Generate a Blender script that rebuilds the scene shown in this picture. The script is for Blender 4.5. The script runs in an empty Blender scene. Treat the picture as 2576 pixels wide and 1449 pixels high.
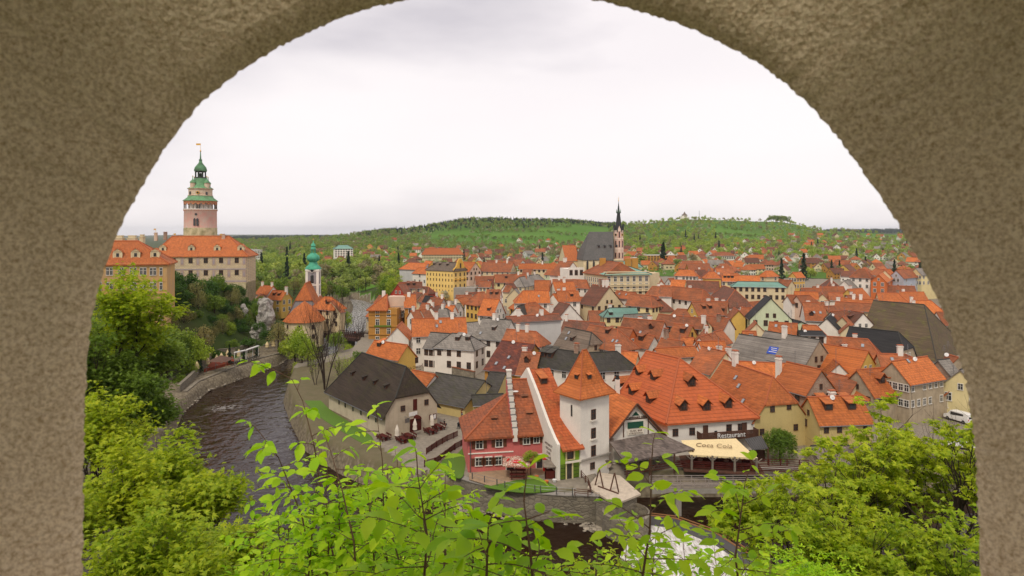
import bpy, math, random
import numpy as np
from mathutils import Vector, Matrix
random.seed(7); rng=np.random.default_rng(11)
F=1610.0; H=36.0
sc=bpy.context.scene; COL=sc.collection
ZN={'V':(0,0,1),'A':(1274.6,483,.2083),'B':(1744,523.2,.2604),'C':(845.2,805,.2083),'D':(1274.6,724.5,.2083),
'E':(1073.3,972.7,.2344),'F':(1610,872,.2344),'G':(1945.4,805,.2083),'H':(925.7,563.5,.1875),'I':(603.7,523.2,.25),
'J':(201.2,644,.25),'K':(201.2,322,.25),'L':(1811,1039.7,.2604)}
def vw(zn,x,y):
    a,b,s=ZN[zn]; return a+x*s,b+y*s
def PD(x,y,D): return Vector(((x-1288)*D/F, D, H-(y-585)*D/F))
def PZ(x,y,z):
    D=F*(H-z)/(y-585.0); return Vector(((x-1288)*D/F, D, z))
def px(p): return 1288+F*p[0]/p[1], 585-F*(p[2]-H)/p[1]
# ---------------------------------------------------------------- terrain
def pz(l,z=-4): return [tuple(PZ(x,y,z)[:2]) for x,y in l]
LEFTB=pz([(455,1040),(520,985),(600,955),(700,918),(735,893),(800,850),(850,820),(880,790),(888,770),(876,758)])
RIGHTB=pz([(880,752),(915,755),(945,766),(930,800),(927,850),(905,890),(880,920),(800,945),(735,960),(718,1010),(735,1060),(770,1130),(860,1190),(960,1235),(1120,1262),(1300,1285),(1500,1303)])
RIVER=[(-95,66),(-66,85),(-64,118)]+LEFTB+RIGHTB+[(13.5,97),(43,97.5),(60,98.5),(80,100),(160,108),(160,60)]
RIVER=np.array(RIVER)
def sdist(x,y,poly=RIVER):
    x=np.asarray(x,float);y=np.asarray(y,float)
    d=np.full(x.shape,1e9);ins=np.zeros(x.shape,bool);n=len(poly)
    for i in range(n):
        ax,ay=poly[i];bx,by=poly[(i+1)%n]
        ex,ey=bx-ax,by-ay
        t=np.clip(((x-ax)*ex+(y-ay)*ey)/(ex*ex+ey*ey),0,1)
        d=np.minimum(d,np.hypot(x-ax-t*ex,y-ay-t*ey))
        c=((ay>y)!=(by>y))&(x<(bx-ax)*(y-ay)/((by-ay) if by!=ay else 1e-9)+ax)
        ins^=c
    return np.where(ins,-d,d)
def sst(a,b,x):
    t=np.clip((x-a)/(b-a),0,1); return t*t*(3-2*t)
FU=[300,520,600,800,1000,1200,1400,1560,1740,1950,2100,2300,2600]
FY=[450,600,800,1100,1600,2500,4200,9000]
FT=[[700,680,665,650,640,630,607,596],[700,680,660,640,618,616,602,591],[694,672,650,628,607,612,599,592],[692,665,642,618,600,612,597,592],[692,668,645,615,580,610,600,592],
[692,670,650,620,553,595,600,592],[692,670,648,619,556,596,600,592],[692,668,645,608,566,597,600,592],[694,665,634,600,552,590,598,592],
[697,665,640,610,558,590,592,592],[700,668,642,612,582,600,583,590],[704,672,645,615,592,605,581,590],[708,675,650,620,595,605,583,590]]
FT=np.array(FT,float)
def far_z(x,y):
    u=np.clip(1288+F*x/np.maximum(y,1),300,2600); yy=np.clip(y,450,9000)
    iu=np.clip(np.searchsorted(FU,u)-1,0,len(FU)-2); iy=np.clip(np.searchsorted(FY,yy)-1,0,len(FY)-2)
    FUa=np.array(FU,float);FYa=np.log(np.array(FY,float))
    tu=(u-FUa[iu])/(FUa[iu+1]-FUa[iu]); ty=(np.log(yy)-FYa[iy])/(FYa[iy+1]-FYa[iy])
    tu=tu*tu*(3-2*tu)
    z00=H-(FT[iu,iy]-585)*np.array(FY)[iy]/F; z10=H-(FT[iu+1,iy]-585)*np.array(FY)[iy]/F
    z01=H-(FT[iu,iy+1]-585)*np.array(FY)[iy+1]/F; z11=H-(FT[iu+1,iy+1]-585)*np.array(FY)[iy+1]/F
    tz=(yy-np.array(FY,float)[iy])/(np.array(FY,float)[iy+1]-np.array(FY,float)[iy])
    tz=np.where(iy>=3,tz*tz*(3-2*tz)*.5+tz*.5,tz)
    return (z00*(1-tu)+z10*tu)*(1-tz)+(z01*(1-tu)+z11*tu)*tz
def town_g(y): return np.interp(y,[0,135,175,420,450],[0,0,1.0,8.0,6.5])
def land(x,y):
    x=np.asarray(x,float);y=np.asarray(y,float)
    d=sdist(x,y)
    town=town_g(y)-np.interp(x/np.maximum(y,1),[.25,.6],[0,2.5])*sst(150,300,y)
    # left bank: everything left of the river
    lb=np.array(LEFTB); xl=np.interp(y,lb[:,1],lb[:,0])
    left=(x<xl+3)&(y>80)&(y<440)
    up=16.5*sst(9,34,d)*(1-sst(222,262,y))*sst(100,150,y)+3.0*sst(3,40,d)
    up=up+7*sst(100,60,y+0*x)*sst(2,30,d)
    wl=np.where((y>80)&(y<440),1-sst(xl-1,xl+np.where(y>285,30,4),x),0)
    h=(up-1.3+.8*sst(14,24,d))*wl+town*(1-wl)
    town=town-2.7*sst(-40,-48,x)*sst(132,148,y)*(1-sst(222,238,y))
    town=np.where(y<150,town-(town+3.9)*(1-sst(0,7.5,d))*sst(-9,-14,x)*(y>66),town)
    near=np.where(y<66,29.5-.52*np.maximum(y,-30),-4.8)
    near2=near+np.where(x<-30,sst(-30,-90,x)*9,0)+np.where(x>40,sst(40,90,x)*2,0)
    h=np.where(y<66,np.maximum(near2,-4),h)
    ff=far_z(x,y); t=sst(400,450,y)
    h=h*(1-t)+ff*t
    bed=-5.6
    k=sst(-1.2,.9,d)
    k=np.where(y<66,np.where(d<0,k*.0,1),k)
    return bed*(1-k)+h*k
def lz(x,y): return float(land(np.array([x]),np.array([y]))[0])
def march(x,y,d0,d1,n=140,dry=False):
    d=np.exp(np.linspace(math.log(d0),math.log(d1),n)); X=(x-1288)*d/F; yy=585-F*(land(X,d)-H)/d
    ok=yy<=y
    if dry: ok&=sdist(X,d)>0
    i=np.nonzero(ok)[0]
    return float(d[i[0]]) if len(i) else None
# ---------------------------------------------------------------- materials
def new_mat(name):
    m=bpy.data.materials.new(name); m.use_nodes=True
    nt=m.node_tree; b=nt.nodes['Principled BSDF']; return m,nt,b
def N(nt,t,**k):
    n=nt.nodes.new(t)
    for a,v in k.items():
        if a.startswith('i_'):
            key=a[2:]; n.inputs[int(key) if key.isdigit() else key].default_value=v
        else: setattr(n,a,v)
    return n
def mth(nt,op,a,b=None,c=None):
    n=nt.nodes.new('ShaderNodeMath'); n.operation=op
    for i,v in enumerate((a,b,c)):
        if v is None: continue
        if hasattr(v,'links') : nt.links.new(v,n.inputs[i])
        else: n.inputs[i].default_value=v
    return n.outputs[0]
def mixc(nt,f,a,b,bt='MIX'):
    n=nt.nodes.new('ShaderNodeMix'); n.data_type='RGBA'; n.blend_type=bt
    for s,v in ((n.inputs[0],f),(n.inputs[6],a),(n.inputs[7],b)):
        if hasattr(v,'links'): nt.links.new(v,s)
        elif isinstance(v,(tuple,list)): s.default_value=(v[0],v[1],v[2],1)
        else: s.default_value=v
    return n.outputs[2]
def noise(nt,scale,detail=3,vec=None,rough=.6):
    n=N(nt,'ShaderNodeTexNoise'); n.inputs['Scale'].default_value=scale; n.inputs['Detail'].default_value=detail; n.inputs['Roughness'].default_value=rough
    if vec is not None: nt.links.new(vec,n.inputs['Vector'])
    return n.outputs['Fac']
def ramp(nt,f,a,b):
    n=nt.nodes.new('ShaderNodeMapRange'); n.inputs[1].default_value=a; n.inputs[2].default_value=b
    nt.links.new(f,n.inputs[0]); return n.outputs[0]
def pos(nt): return N(nt,'ShaderNodeNewGeometry').outputs['Position']
def bump(nt,b,h,s=.3,d=.05):
    n=N(nt,'ShaderNodeBump'); n.inputs['Strength'].default_value=s; n.inputs['Distance'].default_value=d
    nt.links.new(h,n.inputs['Height']); nt.links.new(n.outputs[0],b.inputs['Normal'])
def plaster(name,c,c2=None,amt=.5,rough=.9,sc1=.35,sc2=6,rnd=.12,bm=.15):
    m,nt,b=new_mat(name); p=pos(nt)
    c2=c2 or tuple(v*.72 for v in c)
    f=ramp(nt,noise(nt,sc1,5,p),.42,.72); g=noise(nt,sc2,4,p)
    col=mixc(nt,mth(nt,'MULTIPLY',f,amt),c,c2)
    # vertical streaks
    mp=N(nt,'ShaderNodeMapping'); nt.links.new(p,mp.inputs[0]); mp.inputs['Scale'].default_value=(1.6,1.6,.12)
    s=ramp(nt,noise(nt,1.5,3,mp.outputs[0]),.5,.85)
    col=mixc(nt,mth(nt,'MULTIPLY',s,amt*.5),col,tuple(v*.55 for v in c))
    oi=N(nt,'ShaderNodeObjectInfo'); r=mth(nt,'MULTIPLY_ADD',oi.outputs['Random'],rnd,1-rnd/2)
    r=mth(nt,'MULTIPLY',r,mth(nt,'MULTIPLY_ADD',g,.24,.88))
    cc=N(nt,'ShaderNodeCombineColor'); [nt.links.new(r,cc.inputs[i]) for i in range(3)]
    col=mixc(nt,1.0,col,cc.outputs[0],'MULTIPLY')
    nt.links.new(col,b.inputs['Base Color']); b.inputs['Roughness'].default_value=rough
    b.inputs['Specular IOR Level'].default_value=.2
    if bm: bump(nt,b,g,bm,.04)
    return m
def tile(name,c,c2,row=.3,line=.45,rnd=.16,patch=.5,moss=None,mossamt=0,psc=.25,colw=.3,bstr=.5,cell=.35):
    m,nt,b=new_mat(name); p=pos(nt)
    sp=N(nt,'ShaderNodeSeparateXYZ'); nt.links.new(p,sp.inputs[0])
    zz=mth(nt,'ADD',sp.outputs[2],mth(nt,'MULTIPLY',noise(nt,.8,2,p),.12))
    zr=mth(nt,'DIVIDE',zz,row); fr=mth(nt,'FRACT',zr); fl=mth(nt,'FLOOR',zr)
    xx=mth(nt,'DIVIDE',mth(nt,'ADD',sp.outputs[0],mth(nt,'MULTIPLY',sp.outputs[1],.63)),colw)
    xx=mth(nt,'ADD',xx,mth(nt,'MULTIPLY',fl,.5)); xf=mth(nt,'FLOOR',xx)
    cv=N(nt,'ShaderNodeCombineXYZ'); nt.links.new(xf,cv.inputs[0]); nt.links.new(fl,cv.inputs[1])
    wn=N(nt,'ShaderNodeTexWhiteNoise'); wn.noise_dimensions='2D'; nt.links.new(cv.outputs[0],wn.inputs['Vector'])
    f=ramp(nt,noise(nt,psc,6,p,.65),.38,.68)
    col=mixc(nt,mth(nt,'MULTIPLY',f,patch),c,c2)
    if moss:
        mf=ramp(nt,noise(nt,.5,6,p,.7),.5,.7); col=mixc(nt,mth(nt,'MULTIPLY',mf,mossamt),col,moss)
    ln=ramp(nt,fr,.22,.0) # dark lower edge of every row
    v=mth(nt,'SUBTRACT',mth(nt,'MULTIPLY_ADD',wn.outputs['Value'],cell,1-cell/2),mth(nt,'MULTIPLY',ln,line))
    oi=N(nt,'ShaderNodeObjectInfo'); v=mth(nt,'MULTIPLY',v,mth(nt,'MULTIPLY_ADD',oi.outputs['Random'],rnd*2,1-rnd))
    if len(name)<60 and rnd>0:
        hv=mth(nt,'FRACT',mth(nt,'MULTIPLY',oi.outputs['Random'],7.31)); nf=ramp(nt,noise(nt,1.3,5,p,.7),.45,.75); col=mixc(nt,mth(nt,'MULTIPLY',mth(nt,'ADD',mth(nt,'MULTIPLY',hv,.45),mth(nt,'MULTIPLY',nf,.45)),1.0 if 'orange' in name or 'weath' in name or 'brown_red' in name else .3),col,tuple(a*.62+.012 for a in c2))
    cc=N(nt,'ShaderNodeCombineColor'); [nt.links.new(v,cc.inputs[i]) for i in range(3)]
    col=mixc(nt,1.0,col,cc.outputs[0],'MULTIPLY')
    nt.links.new(col,b.inputs['Base Color']); b.inputs['Roughness'].default_value=.75; b.inputs['Specular IOR Level'].default_value=.25
    h=mth(nt,'ADD',fr,mth(nt,'MULTIPLY',wn.outputs['Value'],.3)); bump(nt,b,h,bstr,.05)
    return m
def flat(name,c,rough=.6,metal=0,rnd=0):
    m,nt,b=new_mat(name); b.inputs['Roughness'].default_value=rough; b.inputs['Metallic'].default_value=metal
    p=pos(nt); g=noise(nt,3,4,p)
    col=mixc(nt,g,tuple(v*.8 for v in c),tuple(min(1,v*1.15) for v in c)); nt.links.new(col,b.inputs['Base Color'])
    b.inputs['Specular IOR Level'].default_value=.3
    return m
def leafm(name,c,c2,tr=.35,rnd=.3,sc1=.6,tc=1.3):
    m,nt,b=new_mat(name); out=[n for n in nt.nodes if n.type=='OUTPUT_MATERIAL'][0]
    p=pos(nt); oi=N(nt,'ShaderNodeObjectInfo')
    g=N(nt,'ShaderNodeNewGeometry')
    f=mth(nt,'ADD',mth(nt,'MULTIPLY',noise(nt,sc1,4,p),.7),mth(nt,'MULTIPLY',g.outputs['Random Per Island'],.4))
    f=ramp(nt,f,.35,.85)
    col=mixc(nt,f,c,c2)
    v=mth(nt,'MULTIPLY_ADD',oi.outputs['Random'],rnd*2,1-rnd)
    cc=N(nt,'ShaderNodeCombineColor'); nt.links.new(v,cc.inputs[0]); nt.links.new(mth(nt,'MULTIPLY_ADD',v,.6,.4),cc.inputs[1]); nt.links.new(v,cc.inputs[2])
    col=mixc(nt,1.0,col,cc.outputs[0],'MULTIPLY')
    nt.links.new(col,b.inputs['Base Color']); b.inputs['Roughness'].default_value=.55; b.inputs['Specular IOR Level'].default_value=.25
    t=N(nt,'ShaderNodeBsdfTranslucent'); c3=mixc(nt,1.0,col,(tc,tc,tc*.6),'MULTIPLY'); nt.links.new(c3,t.inputs[0])
    mx=N(nt,'ShaderNodeMixShader'); mx.inputs[0].default_value=tr
    nt.links.new(b.outputs[0],mx.inputs[1]); nt.links.new(t.outputs[0],mx.inputs[2]); nt.links.new(mx.outputs[0],out.inputs[0])
    return m
M={}
M['O']=tile('roof_orange',(.57,.165,.04),(.42,.12,.038),row=.34,patch=.5)
M['R']=tile('roof_weathered',(.44,.13,.044),(.23,.088,.044),row=.3,patch=.8,moss=(.13,.09,.05),mossamt=.35)
M['B']=tile('roof_brown_red',(.26,.088,.048),(.13,.065,.042),row=.3,patch=.8,moss=(.12,.10,.05),mossamt=.4)
M['M']=tile('roof_mottled',(.17,.055,.04),(.13,.05,.035),row=.3,patch=.8,moss=(.42,.10,.04),mossamt=.7,psc=.6)
M['S']=tile('roof_grey_slate',(.27,.24,.205),(.16,.14,.12),row=.4,patch=.8,line=.5,rnd=.2)
M['Q']=tile('roof_brown_slate',(.20,.15,.11),(.13,.10,.075),row=.4,patch=.8,line=.5)
M['D']=tile('roof_dark_shingle',(.075,.066,.055),(.045,.04,.034),row=.3,patch=.8,moss=(.09,.09,.03),mossamt=.5)
M['BN']=tile('roof_barn_shingle',(.052,.036,.025),(.032,.023,.016),row=.42,patch=.8,moss=(.07,.065,.015),mossamt=.45,line=.35)
M['MO']=tile('roof_mossy',(.115,.08,.045),(.08,.056,.035),row=.35,patch=.9,moss=(.135,.125,.03),mossamt=.75,line=.3)
M['K']=tile('roof_black',(.03,.028,.028),(.02,.02,.02),row=.3)
M['T']=tile('roof_copper_green',(.16,.31,.25),(.22,.33,.27),row=2.5,line=.15,patch=.7,bstr=.1,cell=.15,colw=.7,moss=(.13,.17,.13),mossamt=.5)
M['TG']=plaster('copper_patina',(.09,.40,.25),(.05,.22,.14),amt=.8,sc1=.6,rough=.6)
M['TC']=plaster('copper_patina_worn',(.15,.33,.16),(.09,.13,.07),amt=.8,sc1=.5,rough=.6)
M['SC']=tile('roof_church_slate',(.105,.098,.09),(.08,.077,.07),row=.5,line=.2,patch=.8)
M['DW']=plaster('dark_spire_slate',(.05,.05,.052),(.035,.045,.04),amt=.8)
M['CR']=flat('ridge_cap_clay',(.42,.115,.045),.8)
M['CD']=flat('ridge_cap_dark',(.05,.048,.04),.8)
W={'W':(.83,.77,.68),'C':(.70,.58,.36),'Y':(.68,.44,.11),'P':(.64,.17,.155),'N':(.42,.34,.235),'E':(.50,.25,.06),'L':(.60,.66,.44),'X':(.42,.06,.035),
'K':(.66,.48,.36),'G':(.56,.55,.52),'V':(.26,.44,.035),'YM':(.86,.60,.20),'YB':(.60,.47,.20),'OR':(.62,.17,.05),'BL':(.42,.45,.50),'YC':(.77,.65,.34)}
WN={'W':'white','C':'cream','Y':'yellow','P':'pink','N':'bare stone','E':'ochre','L':'pale green','X':'dark red','K':'pale pink','G':'pale grey','V':'bright green','YM':'golden yellow','YB':'sandy yellow','OR':'bright orange','BL':'grey blue','YC':'butter yellow'}
RN={'O':'bright orange tile','R':'weathered orange tile','B':'brown red tile','M':'mottled maroon tile','S':'grey slate','Q':'brown shingle','D':'dark shingle','BN':'dark brown shingle','MO':'mossy dark','K':'black','T':'green copper','SC':'grey slate'}
for k,c in W.items(): M['w'+k]=plaster('plaster_'+WN[k].replace(' ','_'),c,amt=.45 if k!='N' else .9,sc1=.35 if k!='N' else .9)
def glassm():
    m,nt,b=new_mat('window_glass'); p=pos(nt)
    col=mixc(nt,noise(nt,.7,2,p),(.015,.015,.018),(.07,.065,.06)); nt.links.new(col,b.inputs['Base Color'])
    b.inputs['Roughness'].default_value=.15; b.inputs['Specular IOR Level'].default_value=.5; return m
M['glass']=glassm()
M['frame']=flat('window_frame_white',(.72,.69,.62),.7); M['fbrown']=flat('window_frame_brown',(.12,.045,.02),.7)
M['wood']=plaster('old_wood',(.12,.055,.035),(.06,.03,.02),amt=.8,sc1=1.5); M['woodg']=plaster('grey_wood',(.25,.21,.165),(.13,.11,.09),amt=.9,sc1=1.5)
M['redwood']=plaster('red_stained_wood',(.10,.018,.012),(.05,.012,.01),amt=.7,sc1=1.2)
M['metal']=flat('grey_metal',(.25,.25,.25),.4,.8); M['gold']=flat('gilded_metal',(.75,.42,.08),.3,.8)
M['black']=flat('black_paint',(.02,.02,.02),.6); M['whitep']=flat('white_paint',(.8,.78,.74),.5)
M['redp']=flat('red_paint',(.55,.02,.015),.4); M['cream']=flat('cream_cloth',(.78,.62,.34),.9); M['ivory']=flat('ivory_cloth',(.8,.72,.6),.9)
M['brown']=flat('brown_cloth',(.13,.075,.055),.9); M['blue']=flat('blue_cloth',(.02,.12,.35),.7); M['teal']=flat('teal_cloth',(.01,.28,.38),.8)
M['skin']=flat('skin',(.55,.32,.22),.6); M['hair']=flat('dark_hair',(.05,.03,.02),.8); M['denim']=flat('denim',(.05,.06,.10),.9)
M['beige']=flat('beige_cloth',(.55,.45,.35),.9)
M['tyre']=flat('tyre_rubber',(.02,.02,.02),.8)
def stonem(name,c1,c2,sc1=1.2,mort=(.14,.12,.09)):
    m,nt,b=new_mat(name); p=pos(nt)
    v=N(nt,'ShaderNodeTexVoronoi'); v.inputs['Scale'].default_value=sc1
    mp=N(nt,'ShaderNodeMapping'); nt.links.new(p,mp.inputs[0]); mp.inputs['Scale'].default_value=(1,1,1.9); nt.links.new(mp.outputs[0],v.inputs['Vector'])
    v2=N(nt,'ShaderNodeTexVoronoi'); v2.feature='DISTANCE_TO_EDGE'; v2.inputs['Scale'].default_value=sc1; nt.links.new(mp.outputs[0],v2.inputs['Vector'])
    s=N(nt,'ShaderNodeSeparateColor'); nt.links.new(v.outputs['Color'],s.inputs[0])
    col=mixc(nt,s.outputs[0],c1,c2); col=mixc(nt,ramp(nt,noise(nt,.4,4,p),.4,.75),col,tuple(a*.55 for a in c1))
    col=mixc(nt,ramp(nt,v2.outputs['Distance'],.06,.0),col,mort)
    nt.links.new(col,b.inputs['Base Color']); b.inputs['Roughness'].default_value=.9
    bump(nt,b,ramp(nt,v2.outputs['Distance'],0,.15),.6,.08); return m
M['stone']=stonem('rubble_stone_wall',(.30,.26,.19),(.20,.165,.12)); M['rock']=stonem('limestone_rock',(.50,.47,.42),(.30,.27,.23),.6,(.10,.09,.07))
M['pebble']=stonem('pale_river_stones',(.5,.43,.33),(.3,.26,.2),1.3,(.08,.06,.045)); M['brick']=stonem('patched_brick',(.38,.20,.13),(.44,.33,.24),3.0,(.3,.24,.18))
M['conc']=plaster('grey_concrete',(.33,.30,.26),amt=.7,sc1=.8)
# sgraffito facade
def sgraf():
    m,nt,b=new_mat('painted_facade'); p=pos(nt)
    sp=N(nt,'ShaderNodeSeparateXYZ'); nt.links.new(p,sp.inputs[0])
    cv=N(nt,'ShaderNodeCombineXYZ'); nt.links.new(mth(nt,'ADD',sp.outputs[0],mth(nt,'MULTIPLY',sp.outputs[1],.3)),cv.inputs[0]); nt.links.new(sp.outputs[2],cv.inputs[1])
    br=N(nt,'ShaderNodeTexBrick'); br.inputs['Scale'].default_value=1; br.inputs['Brick Width'].default_value=.95; br.inputs['Row Height'].default_value=.5; br.inputs['Mortar Size'].default_value=.07
    br.inputs['Color1'].default_value=(.74,.60,.34,1); br.inputs['Color2'].default_value=(.62,.48,.28,1); br.inputs['Mortar'].default_value=(.36,.28,.22,1); nt.links.new(cv.outputs[0],br.inputs['Vector'])
    col=mixc(nt,ramp(nt,noise(nt,.8,5,p),.55,.75),br.outputs[0],(.50,.42,.38)); nt.links.new(col,b.inputs['Base Color']); b.inputs['Roughness'].default_value=.9
    return m
M['sgraf']=sgraf()
def stucco_arch():
    m,nt,b=new_mat('rough_stucco'); p=pos(nt)
    f=ramp(nt,noise(nt,140,5,p,.7),.33,.60); f2=ramp(nt,noise(nt,7,5,p),.35,.7); v=N(nt,'ShaderNodeTexVoronoi'); v.inputs['Scale'].default_value=95; nt.links.new(p,v.inputs['Vector'])
    col=mixc(nt,f,(.47,.335,.19),(.94,.79,.57)); col=mixc(nt,mth(nt,'MULTIPLY',f2,.15),col,(.32,.235,.12))
    nt.links.new(col,b.inputs['Base Color']); b.inputs['Roughness'].default_value=.95
    h=mth(nt,'ADD',noise(nt,70,6,p,.7),mth(nt,'MULTIPLY',v.outputs['Distance'],.7)); bump(nt,b,h,.8,.004); return m
M['stucco']=stucco_arch()
# leaves
M['lf_far']=None
M['lf_near']=leafm('leaf_bright',(.26,.48,.006),(.56,.74,.03),tr=.42,rnd=.2,sc1=3,tc=1.5)
M['lf_maple']=leafm('leaf_maple',(.24,.36,.012),(.56,.60,.035),tr=.42,rnd=.12,sc1=1.2,tc=1.5)
M['lf_ash']=leafm('leaf_ash',(.22,.34,.012),(.52,.56,.03),tr=.42,rnd=.12,sc1=.8,tc=1.4)
M['lf_mid']=leafm('leaf_green',(.11,.19,.02),(.24,.33,.04),sc1=.25,rnd=.25)
M['lf_dark']=leafm('leaf_dark',(.035,.09,.010),(.09,.18,.018),sc1=.2,rnd=.2,tr=.2)
M['lf_yel']=leafm('leaf_yellow_green',(.24,.34,.025),(.40,.48,.05),sc1=.3,rnd=.2)
M['lf_bud']=leafm('leaf_budding',(.22,.20,.07),(.32,.30,.11),sc1=.3,rnd=.25)
M['lf_con']=leafm('needle_dark',(.02,.042,.02),(.04,.07,.03),sc1=.3,rnd=.2,tr=.1)
M['lf_blo']=leafm('blossom_pale',(.58,.54,.44),(.40,.43,.25),sc1=.3,rnd=.15)
M['lf_far']=leafm('leaf_far_green',(.19,.26,.05),(.35,.42,.10),sc1=.12,rnd=.25); M['lf_fary']=leafm('leaf_far_yellow',(.30,.38,.06),(.48,.54,.12),sc1=.12,rnd=.2); M['lf_farb']=leafm('leaf_far_budding',(.25,.22,.11),(.36,.32,.18),sc1=.12,rnd=.2)  # paler leaves for distant trees: aerial haze put into the colour
M['bark']=plaster('bark',(.05,.035,.025),amt=.6,sc1=2,rnd=0)
# ---------------------------------------------------------------- mesh builder
class MB:
    def __init__(s): s.v=[];s.f=[];s.m=[]
    def add(s,vs,fs,mi=0):
        o=len(s.v); s.v+= [tuple(v) for v in vs]; s.f+=[tuple(o+i for i in f) for f in fs]; s.m+=[mi]*len(fs); return s
    def box(s,c,d,rz=0,mi=0):
        c=Vector(c);hx,hy,hz=d[0]/2,d[1]/2,d[2]/2;R=Matrix.Rotation(rz,3,'Z')
        vs=[c+R@Vector((x,y,z)) for z in(-hz,hz) for x,y in((-hx,-hy),(hx,-hy),(hx,hy),(-hx,hy))]
        return s.add(vs,[(3,2,1,0),(4,5,6,7),(0,1,5,4),(1,2,6,5),(2,3,7,6),(3,0,4,7)],mi)
    def prism(s,poly,z0,z1,mi=0):
        n=len(poly); vs=[(p[0],p[1],z0) for p in poly]+[(p[0],p[1],z1) for p in poly]
        return s.add(vs,[tuple(range(n-1,-1,-1)),tuple(range(n,2*n))]+[(i,(i+1)%n,n+(i+1)%n,n+i) for i in range(n)],mi)
    def slab(s,poly,t=.25,mi=0,d=(0,0,-1)):
        poly=[Vector(p) for p in poly]; n=len(poly); q=[p+Vector(d)*t for p in poly]
        return s.add(poly+q,[tuple(range(n)),tuple(range(2*n-1,n-1,-1))]+[((i+1)%n,i,n+i,n+(i+1)%n) for i in range(n)],mi)
    def tube(s,a,b,r0,r1=None,n=6,mi=0,cap=True):
        a=Vector(a);b=Vector(b); r1=r0 if r1 is None else r1; d=(b-a)
        if d.length<1e-6: return s
        d.normalize(); u=d.cross(Vector((0,0,1)) if abs(d.z)<.9 else Vector((1,0,0))).normalized(); w=d.cross(u)
        vs=[a+(u*math.cos(t)+w*math.sin(t))*r0 for t in [2*math.pi*i/n for i in range(n)]]+[b+(u*math.cos(t)+w*math.sin(t))*r1 for t in [2*math.pi*i/n for i in range(n)]]
        fs=[(i,(i+1)%n,n+(i+1)%n,n+i) for i in range(n)]
        if cap: fs+=[tuple(range(n-1,-1,-1)),tuple(range(n,2*n))]
        return s.add(vs,fs,mi)
    def lathe(s,c,prof,n=16,mi=0,rot=0,sy=1):
        c=Vector(c); k=len(prof); vs=[]
        for r,z in prof:
            for i in range(n):
                t=rot+2*math.pi*i/n; vs.append(c+Vector((r*math.cos(t),r*math.sin(t)*sy,z)))
        fs=[(j*n+i,j*n+(i+1)%n,(j+1)*n+(i+1)%n,(j+1)*n+i) for j in range(k-1) for i in range(n)]
        fs+=[tuple(range(n-1,-1,-1)),tuple(range((k-1)*n,k*n))]
        return s.add(vs,fs,mi)
    def build(s,name,mats,parent=None,smooth=False,loc=None):
        if not isinstance(mats,(list,tuple)): mats=[mats]
        me=bpy.data.meshes.new(name); off=Vector((0,0,0)) if parent is None else world_loc(parent)
        if loc is not None: off=off*0+Vector(loc)
        me.from_pydata([(v[0]-off[0],v[1]-off[1],v[2]-off[2]) for v in s.v],[],s.f)
        for m in mats: me.materials.append(M[m] if isinstance(m,str) else m)
        me.polygons.foreach_set('material_index',s.m)
        if smooth:
            me.polygons.foreach_set('use_smooth',[len(q)<=4 for q in s.f]); me.set_sharp_from_angle(angle=math.radians(48))
        o=bpy.data.objects.new(name,me); COL.objects.link(o)
        if parent is not None:
            o.parent=parent
            if loc is not None: o.location=Vector(loc)-world_loc(parent)
        elif loc is not None: o.location=loc
        return o
def world_loc(o):
    l=Vector((0,0,0))
    while o is not None: l+=o.location; o=o.parent
    return l
def tag(o,label=None,cat=None,group=None,kind=None):
    if label: o['label']=label
    if cat: o['category']=cat
    if group: o['group']=group
    if kind: o['kind']=kind
    return o
def thing(name,loc,label=None,cat=None,group=None):
    o=bpy.data.objects.new(name,None); o.empty_display_size=.5; o.location=loc; COL.objects.link(o); return tag(o,label,cat,group)
def inst(src,name,parent,wloc,rz=0,scale=None):
    o=bpy.data.objects.new(name,src); COL.objects.link(o)
    if parent is not None: o.parent=parent; o.location=Vector(wloc)-world_loc(parent)
    else: o.location=wloc
    o.rotation_euler=(0,0,rz)
    if scale: o.scale=scale if isinstance(scale,(tuple,list)) else (scale,)*3
    return o
def mesh_only(mb,name,mats):
    o=mb.build(name,mats); me=o.data; bpy.data.objects.remove(o); return me
def text(s,name,parent,p,size,mat,rx=math.pi/2,rz=0,ext=.01,align='CENTER',sx=1,ry=0,shear=0):
    cu=bpy.data.curves.new(name,'FONT'); cu.body=s; cu.size=size; cu.extrude=ext; cu.align_x=align; cu.align_y='CENTER'; cu.shear=shear; cu.resolution_u=3
    o=bpy.data.objects.new(name,cu); me=bpy.data.meshes.new_from_object(o); bpy.data.objects.remove(o); me.name=name
    me.materials.clear(); me.materials.append(M[mat])
    for pl in me.polygons: pl.material_index=0
    o=bpy.data.objects.new(name,me); COL.objects.link(o); o.parent=parent
    o.location=Vector(p)-(world_loc(parent) if parent else Vector((0,0,0))); o.rotation_euler=(rx,ry,rz); o.scale=(sx,1,1); return o
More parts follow.
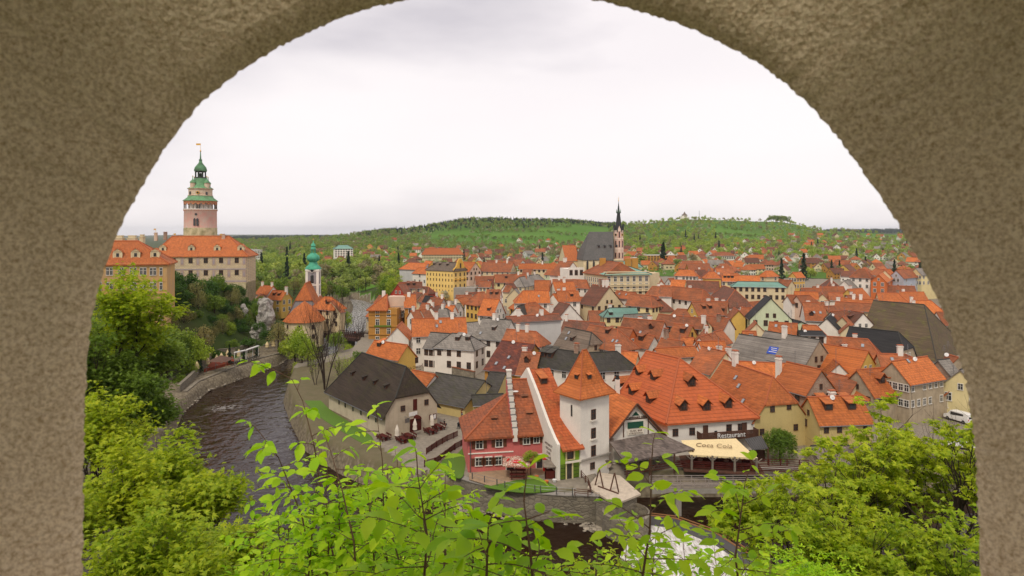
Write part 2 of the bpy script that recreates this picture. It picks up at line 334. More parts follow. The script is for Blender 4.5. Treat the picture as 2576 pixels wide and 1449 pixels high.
# shared window meshes; local: x across, y outward(-y faces out), z up from sill centre
def winmesh(kind):
    b=MB(); w,h=1.0,1.5
    fm={'w':'frame','b':'fbrown','n':'frame','s':'frame','g':'fbrown'}[kind]
    if kind in 'wsn':
        for c,d in (((0,-.04,h+.06),(w+.3,.1,.14)),((0,-.07,-.06),(w+.34,.18,.12)),((-w/2-.06,-.03,h/2),(.12,.08,h)),((w/2+.06,-.03,h/2),(.12,.08,h))): b.box(c,d)
    else:
        for c,d in (((0,-.04,h+.04),(w+.16,.08,.08)),((0,-.05,-.04),(w+.2,.1,.08)),((-w/2-.04,-.03,h/2),(.08,.06,h)),((w/2+.04,-.03,h/2),(.08,.06,h))): b.box(c,d)
    b.box((0,-.012,h/2),(w,.02,h),mi=1)
    b.box((0,-.03,h/2),(.07,.03,h),mi=0); b.box((0,-.031,h*.62),(w,.03,.07),mi=0)
    if kind=='s':
        for sx in(-1,1): b.box((sx*(w*.5+.42),-.05,h/2),(.55,.06,h),mi=2)
    return mesh_only(b,'window',[fm,'glass','fbrown'])
WM={k:winmesh(k) for k in 'wbs'}
def chim():
    b=MB(); b.box((0,0,.6),(.9,.65,3.4)); b.box((0,0,2.36),(1.08,.83,.14)); b.box((0,0,2.55),(.75,.5,.25)); b.box((0,0,2.75),(1.0,.75,.12),mi=1)
    return b
CH=[mesh_only(chim(),'chimney',['wW','CR']),mesh_only(chim(),'chimney',['wK','CR']),mesh_only(chim(),'chimney',['brick','CR'])]
def dormer_mesh(kind,rm):
    b=MB()
    if kind=='s':  # shed dormer: local x across, -y outward, origin at roof surface front bottom
        b.box((0,.0,.45),(1.1,.1,.9),mi=1); b.box((0,-.06,.45),(.8,.04,.6),mi=2)
        b.slab([(-.7,-.3,1.0),(.7,-.3,1.0),(.7,2.4,1.75),(-.7,2.4,1.75)],.1)
        b.add([(-.55,0,0),(-.55,0,.95),(-.55,2.0,1.55)],[(0,1,2)],1); b.add([(.55,0,0),(.55,0,.95),(.55,2.0,1.55)],[(2,1,0)],1)
    else:
        b.add([(-.55,0,0),(.55,0,0),(.55,0,1.05),(0,0,1.6),(-.55,0,1.05)],[(0,1,2,3,4)],1); b.box((0,-.05,.6),(.6,.06,.75),mi=2)
        b.box((0,-.09,.6),(.05,.04,.75),mi=1); b.box((0,-.09,.6),(.6,.04,.05),mi=1)
        b.add([(-.55,0,0),(-.55,0,1.05),(-.55,2.2,1.05)],[(0,1,2)],1); b.add([(.55,0,0),(.55,0,1.05),(.55,2.2,1.05)],[(2,1,0)],1)
        b.slab([(-.78,-.35,.85),(0,-.35,1.68),(0,2.4,1.68),(-.78,2.4,.85)],.09); b.slab([(0,-.35,1.68),(.78,-.35,.85),(.78,2.4,.85),(0,2.4,1.68)],.09)
    return mesh_only(b,'dormer',[rm,'wood','glass'])
DM={}
def dormer(kind,rm):
    if (kind,rm) not in DM: DM[kind,rm]=dormer_mesh(kind,rm)
    return DM[kind,rm]
_b=MB(); _b.box((0,0,.05),(.9,1.2,.14)); _b.box((0,0,.13),(.7,1.0,.03),mi=1); M['pane']=flat('skylight_pane',(.34,.36,.38),.25); SKY=mesh_only(_b,'skylight',['metal','pane'])
CHN=[0]
PLACED=[]   # things wanting automatic labels: (obj, px, py, adjectives)
def roof_mb(P,L,Wd,ze,zr,ends,t=.22,oh=.4,og=.25,hin=None,jf=.45,flare=0):
    """P(a,b,z)->world; a along the ridge, b across."""
    b=MB(); p=(zr-ze)/(Wd/2); h=L/2; w=Wd/2+oh; zl=ze-oh*p
    hi=[ (hin if hin is not None else min(Wd*.42,L*.42)) if e=='h' else (min(Wd*.2,L*.3) if e=='j' else 0) for e in ends]
    aL=-h-(og if ends[0]!='h' else oh); aR=h+(og if ends[1]!='h' else oh)
    rL=-h-(og if ends[0]=='g' else 0)+hi[0]; rR=h+(og if ends[1]=='g' else 0)-hi[1]
    for s in(-1,1):
        pts=[(aL,s*w,zl)]; 
        pts.append((aR,s*w,zl))
        if ends[1]=='j': pts.append((aR,s*w*(1-jf),zl+(zr-zl)*jf))
        pts.append((rR,0,zr))
        if rR-rL>.05: pts.append((rL,0,zr))
        if ends[0]=='j': pts.append((aL,s*w*(1-jf),zl+(zr-zl)*jf))
        if s>0: pts=pts[::-1]
        b.slab([P(*q) for q in pts],t)
    for k,(e,a,r) in enumerate(((ends[0],aL,rL),(ends[1],aR,rR))):
        if e=='g': continue
        f=jf if e=='j' else 0; zz=zl+(zr-zl)*f; ww=w*(1-f)
        pts=[(a,-ww,zz),(r,0,zr),(a,ww,zz)]
        if k==1: pts=pts[::-1]
        b.slab([P(*q) for q in pts],t)
        for s in(-1,1): b.tube(P(a,s*ww,zz+.02),P(r,0,zr+.02),.13,n=5,mi=1)
    b.tube(P(rL,0,zr+.03),P(rR,0,zr+.03),.15,n=5,mi=1)
    # gutters
    for s in(-1,1): b.tube(P(aL,s*(w+.06),zl-.12),P(aR,s*(w+.06),zl-.12),.08,n=5,mi=2)
    return b,p
def house(c,u,L,Wd,g,ze,zr,roof,wall,ends='gg',win=None,wk='w',ch=(),dorm=(),sky=(),label=None,name='town_house',cat='house',endwall=None,wrows=None,jf=.45,hin=None,cm=0,wsc=1.0,base=None,gwin=1,group=None,oh=.4,nowin=False):
    c=Vector((c[0],c[1],0)); u=Vector((u[0],u[1],0)).normalized(); n=Vector((-u.y,u.x,0))
    P=lambda a,b,z: c+u*a+n*b+Vector((0,0,z))
    root=thing(name,(c.x,c.y,g),label,cat,group)
    rb,p=roof_mb(P,L,Wd,ze,zr,ends,oh=oh,jf=jf,hin=hin)
    ro=rb.build('roof',[roof,'CR' if roof in('O','R','B','M') else 'CD','metal'],root)
    wb=MB(); h=L/2; w=Wd/2; z0=g-2.5 if base is None else base
    wb.prism([P(-h,-w,0),P(h,-w,0),P(h,w,0),P(-h,w,0)],z0,ze-.12)
    for k,(e,a) in enumerate(((ends[0],-h),(ends[1],h))):
        if e=='h': continue
        s=-1 if k==0 else 1
        q=[P(a,-w,ze-.12),P(a,w,ze-.12)]
        if e=='g': q+=[P(a,0,zr-.15)]
        else: q+=[P(a,w*(1-jf),ze+(zr-ze)*jf-.15),P(a,-w*(1-jf),ze+(zr-ze)*jf-.15)]
        wb.slab(q if s>0 else q[::-1],.3,d=tuple(-u*s))
    wb.build('wall',['w'+wall if 'w'+wall in M else wall],root)
    # windows on faces seen from the camera side
    if not nowin:
        cam=Vector((0,0,0))
        faces=[(P(0,-w,0),-n,L,u,False),(P(0,w,0),n,L,-u,False),(P(h,0,0),u,Wd,n,ends[1]!='h'),(P(-h,0,0),-u,Wd,-n,ends[0]!='h')]
        for fc,nn,ln,t,gab in faces:
            if nn.dot(cam-Vector((fc.x,fc.y,0)))<=0: continue
            rz=math.atan2(-nn.x,nn.y)+math.pi if False else math.atan2(nn.x,-nn.y)
            ws=1.0*wsc; rows=wrows if wrows else 2; k=max(1,int(ln/(2.7 if ln<22 else 3.2)))
            if win: k=win
            for r in range(rows):
                zc=ze-.35-1.5*ws-r*2.9-.2
                if zc<g+.4: break
                for i in range(k):
                    off=(i+.5)/k*ln-ln/2
                    if random.random()<.12: continue
                    inst(WM[wk],'window',root,fc+t*off+nn*.01+Vector((0,0,zc)),rz,(ws,1,ws))
            if gab and gwin and (zr-ze)>3.2:
                for off in ((-.9,.9) if gwin>1 or Wd>8 else (0,)):
                    inst(WM[wk],'window',root,fc+t*off*1.1+nn*.012+Vector((0,0,ze+.35)),rz,(ws*.75,1,ws*.75))
    for item in ch:
        fa,fb=item[:2]; a=fa*L/2; bb=fb*Wd/2; zz=zr-abs(bb)*p-.6; s=item[2] if len(item)>2 else 1
        inst(CH[(cm+CHN[0]//3)%3 if cm==0 and CHN[0]%9==8 else cm],'chimney',ro,P(a,bb,zz),math.atan2(u.y,u.x),(min(s,1.15),min(s,1.15),.45+.38*s)); CHN[0]+=1
    sgn=-1 if (-n).dot(-c)>0 else 1
    for kd,fa,ft in dorm:  # kind, along, fraction down slope (0 ridge..1 eave) on camera side
        bb=sgn*ft*w; nn=n*sgn
        inst(dormer(kd.lower(),roof),'dormer',ro,P(fa*L/2,bb,zr-abs(bb)*p+.02),math.atan2(nn.x,-nn.y),1.25 if kd.isupper() else 1)
    for fa,ft in sky:
        bb=sgn*ft*w; nn=n*sgn
        o=inst(SKY,'skylight',ro,P(fa*L/2,bb,zr-abs(bb)*p+.06),0,.75); o.rotation_euler=(-math.atan(p)*1,0,0) if False else (math.atan(p),0,math.atan2(nn.x,-nn.y))
    q=px(P(0,0,zr)); 
    if label is None: PLACED.append((root,q[0],q[1],wall,roof,ends,L,len(ch)))
    return root,ro,P
def zsolve(x,y,hh,far=True):
    # depth whose ground+hh projects to y
    D=150.
    for _ in range(40):
        z=float(town_g(D))+hh; D=.5*D+.5*F*(H-z)/max(y-585,8)
    return D,float(town_g(D))+hh
def hs(zn,x1,y1,x2,y2,hh,roof,wall,ey=None,wp=None,w=None,pitch=1.05,ends='gg',fl=None,**k):
    a=vw(zn,x1,y1);b=vw(zn,x2,y2); mx,my=(a[0]+b[0])/2,(a[1]+b[1])/2
    D,zr=zsolve(mx,my,hh)
    A=PZ(a[0],a[1],zr);B=PZ(b[0],b[1],zr)
    c=(A+B)/2;u=(B-A);L=u.length;u.normalize();n=Vector((-u.y,u.x,0)); 
    if n.dot(c)>0: n=-n
    if wp: w=wp*ZN[zn][2]*min(A.y,B.y)/F
    if w is None:
        tgt=ZN[zn][1]+ey*ZN[zn][2]; lo,hi=1.5,26.
        for _ in range(40):
            m=(lo+hi)/2; q=c+n*(m/2); yy=585+F*(H-(zr-pitch*m/2))/q.y
            if yy<tgt: lo=m
            else: hi=m
        w=lo
    w=max(4,min(w,24)); ze=zr-pitch*w/2; g=zr-hh
    if ze<g+2: ze=g+2
    for e,s in zip(ends,(-1,1)):
        if e=='h': L+=0; 
    if ends[0]=='h': c=c-u*(w*.42/2); L+=w*.42
    if ends[1]=='h': c=c+u*(w*.42/2); L+=w*.42
    if L<3: L=3
    k.setdefault('hin',w*.42 if 'h' in ends else None)
    return house((c.x,c.y),(u.x,u.y),L,w,g,ze,zr,roof,wall,ends,**k)
# ---------------------------------------------------------------- camera, world, sun
cd=bpy.data.cameras.new('camera'); cam=bpy.data.objects.new('camera',cd); COL.objects.link(cam)
cam.location=(0,0,H); cam.rotation_euler=(math.pi/2,0,0); cd.sensor_width=36; cd.lens=36*F/2576; cd.shift_y=-(724.5-585)/2576; cd.clip_start=.05; cd.clip_end=30000
cd.dof.use_dof=True; cd.dof.focus_distance=60; cd.dof.aperture_fstop=6.3
sc.camera=cam
wd=bpy.data.worlds.new('World'); sc.world=wd; wd.use_nodes=True; nt=wd.node_tree; bg=nt.nodes['Background']
SUN_EL,SUN_AZ=math.radians(52),math.radians(200)   # azimuth measured from +Y clockwise: behind the camera, a little left
st=N(nt,'ShaderNodeTexSky'); st.sky_type='NISHITA'; st.sun_disc=False; st.sun_elevation=SUN_EL; st.sun_rotation=SUN_AZ
tc=N(nt,'ShaderNodeTexCoord'); mp=N(nt,'ShaderNodeMapping'); nt.links.new(tc.outputs['Generated'],mp.inputs[0]); mp.inputs['Scale'].default_value=(1,1,3.4); mp.inputs['Rotation'].default_value=(0,.12,0)
n1=noise(nt,1.3,7,mp.outputs[0],.5); n2=noise(nt,.9,3,mp.outputs[0])
f=ramp(nt,n1,.42,.57)
cl=mixc(nt,f,(6.2,5.8,6.1),(8.8,8.2,8.25)); cl=mixc(nt,ramp(nt,n2,.52,.70),cl,(9.4,8.8,8.7))
sz_=N(nt,'ShaderNodeSeparateXYZ'); nt.links.new(tc.outputs['Generated'],sz_.inputs[0]); cl=mixc(nt,ramp(nt,sz_.outputs[2],.30,.02),cl,(9.6,8.95,8.75)) if 0 else mixc(nt,mth(nt,'MULTIPLY',ramp(nt,sz_.outputs[2],.28,.02),.3),cl,(9.5,8.9,8.75))
sky=mixc(nt,.93,st.outputs[0],cl); nt.links.new(sky,bg.inputs[0]); bg.inputs[1].default_value=.099
sl=bpy.data.lights.new('sun','SUN'); sl.energy=1.5; sl.angle=math.radians(10); sl.color=(1,.92,.78)
so=bpy.data.objects.new('sun',sl); COL.objects.link(so)
dirv=Vector((math.sin(SUN_AZ)*math.cos(SUN_EL),math.cos(SUN_AZ)*math.cos(SUN_EL),math.sin(SUN_EL)))
so.rotation_euler=dirv.to_track_quat('Z','Y').to_euler()
sc.view_settings.view_transform='Standard'; sc.view_settings.look='None'; sc.view_settings.exposure=.24; sc.view_settings.gamma=1
sc.cycles.max_bounces=6; sc.cycles.transparent_max_bounces=6; sc.cycles.caustics_reflective=False; sc.cycles.caustics_refractive=False
# ---------------------------------------------------------------- ground
def inpoly(x,y,poly):
    ins=np.zeros(x.shape,bool);n=len(poly)
    for i in range(n):
        ax,ay=poly[i];bx,by=poly[(i+1)%n]
        ins^=((ay>y)!=(by>y))&(x<(bx-ax)*(y-ay)/((by-ay) if by!=ay else 1e-9)+ax)
    return ins
MEAD=[[(1070,592),(1130,583),(1210,584),(1330,588),(1400,566),(1450,566),(1500,574),(1530,574),(1530,600),(1490,612),(1380,612),(1290,618),(1200,607),(1120,600)],
[(1655,600),(1680,585),(1722,585),(1700,600)],[(1795,577),(1850,582),(1930,590),(1926,612),(1850,606),(1805,600)],[(1850,712),(2400,712),(2400,745),(2200,742)],
[(1780,566),(1850,574),(1880,586),(1800,578)],[(2160,588),(2260,590),(2260,600),(2170,600)],[(1110,640),(1010,690)],[(985,700),(1000,715),(900,735),(890,722)]]
def ground():
    us=np.linspace(-1.05,1.05,380); ys=np.concatenate([np.linspace(-12,60,45),np.exp(np.linspace(math.log(61),math.log(480),230)),np.exp(np.linspace(math.log(490),math.log(12000),120))])
    U,Y=np.meshgrid(us,ys); 
    X=U*np.maximum(Y,75); Z=land(X.ravel(),Y.ravel()).reshape(X.shape)
    rg=np.random.default_rng(3); Z=Z+rg.normal(0,1,Z.shape)*np.interp(Y,[60,200,400,2000],[.0,.0,.12,.5])*(Z>-3)
    nr,nc=X.shape; co=np.stack([X,Y,Z],-1).reshape(-1,3)
    i=np.arange((nr-1)*(nc-1)); r=i//(nc-1); c=i%(nc-1); a=r*nc+c
    q=np.stack([a,a+1,a+nc+1,a+nc],-1)
    me=fastmesh('ground',co,q)
    d=sdist(X.ravel(),Y.ravel()); xv=1288+F*X.ravel()/np.maximum(Y.ravel(),1); zv=585-F*(Z.ravel()-H)/np.maximum(Y.ravel(),1); yy=Y.ravel()
    lb=np.array(LEFTB); xl=np.interp(yy,lb[:,1],lb[:,0])
    town=((X.ravel()>xl+6)&(yy>70)&(yy<430)).astype(float)
    park=inpoly(X.ravel(),yy,[tuple(PZ(x,y,0)[:2]) for x,y in[(700,940),(905,905),(925,980),(830,1010),(940,1110),(1110,1240),(900,1240),(700,1100)]])
    grs=0*yy>1
    grs_=inpoly(X.ravel(),yy,[tuple(PZ(x,y,0)[:2]) for x,y in[(755,1010),(820,1020),(960,1105),(935,1125),(800,1060)]])|inpoly(X.ravel(),yy,[tuple(PZ(x,y,0)[:2]) for x,y in[(1110,1160),(1172,1125),(1165,1195),(1120,1205)]])|inpoly(X.ravel(),yy,[tuple(PZ(x,y,0)[:2]) for x,y in[(1215,1222),(1290,1212),(1360,1206),(1400,1232),(1250,1240)]])
    pale=inpoly(X.ravel(),yy,[tuple(PZ(x,y,0)[:2]) for x,y in[(880,790),(935,785),(935,860),(880,850),(850,870)]])
    mead=np.zeros(len(yy),bool)
    for m in MEAD:
        if len(m)>2: mead|=inpoly(xv,zv,m)&(yy>400)
    kind=np.where((town>0)&~((xv<1040)&(yy>285)),.5,0.); kind=np.where(park,.75,kind); kind=np.where(grs,.25,kind); kind=np.where((mead),.25,kind); kind=np.where((yy>450)&(yy<1900)&(~mead),.16,kind)
    kind=np.where((Z.ravel()<-1.0)&(yy<430)&(yy>66),1.0,kind)
    at=me.attributes.new('cover','FLOAT','POINT'); at.data.foreach_set('value',kind.astype(np.float32))
    me.polygons.foreach_set('use_smooth',np.ones(len(q),bool))
    m,nt,b=new_mat('ground_cover'); p=pos(nt); A=N(nt,'ShaderNodeAttribute'); A.attribute_name='cover'; k=A.outputs['Fac']
    wild=mixc(nt,ramp(nt,noise(nt,.05,6,p),.4,.65),(.055,.085,.018),(.10,.085,.04)); wild=mixc(nt,noise(nt,.8,4,p),wild,(.045,.07,.015))
    gr=mixc(nt,ramp(nt,noise(nt,.012,5,p),.35,.65),(.085,.19,.018),(.135,.255,.035)); gr=mixc(nt,mth(nt,'MULTIPLY',noise(nt,1.5,3,p),.5),gr,(.05,.11,.015))
    v=N(nt,'ShaderNodeTexVoronoi'); v.inputs['Scale'].default_value=1.6; nt.links.new(p,v.inputs['Vector'])
    cob=mixc(nt,noise(nt,.3,5,p),(.36,.31,.24),(.24,.205,.16)); cob=mixc(nt,mth(nt,'MULTIPLY',v.outputs['Distance'],.7),cob,(.18,.155,.12))
    dirt=mixc(nt,noise(nt,.5,6,p),(.20,.155,.10),(.10,.10,.045)); gv=mixc(nt,v.outputs['Distance'],(.30,.25,.17),(.10,.08,.055))
    c=mixc(nt,ramp(nt,k,.05,.2),wild,gr); c=mixc(nt,ramp(nt,k,.3,.45),c,cob); c=mixc(nt,ramp(nt,k,.55,.7),c,dirt); c=mixc(nt,ramp(nt,k,.8,.95),c,gv)
    nt.links.new(c,b.inputs['Base Color']); b.inputs['Roughness'].default_value=.95; b.inputs['Specular IOR Level'].default_value=.1
    bump(nt,b,noise(nt,1.5,5,p),.5,.15)
    for pl,lab in(([(762,1000),(800,1004),(835,1035),(905,1078),(938,1103),(920,1118),(860,1085),(800,1045)],'grass strip along the long wall of the barn'),([(1112,1160),(1150,1142),(1172,1122),(1166,1195),(1140,1200),(1118,1188)],'grass patch left of the pink house'),([(1218,1222),(1290,1210),(1350,1205),(1375,1212),(1402,1232),(1330,1240),(1255,1232)],'small lawn before the pink house deck')):
        q=[]
        P_=[Vector((*PZ(x,y,0)[:2],.05)) for x,y in pl]; n_=len(P_)
        for i in range(n_):
            a0,a1,a2,a3=P_[i-1],P_[i],P_[(i+1)%n_],P_[(i+2)%n_]
            for k in range(6):
                t=k/6; q.append(.5*((2*a1)+(a2-a0)*t+(2*a0-5*a1+4*a2-a3)*t*t+(3*a1-a0-3*a2+a3)*t**3))
        lm=bpy.data.materials.get('lawn') or flat('lawn',(.10,.19,.02),.9); tag(MB().slab(q,.1).build('lawn',lm),lab,kind='structure')
    me.materials.append(m); o=bpy.data.objects.new('ground',me); COL.objects.link(o); tag(o,'valley ground with cobbled town, meadows and river banks',kind='structure')
def fastmesh(name,co,q):
    me=bpy.data.meshes.new(name); k=q.shape[1]; nf=len(q)
    me.vertices.add(len(co)); me.vertices.foreach_set('co',co.astype(np.float32).ravel())
    me.loops.add(nf*k); me.loops.foreach_set('vertex_index',q.astype(np.int32).ravel())
    me.polygons.add(nf); me.polygons.foreach_set('loop_start',np.arange(0,nf*k,k,dtype=np.int32)); me.polygons.foreach_set('loop_total',np.full(nf,k,dtype=np.int32))
    me.update(calc_edges=True); return me
ground()
# water
def water():
    m,nt,b=new_mat('river_water'); p=pos(nt)
    mp=N(nt,'ShaderNodeMapping'); nt.links.new(p,mp.inputs[0]); n1=noise(nt,.42,1.2,p,.45); n0=noise(nt,.10,2,p,.5); n2=noise(nt,1.3,2,p,.5)
    f=ramp(nt,noise(nt,.09,6,p,.7),.60,.8)
    fo=mth(nt,'MULTIPLY',f,ramp(nt,n2,.5,.75))
    sp=N(nt,'ShaderNodeSeparateXYZ'); nt.links.new(p,sp.inputs[0])
    fo=mth(nt,'MAXIMUM',mth(nt,'MULTIPLY',fo,.35),mth(nt,'MULTIPLY',ramp(nt,sp.outputs[1],185,250),ramp(nt,n2,.38,.62)))
    ds=N(nt,'ShaderNodeVectorMath'); ds.operation='DISTANCE'; nt.links.new(p,ds.inputs[0]); ds.inputs[1].default_value=tuple(PZ(562,1026,-4))
    fo=mth(nt,'MAXIMUM',fo,mth(nt,'MULTIPLY',ramp(nt,ds.outputs['Value'],4.5,0),ramp(nt,n2,.48,.66)))
    col=mixc(nt,fo,(.020,.0085,.004),(.42,.40,.37)); nt.links.new(col,b.inputs['Base Color']); nt.links.new(mth(nt,'MULTIPLY_ADD',fo,.5,.09),b.inputs['Roughness'])
    b.inputs['IOR'].default_value=1.33; b.inputs['Specular IOR Level'].default_value=.33; bump(nt,b,mth(nt,'ADD',mth(nt,'MULTIPLY',n1,.75),mth(nt,'MULTIPLY',n2,.25)),1.0,.36)
    o=MB().add([(-260,40,-4),(260,40,-4),(260,470,-4),(-260,470,-4)],[(0,1,2,3)]).build('river',m); tag(o,'dark brown river curving past the town',kind='structure')
water()
# ---------------------------------------------------------------- the stucco arch around the view
OUTL=[(206,1500),(208,1449),(210,1200),(213,1000),(217,930),(224,850),(232,790),(245,735),(262,675),(288,605),(318,540),(356,470),(398,402),(438,342),(480,286),(530,238),(585,192),(650,148),(705,118),(770,84),(850,48),(930,22),(1030,-2),(1120,-18),(1260,-28),(1400,-20),(1490,0),(1560,14),(1640,38),(1720,66),(1790,96),(1860,132),(1925,172),(1985,216),(2040,268),(2090,324),(2132,378),(2172,434),(2212,492),(2250,548),(2284,606),(2318,668),(2348,728),(2374,788),(2398,850),(2416,905),(2430,960),(2444,1050),(2454,1150),(2461,1300),(2467,1449),(2469,1500)]
def arch():
    D0=1.15; m=D0/F
    pts=[]
    for (x0,y0),(x1,y1) in zip(OUTL[:-1],OUTL[1:]):
        k=max(1,int(math.hypot(x1-x0,y1-y0)/9))
        for i in range(k): pts.append((x0+(x1-x0)*i/k,y0+(y1-y0)*i/k))
    pts.append(OUTL[-1]); pts=[((x-1288)*m,H-(y-585)*m) for x,y in pts]
    n=len(pts); cx=(1336-1288)*m; cz=H-(1010-585)*m
    rows=[]  # (depth, outward offset)
    prof=[(D0+.02,1.6),(D0+.02,.5),(D0+.015,.03),(D0,.0)]+[(D0-.02-i*.018,.014+i*.036) for i in range(17)]+[(D0-.40,.9),(D0-.42,1.2),(D0-.43,2.4)]
    P3=[];rg=random.Random(5)
    for j,(d,o) in enumerate(prof):
        row=[]
        for i,(x,z) in enumerate(pts):
            a=pts[max(i-1,0)];b=pts[min(i+1,n-1)]; tx,tz=b[0]-a[0],b[1]-a[1]; l=math.hypot(tx,tz); nx,nz=-tz/l,tx/l
            if z<cz: nx,nz=(-1 if x<cx else 1),0.06
            jit=rg.gauss(0,.0013) if o<.6 else 0
            row.append((x+nx*(o+jit),d+rg.gauss(0,.001)*(o<.6),z+nz*(o+jit)))
        P3.append(row)
    # vertical extension down
    v=[];f=[]
    for row in P3: v+=row
    k=len(prof); f=[(j*n+i,j*n+i+1,(j+1)*n+i+1,(j+1)*n+i) for j in range(k-1) for i in range(n-1)]
    o=MB().add(v,f).build('arch_wall','stucco',smooth=True)
    tag(o,'rough beige stucco wall with round arched opening framing the whole view','wall')
    # masonry that carries the arch: sill below
    b=MB(); b.box((0,.8,H-1.62),(5.2,.75,1.6)); s=b.build('parapet','stucco',o)
    c=MB(); c.box((0,-.33,H+.72),(6,2.15,.16)); c.build('shading_ceiling','stucco',o)  # unseen ceiling slab, added low overhead to shade the top of the arch
    return o
arch()
# ---------------------------------------------------------------- castle tower
def arc_openings(b,c,r,n,z0,w,h,mi,skip=()):
    for i in range(n):
        t=2*math.pi*(i+.5)/n
        b.box((c[0]+r*math.cos(t),c[1]+r*math.sin(t),z0+h/2),(.25,w,h),t,mi)
def castle_tower():
    D=254.; s=D/F; cx=(504.5-1288)*s; c=Vector((cx,D,0)); Z=lambda y: H-(y-585)*s
    r=38.5*s
    t=thing('castle_tower',(cx,D,Z(680)),'tall round painted castle tower with green copper tiers above the long castle wing','tower')
    MB().lathe(c,[(r,Z(690)),(r*1.0,Z(575)),(r*.99,Z(573))],28).build('stone_base','wall_mossy',t,True)
    MB().lathe(c,[(r*.985,Z(574)),(r*.975,Z(531)),(r*1.0,Z(530)),(r*1.0,Z(527))],28).build('painted_drum','drum',t,True)
    g=MB(); g.lathe(c,[(r*1.0,Z(529)),(r*1.02,Z(528)),(r*1.02,Z(526)),(r*.8,Z(526))],28)
    g.lathe(c,[(r*.70,Z(528)),(r*.70,Z(504))],24,mi=0)
    g.lathe(c,[(r*.80,Z(509)),(r*1.0,Z(510)),(r*1.0,Z(505)),(r*.8,Z(504.5))],28,mi=1)
    for i in range(20):
        a=2*math.pi*i/20; g.tube(c+Vector((r*.96*math.cos(a),r*.96*math.sin(a),Z(527))),c+Vector((r*.96*math.cos(a),r*.96*math.sin(a),Z(508))),.22,n=6,mi=2)
        a2=a+math.pi/20
        for k in range(4):
            tt=(k/3-.5)*.24; zz=Z(509)-abs((k-1.5))*.55; g.box(c+Vector((r*.97*math.cos(a2+tt),r*.97*math.sin(a2+tt),zz+.2)),(.3,.55,.7),a2+tt,1)
        for k in range(3): 
            aa=a+k*2*math.pi/60; g.tube(c+Vector((r*.99*math.cos(aa),r*.99*math.sin(aa),Z(530.5))),c+Vector((r*.99*math.cos(aa),r*.99*math.sin(aa),Z(526))),.16,n=5,mi=1)
    g.build('arcade_gallery',['wW','pinkbrick','woodg'],t)
    MB().lathe(c,[(r*1.06,Z(506)),(r*1.04,Z(505)),(r*.78,Z(497)),(r*.76,Z(494))],28,).build('skirt_roof','TC',t,True)
    MB().lathe(c,[(r*.72,Z(496)),(r*.73,Z(493)),(r*.77,Z(492.5)),(r*.71,Z(491)),(r*.71,Z(477)),(r*.78,Z(476)),(r*.78,Z(474.5)),(r*.70,Z(474))],28).build('upper_drum','drum2',t,True)
    MB().lathe(c,[(r*.79,Z(475)),(r*.62,Z(471)),(r*.45,Z(462)),(r*.38,Z(452)),(r*.36,Z(449)),(r*.3,Z(449))],20).build('bell_roof','TC',t,True)
    for i in range(4):
        a=math.pi/4+math.pi/2*i+.35; q=c+Vector((math.cos(a),math.sin(a),0))*r*.58
        m=MB(); m.lathe(q,[(.95,Z(474)),(.95,Z(462)),(1.1,Z(461.5)),(1.1,Z(461))],10); m.build('corner_turret','drum2',t,True)
        m=MB(); m.lathe(q,[(1.15,Z(461.5)),(1.05,Z(458.5)),(.5,Z(455)),(.18,Z(452)),(.1,Z(444))],10); m.lathe(q+Vector((0,0,Z(445))),[(.05,-.3),(.25,0),(.05,.3)],8,mi=1); m.build('turret_cap',['TC','gold'],t,True)
    m=MB(); 
    for i in range(8):
        a=2*math.pi*i/8; m.tube(c+Vector((math.cos(a),math.sin(a),0))*r*.31+Vector((0,0,Z(449.5))),c+Vector((math.cos(a),math.sin(a),0))*r*.31+Vector((0,0,Z(430))),.24,n=6)
    m.lathe(c,[(r*.35,Z(449.5)),(r*.35,Z(446))],16); m.lathe(c,[(r*.34,Z(433)),(r*.36,Z(430))],16); m.lathe(c+Vector((0,0,Z(440))),[(.9,-1.2),(.8,-.6),(.4,.6),(.1,.8)],10)
    m.build('lantern','darkgreen',t)
    MB().lathe(c,[(r*.38,Z(431)),(r*.39,Z(428)),(r*.34,Z(421)),(r*.22,Z(415)),(r*.12,Z(410)),(r*.08,Z(404)),(r*.12,Z(402.5)),(r*.05,Z(400)),(.14,Z(382))],16).build('onion_dome','TCD',t,True)
    m=MB(); m.lathe(c+Vector((0,0,Z(380))),[(.1,-.4),(.35,0),(.1,.4)],10); m.tube(c+Vector((0,0,Z(381))),c+Vector((0,0,Z(361))),.06,n=4); m.box(c+Vector((-.9,0,Z(363))),(1.7,.06,.7)); m.build('weather_vane','gold',t)
    w=MB()
    fr=c+Vector((0,-r*.985,0))
    for x in(508,515): w.box((c.x+(x-504.5)*s,c.y-r*.975,Z(560)),(.75,.4,2.6)); w.lathe((c.x+(x-504.5)*s,c.y-r*.975+.0,Z(552)),[(.37,-.3),(.37,.0),(.2,.35)],8)
    w.build('belfry_window','glass',t)
    w=MB(); w.tube((c.x+(511.5-504.5)*s,c.y-r*1.0,Z(540)),(c.x+(511.5-504.5)*s,c.y-r*.9,Z(540)),.45,n=12); w.build('round_window','glass',t)
    for x,y,a in((490,487,-.35),(528,488,.62)):
        w=MB(); w.box((c.x+(x-504.5)*s*.95,c.y-r*.72*math.cos(math.asin(min(.9,abs(x-504.5)/(38.5*.73)))),Z(y)),(.8,.35,1.3),a); w.build('window','glass',t)
    w=MB(); w.tube((c.x+(511-504.5)*s,c.y-r*.74,Z(486)),(c.x+(511-504.5)*s,c.y-r*.6,Z(486)),.62,n=14); w.tube((c.x+(511-504.5)*s,c.y-r*.76,Z(486)),(c.x+(511-504.5)*s,c.y-r*.6,Z(486)),.4,n=14,mi=1); w.build('clock_face',['gold','black'],t)
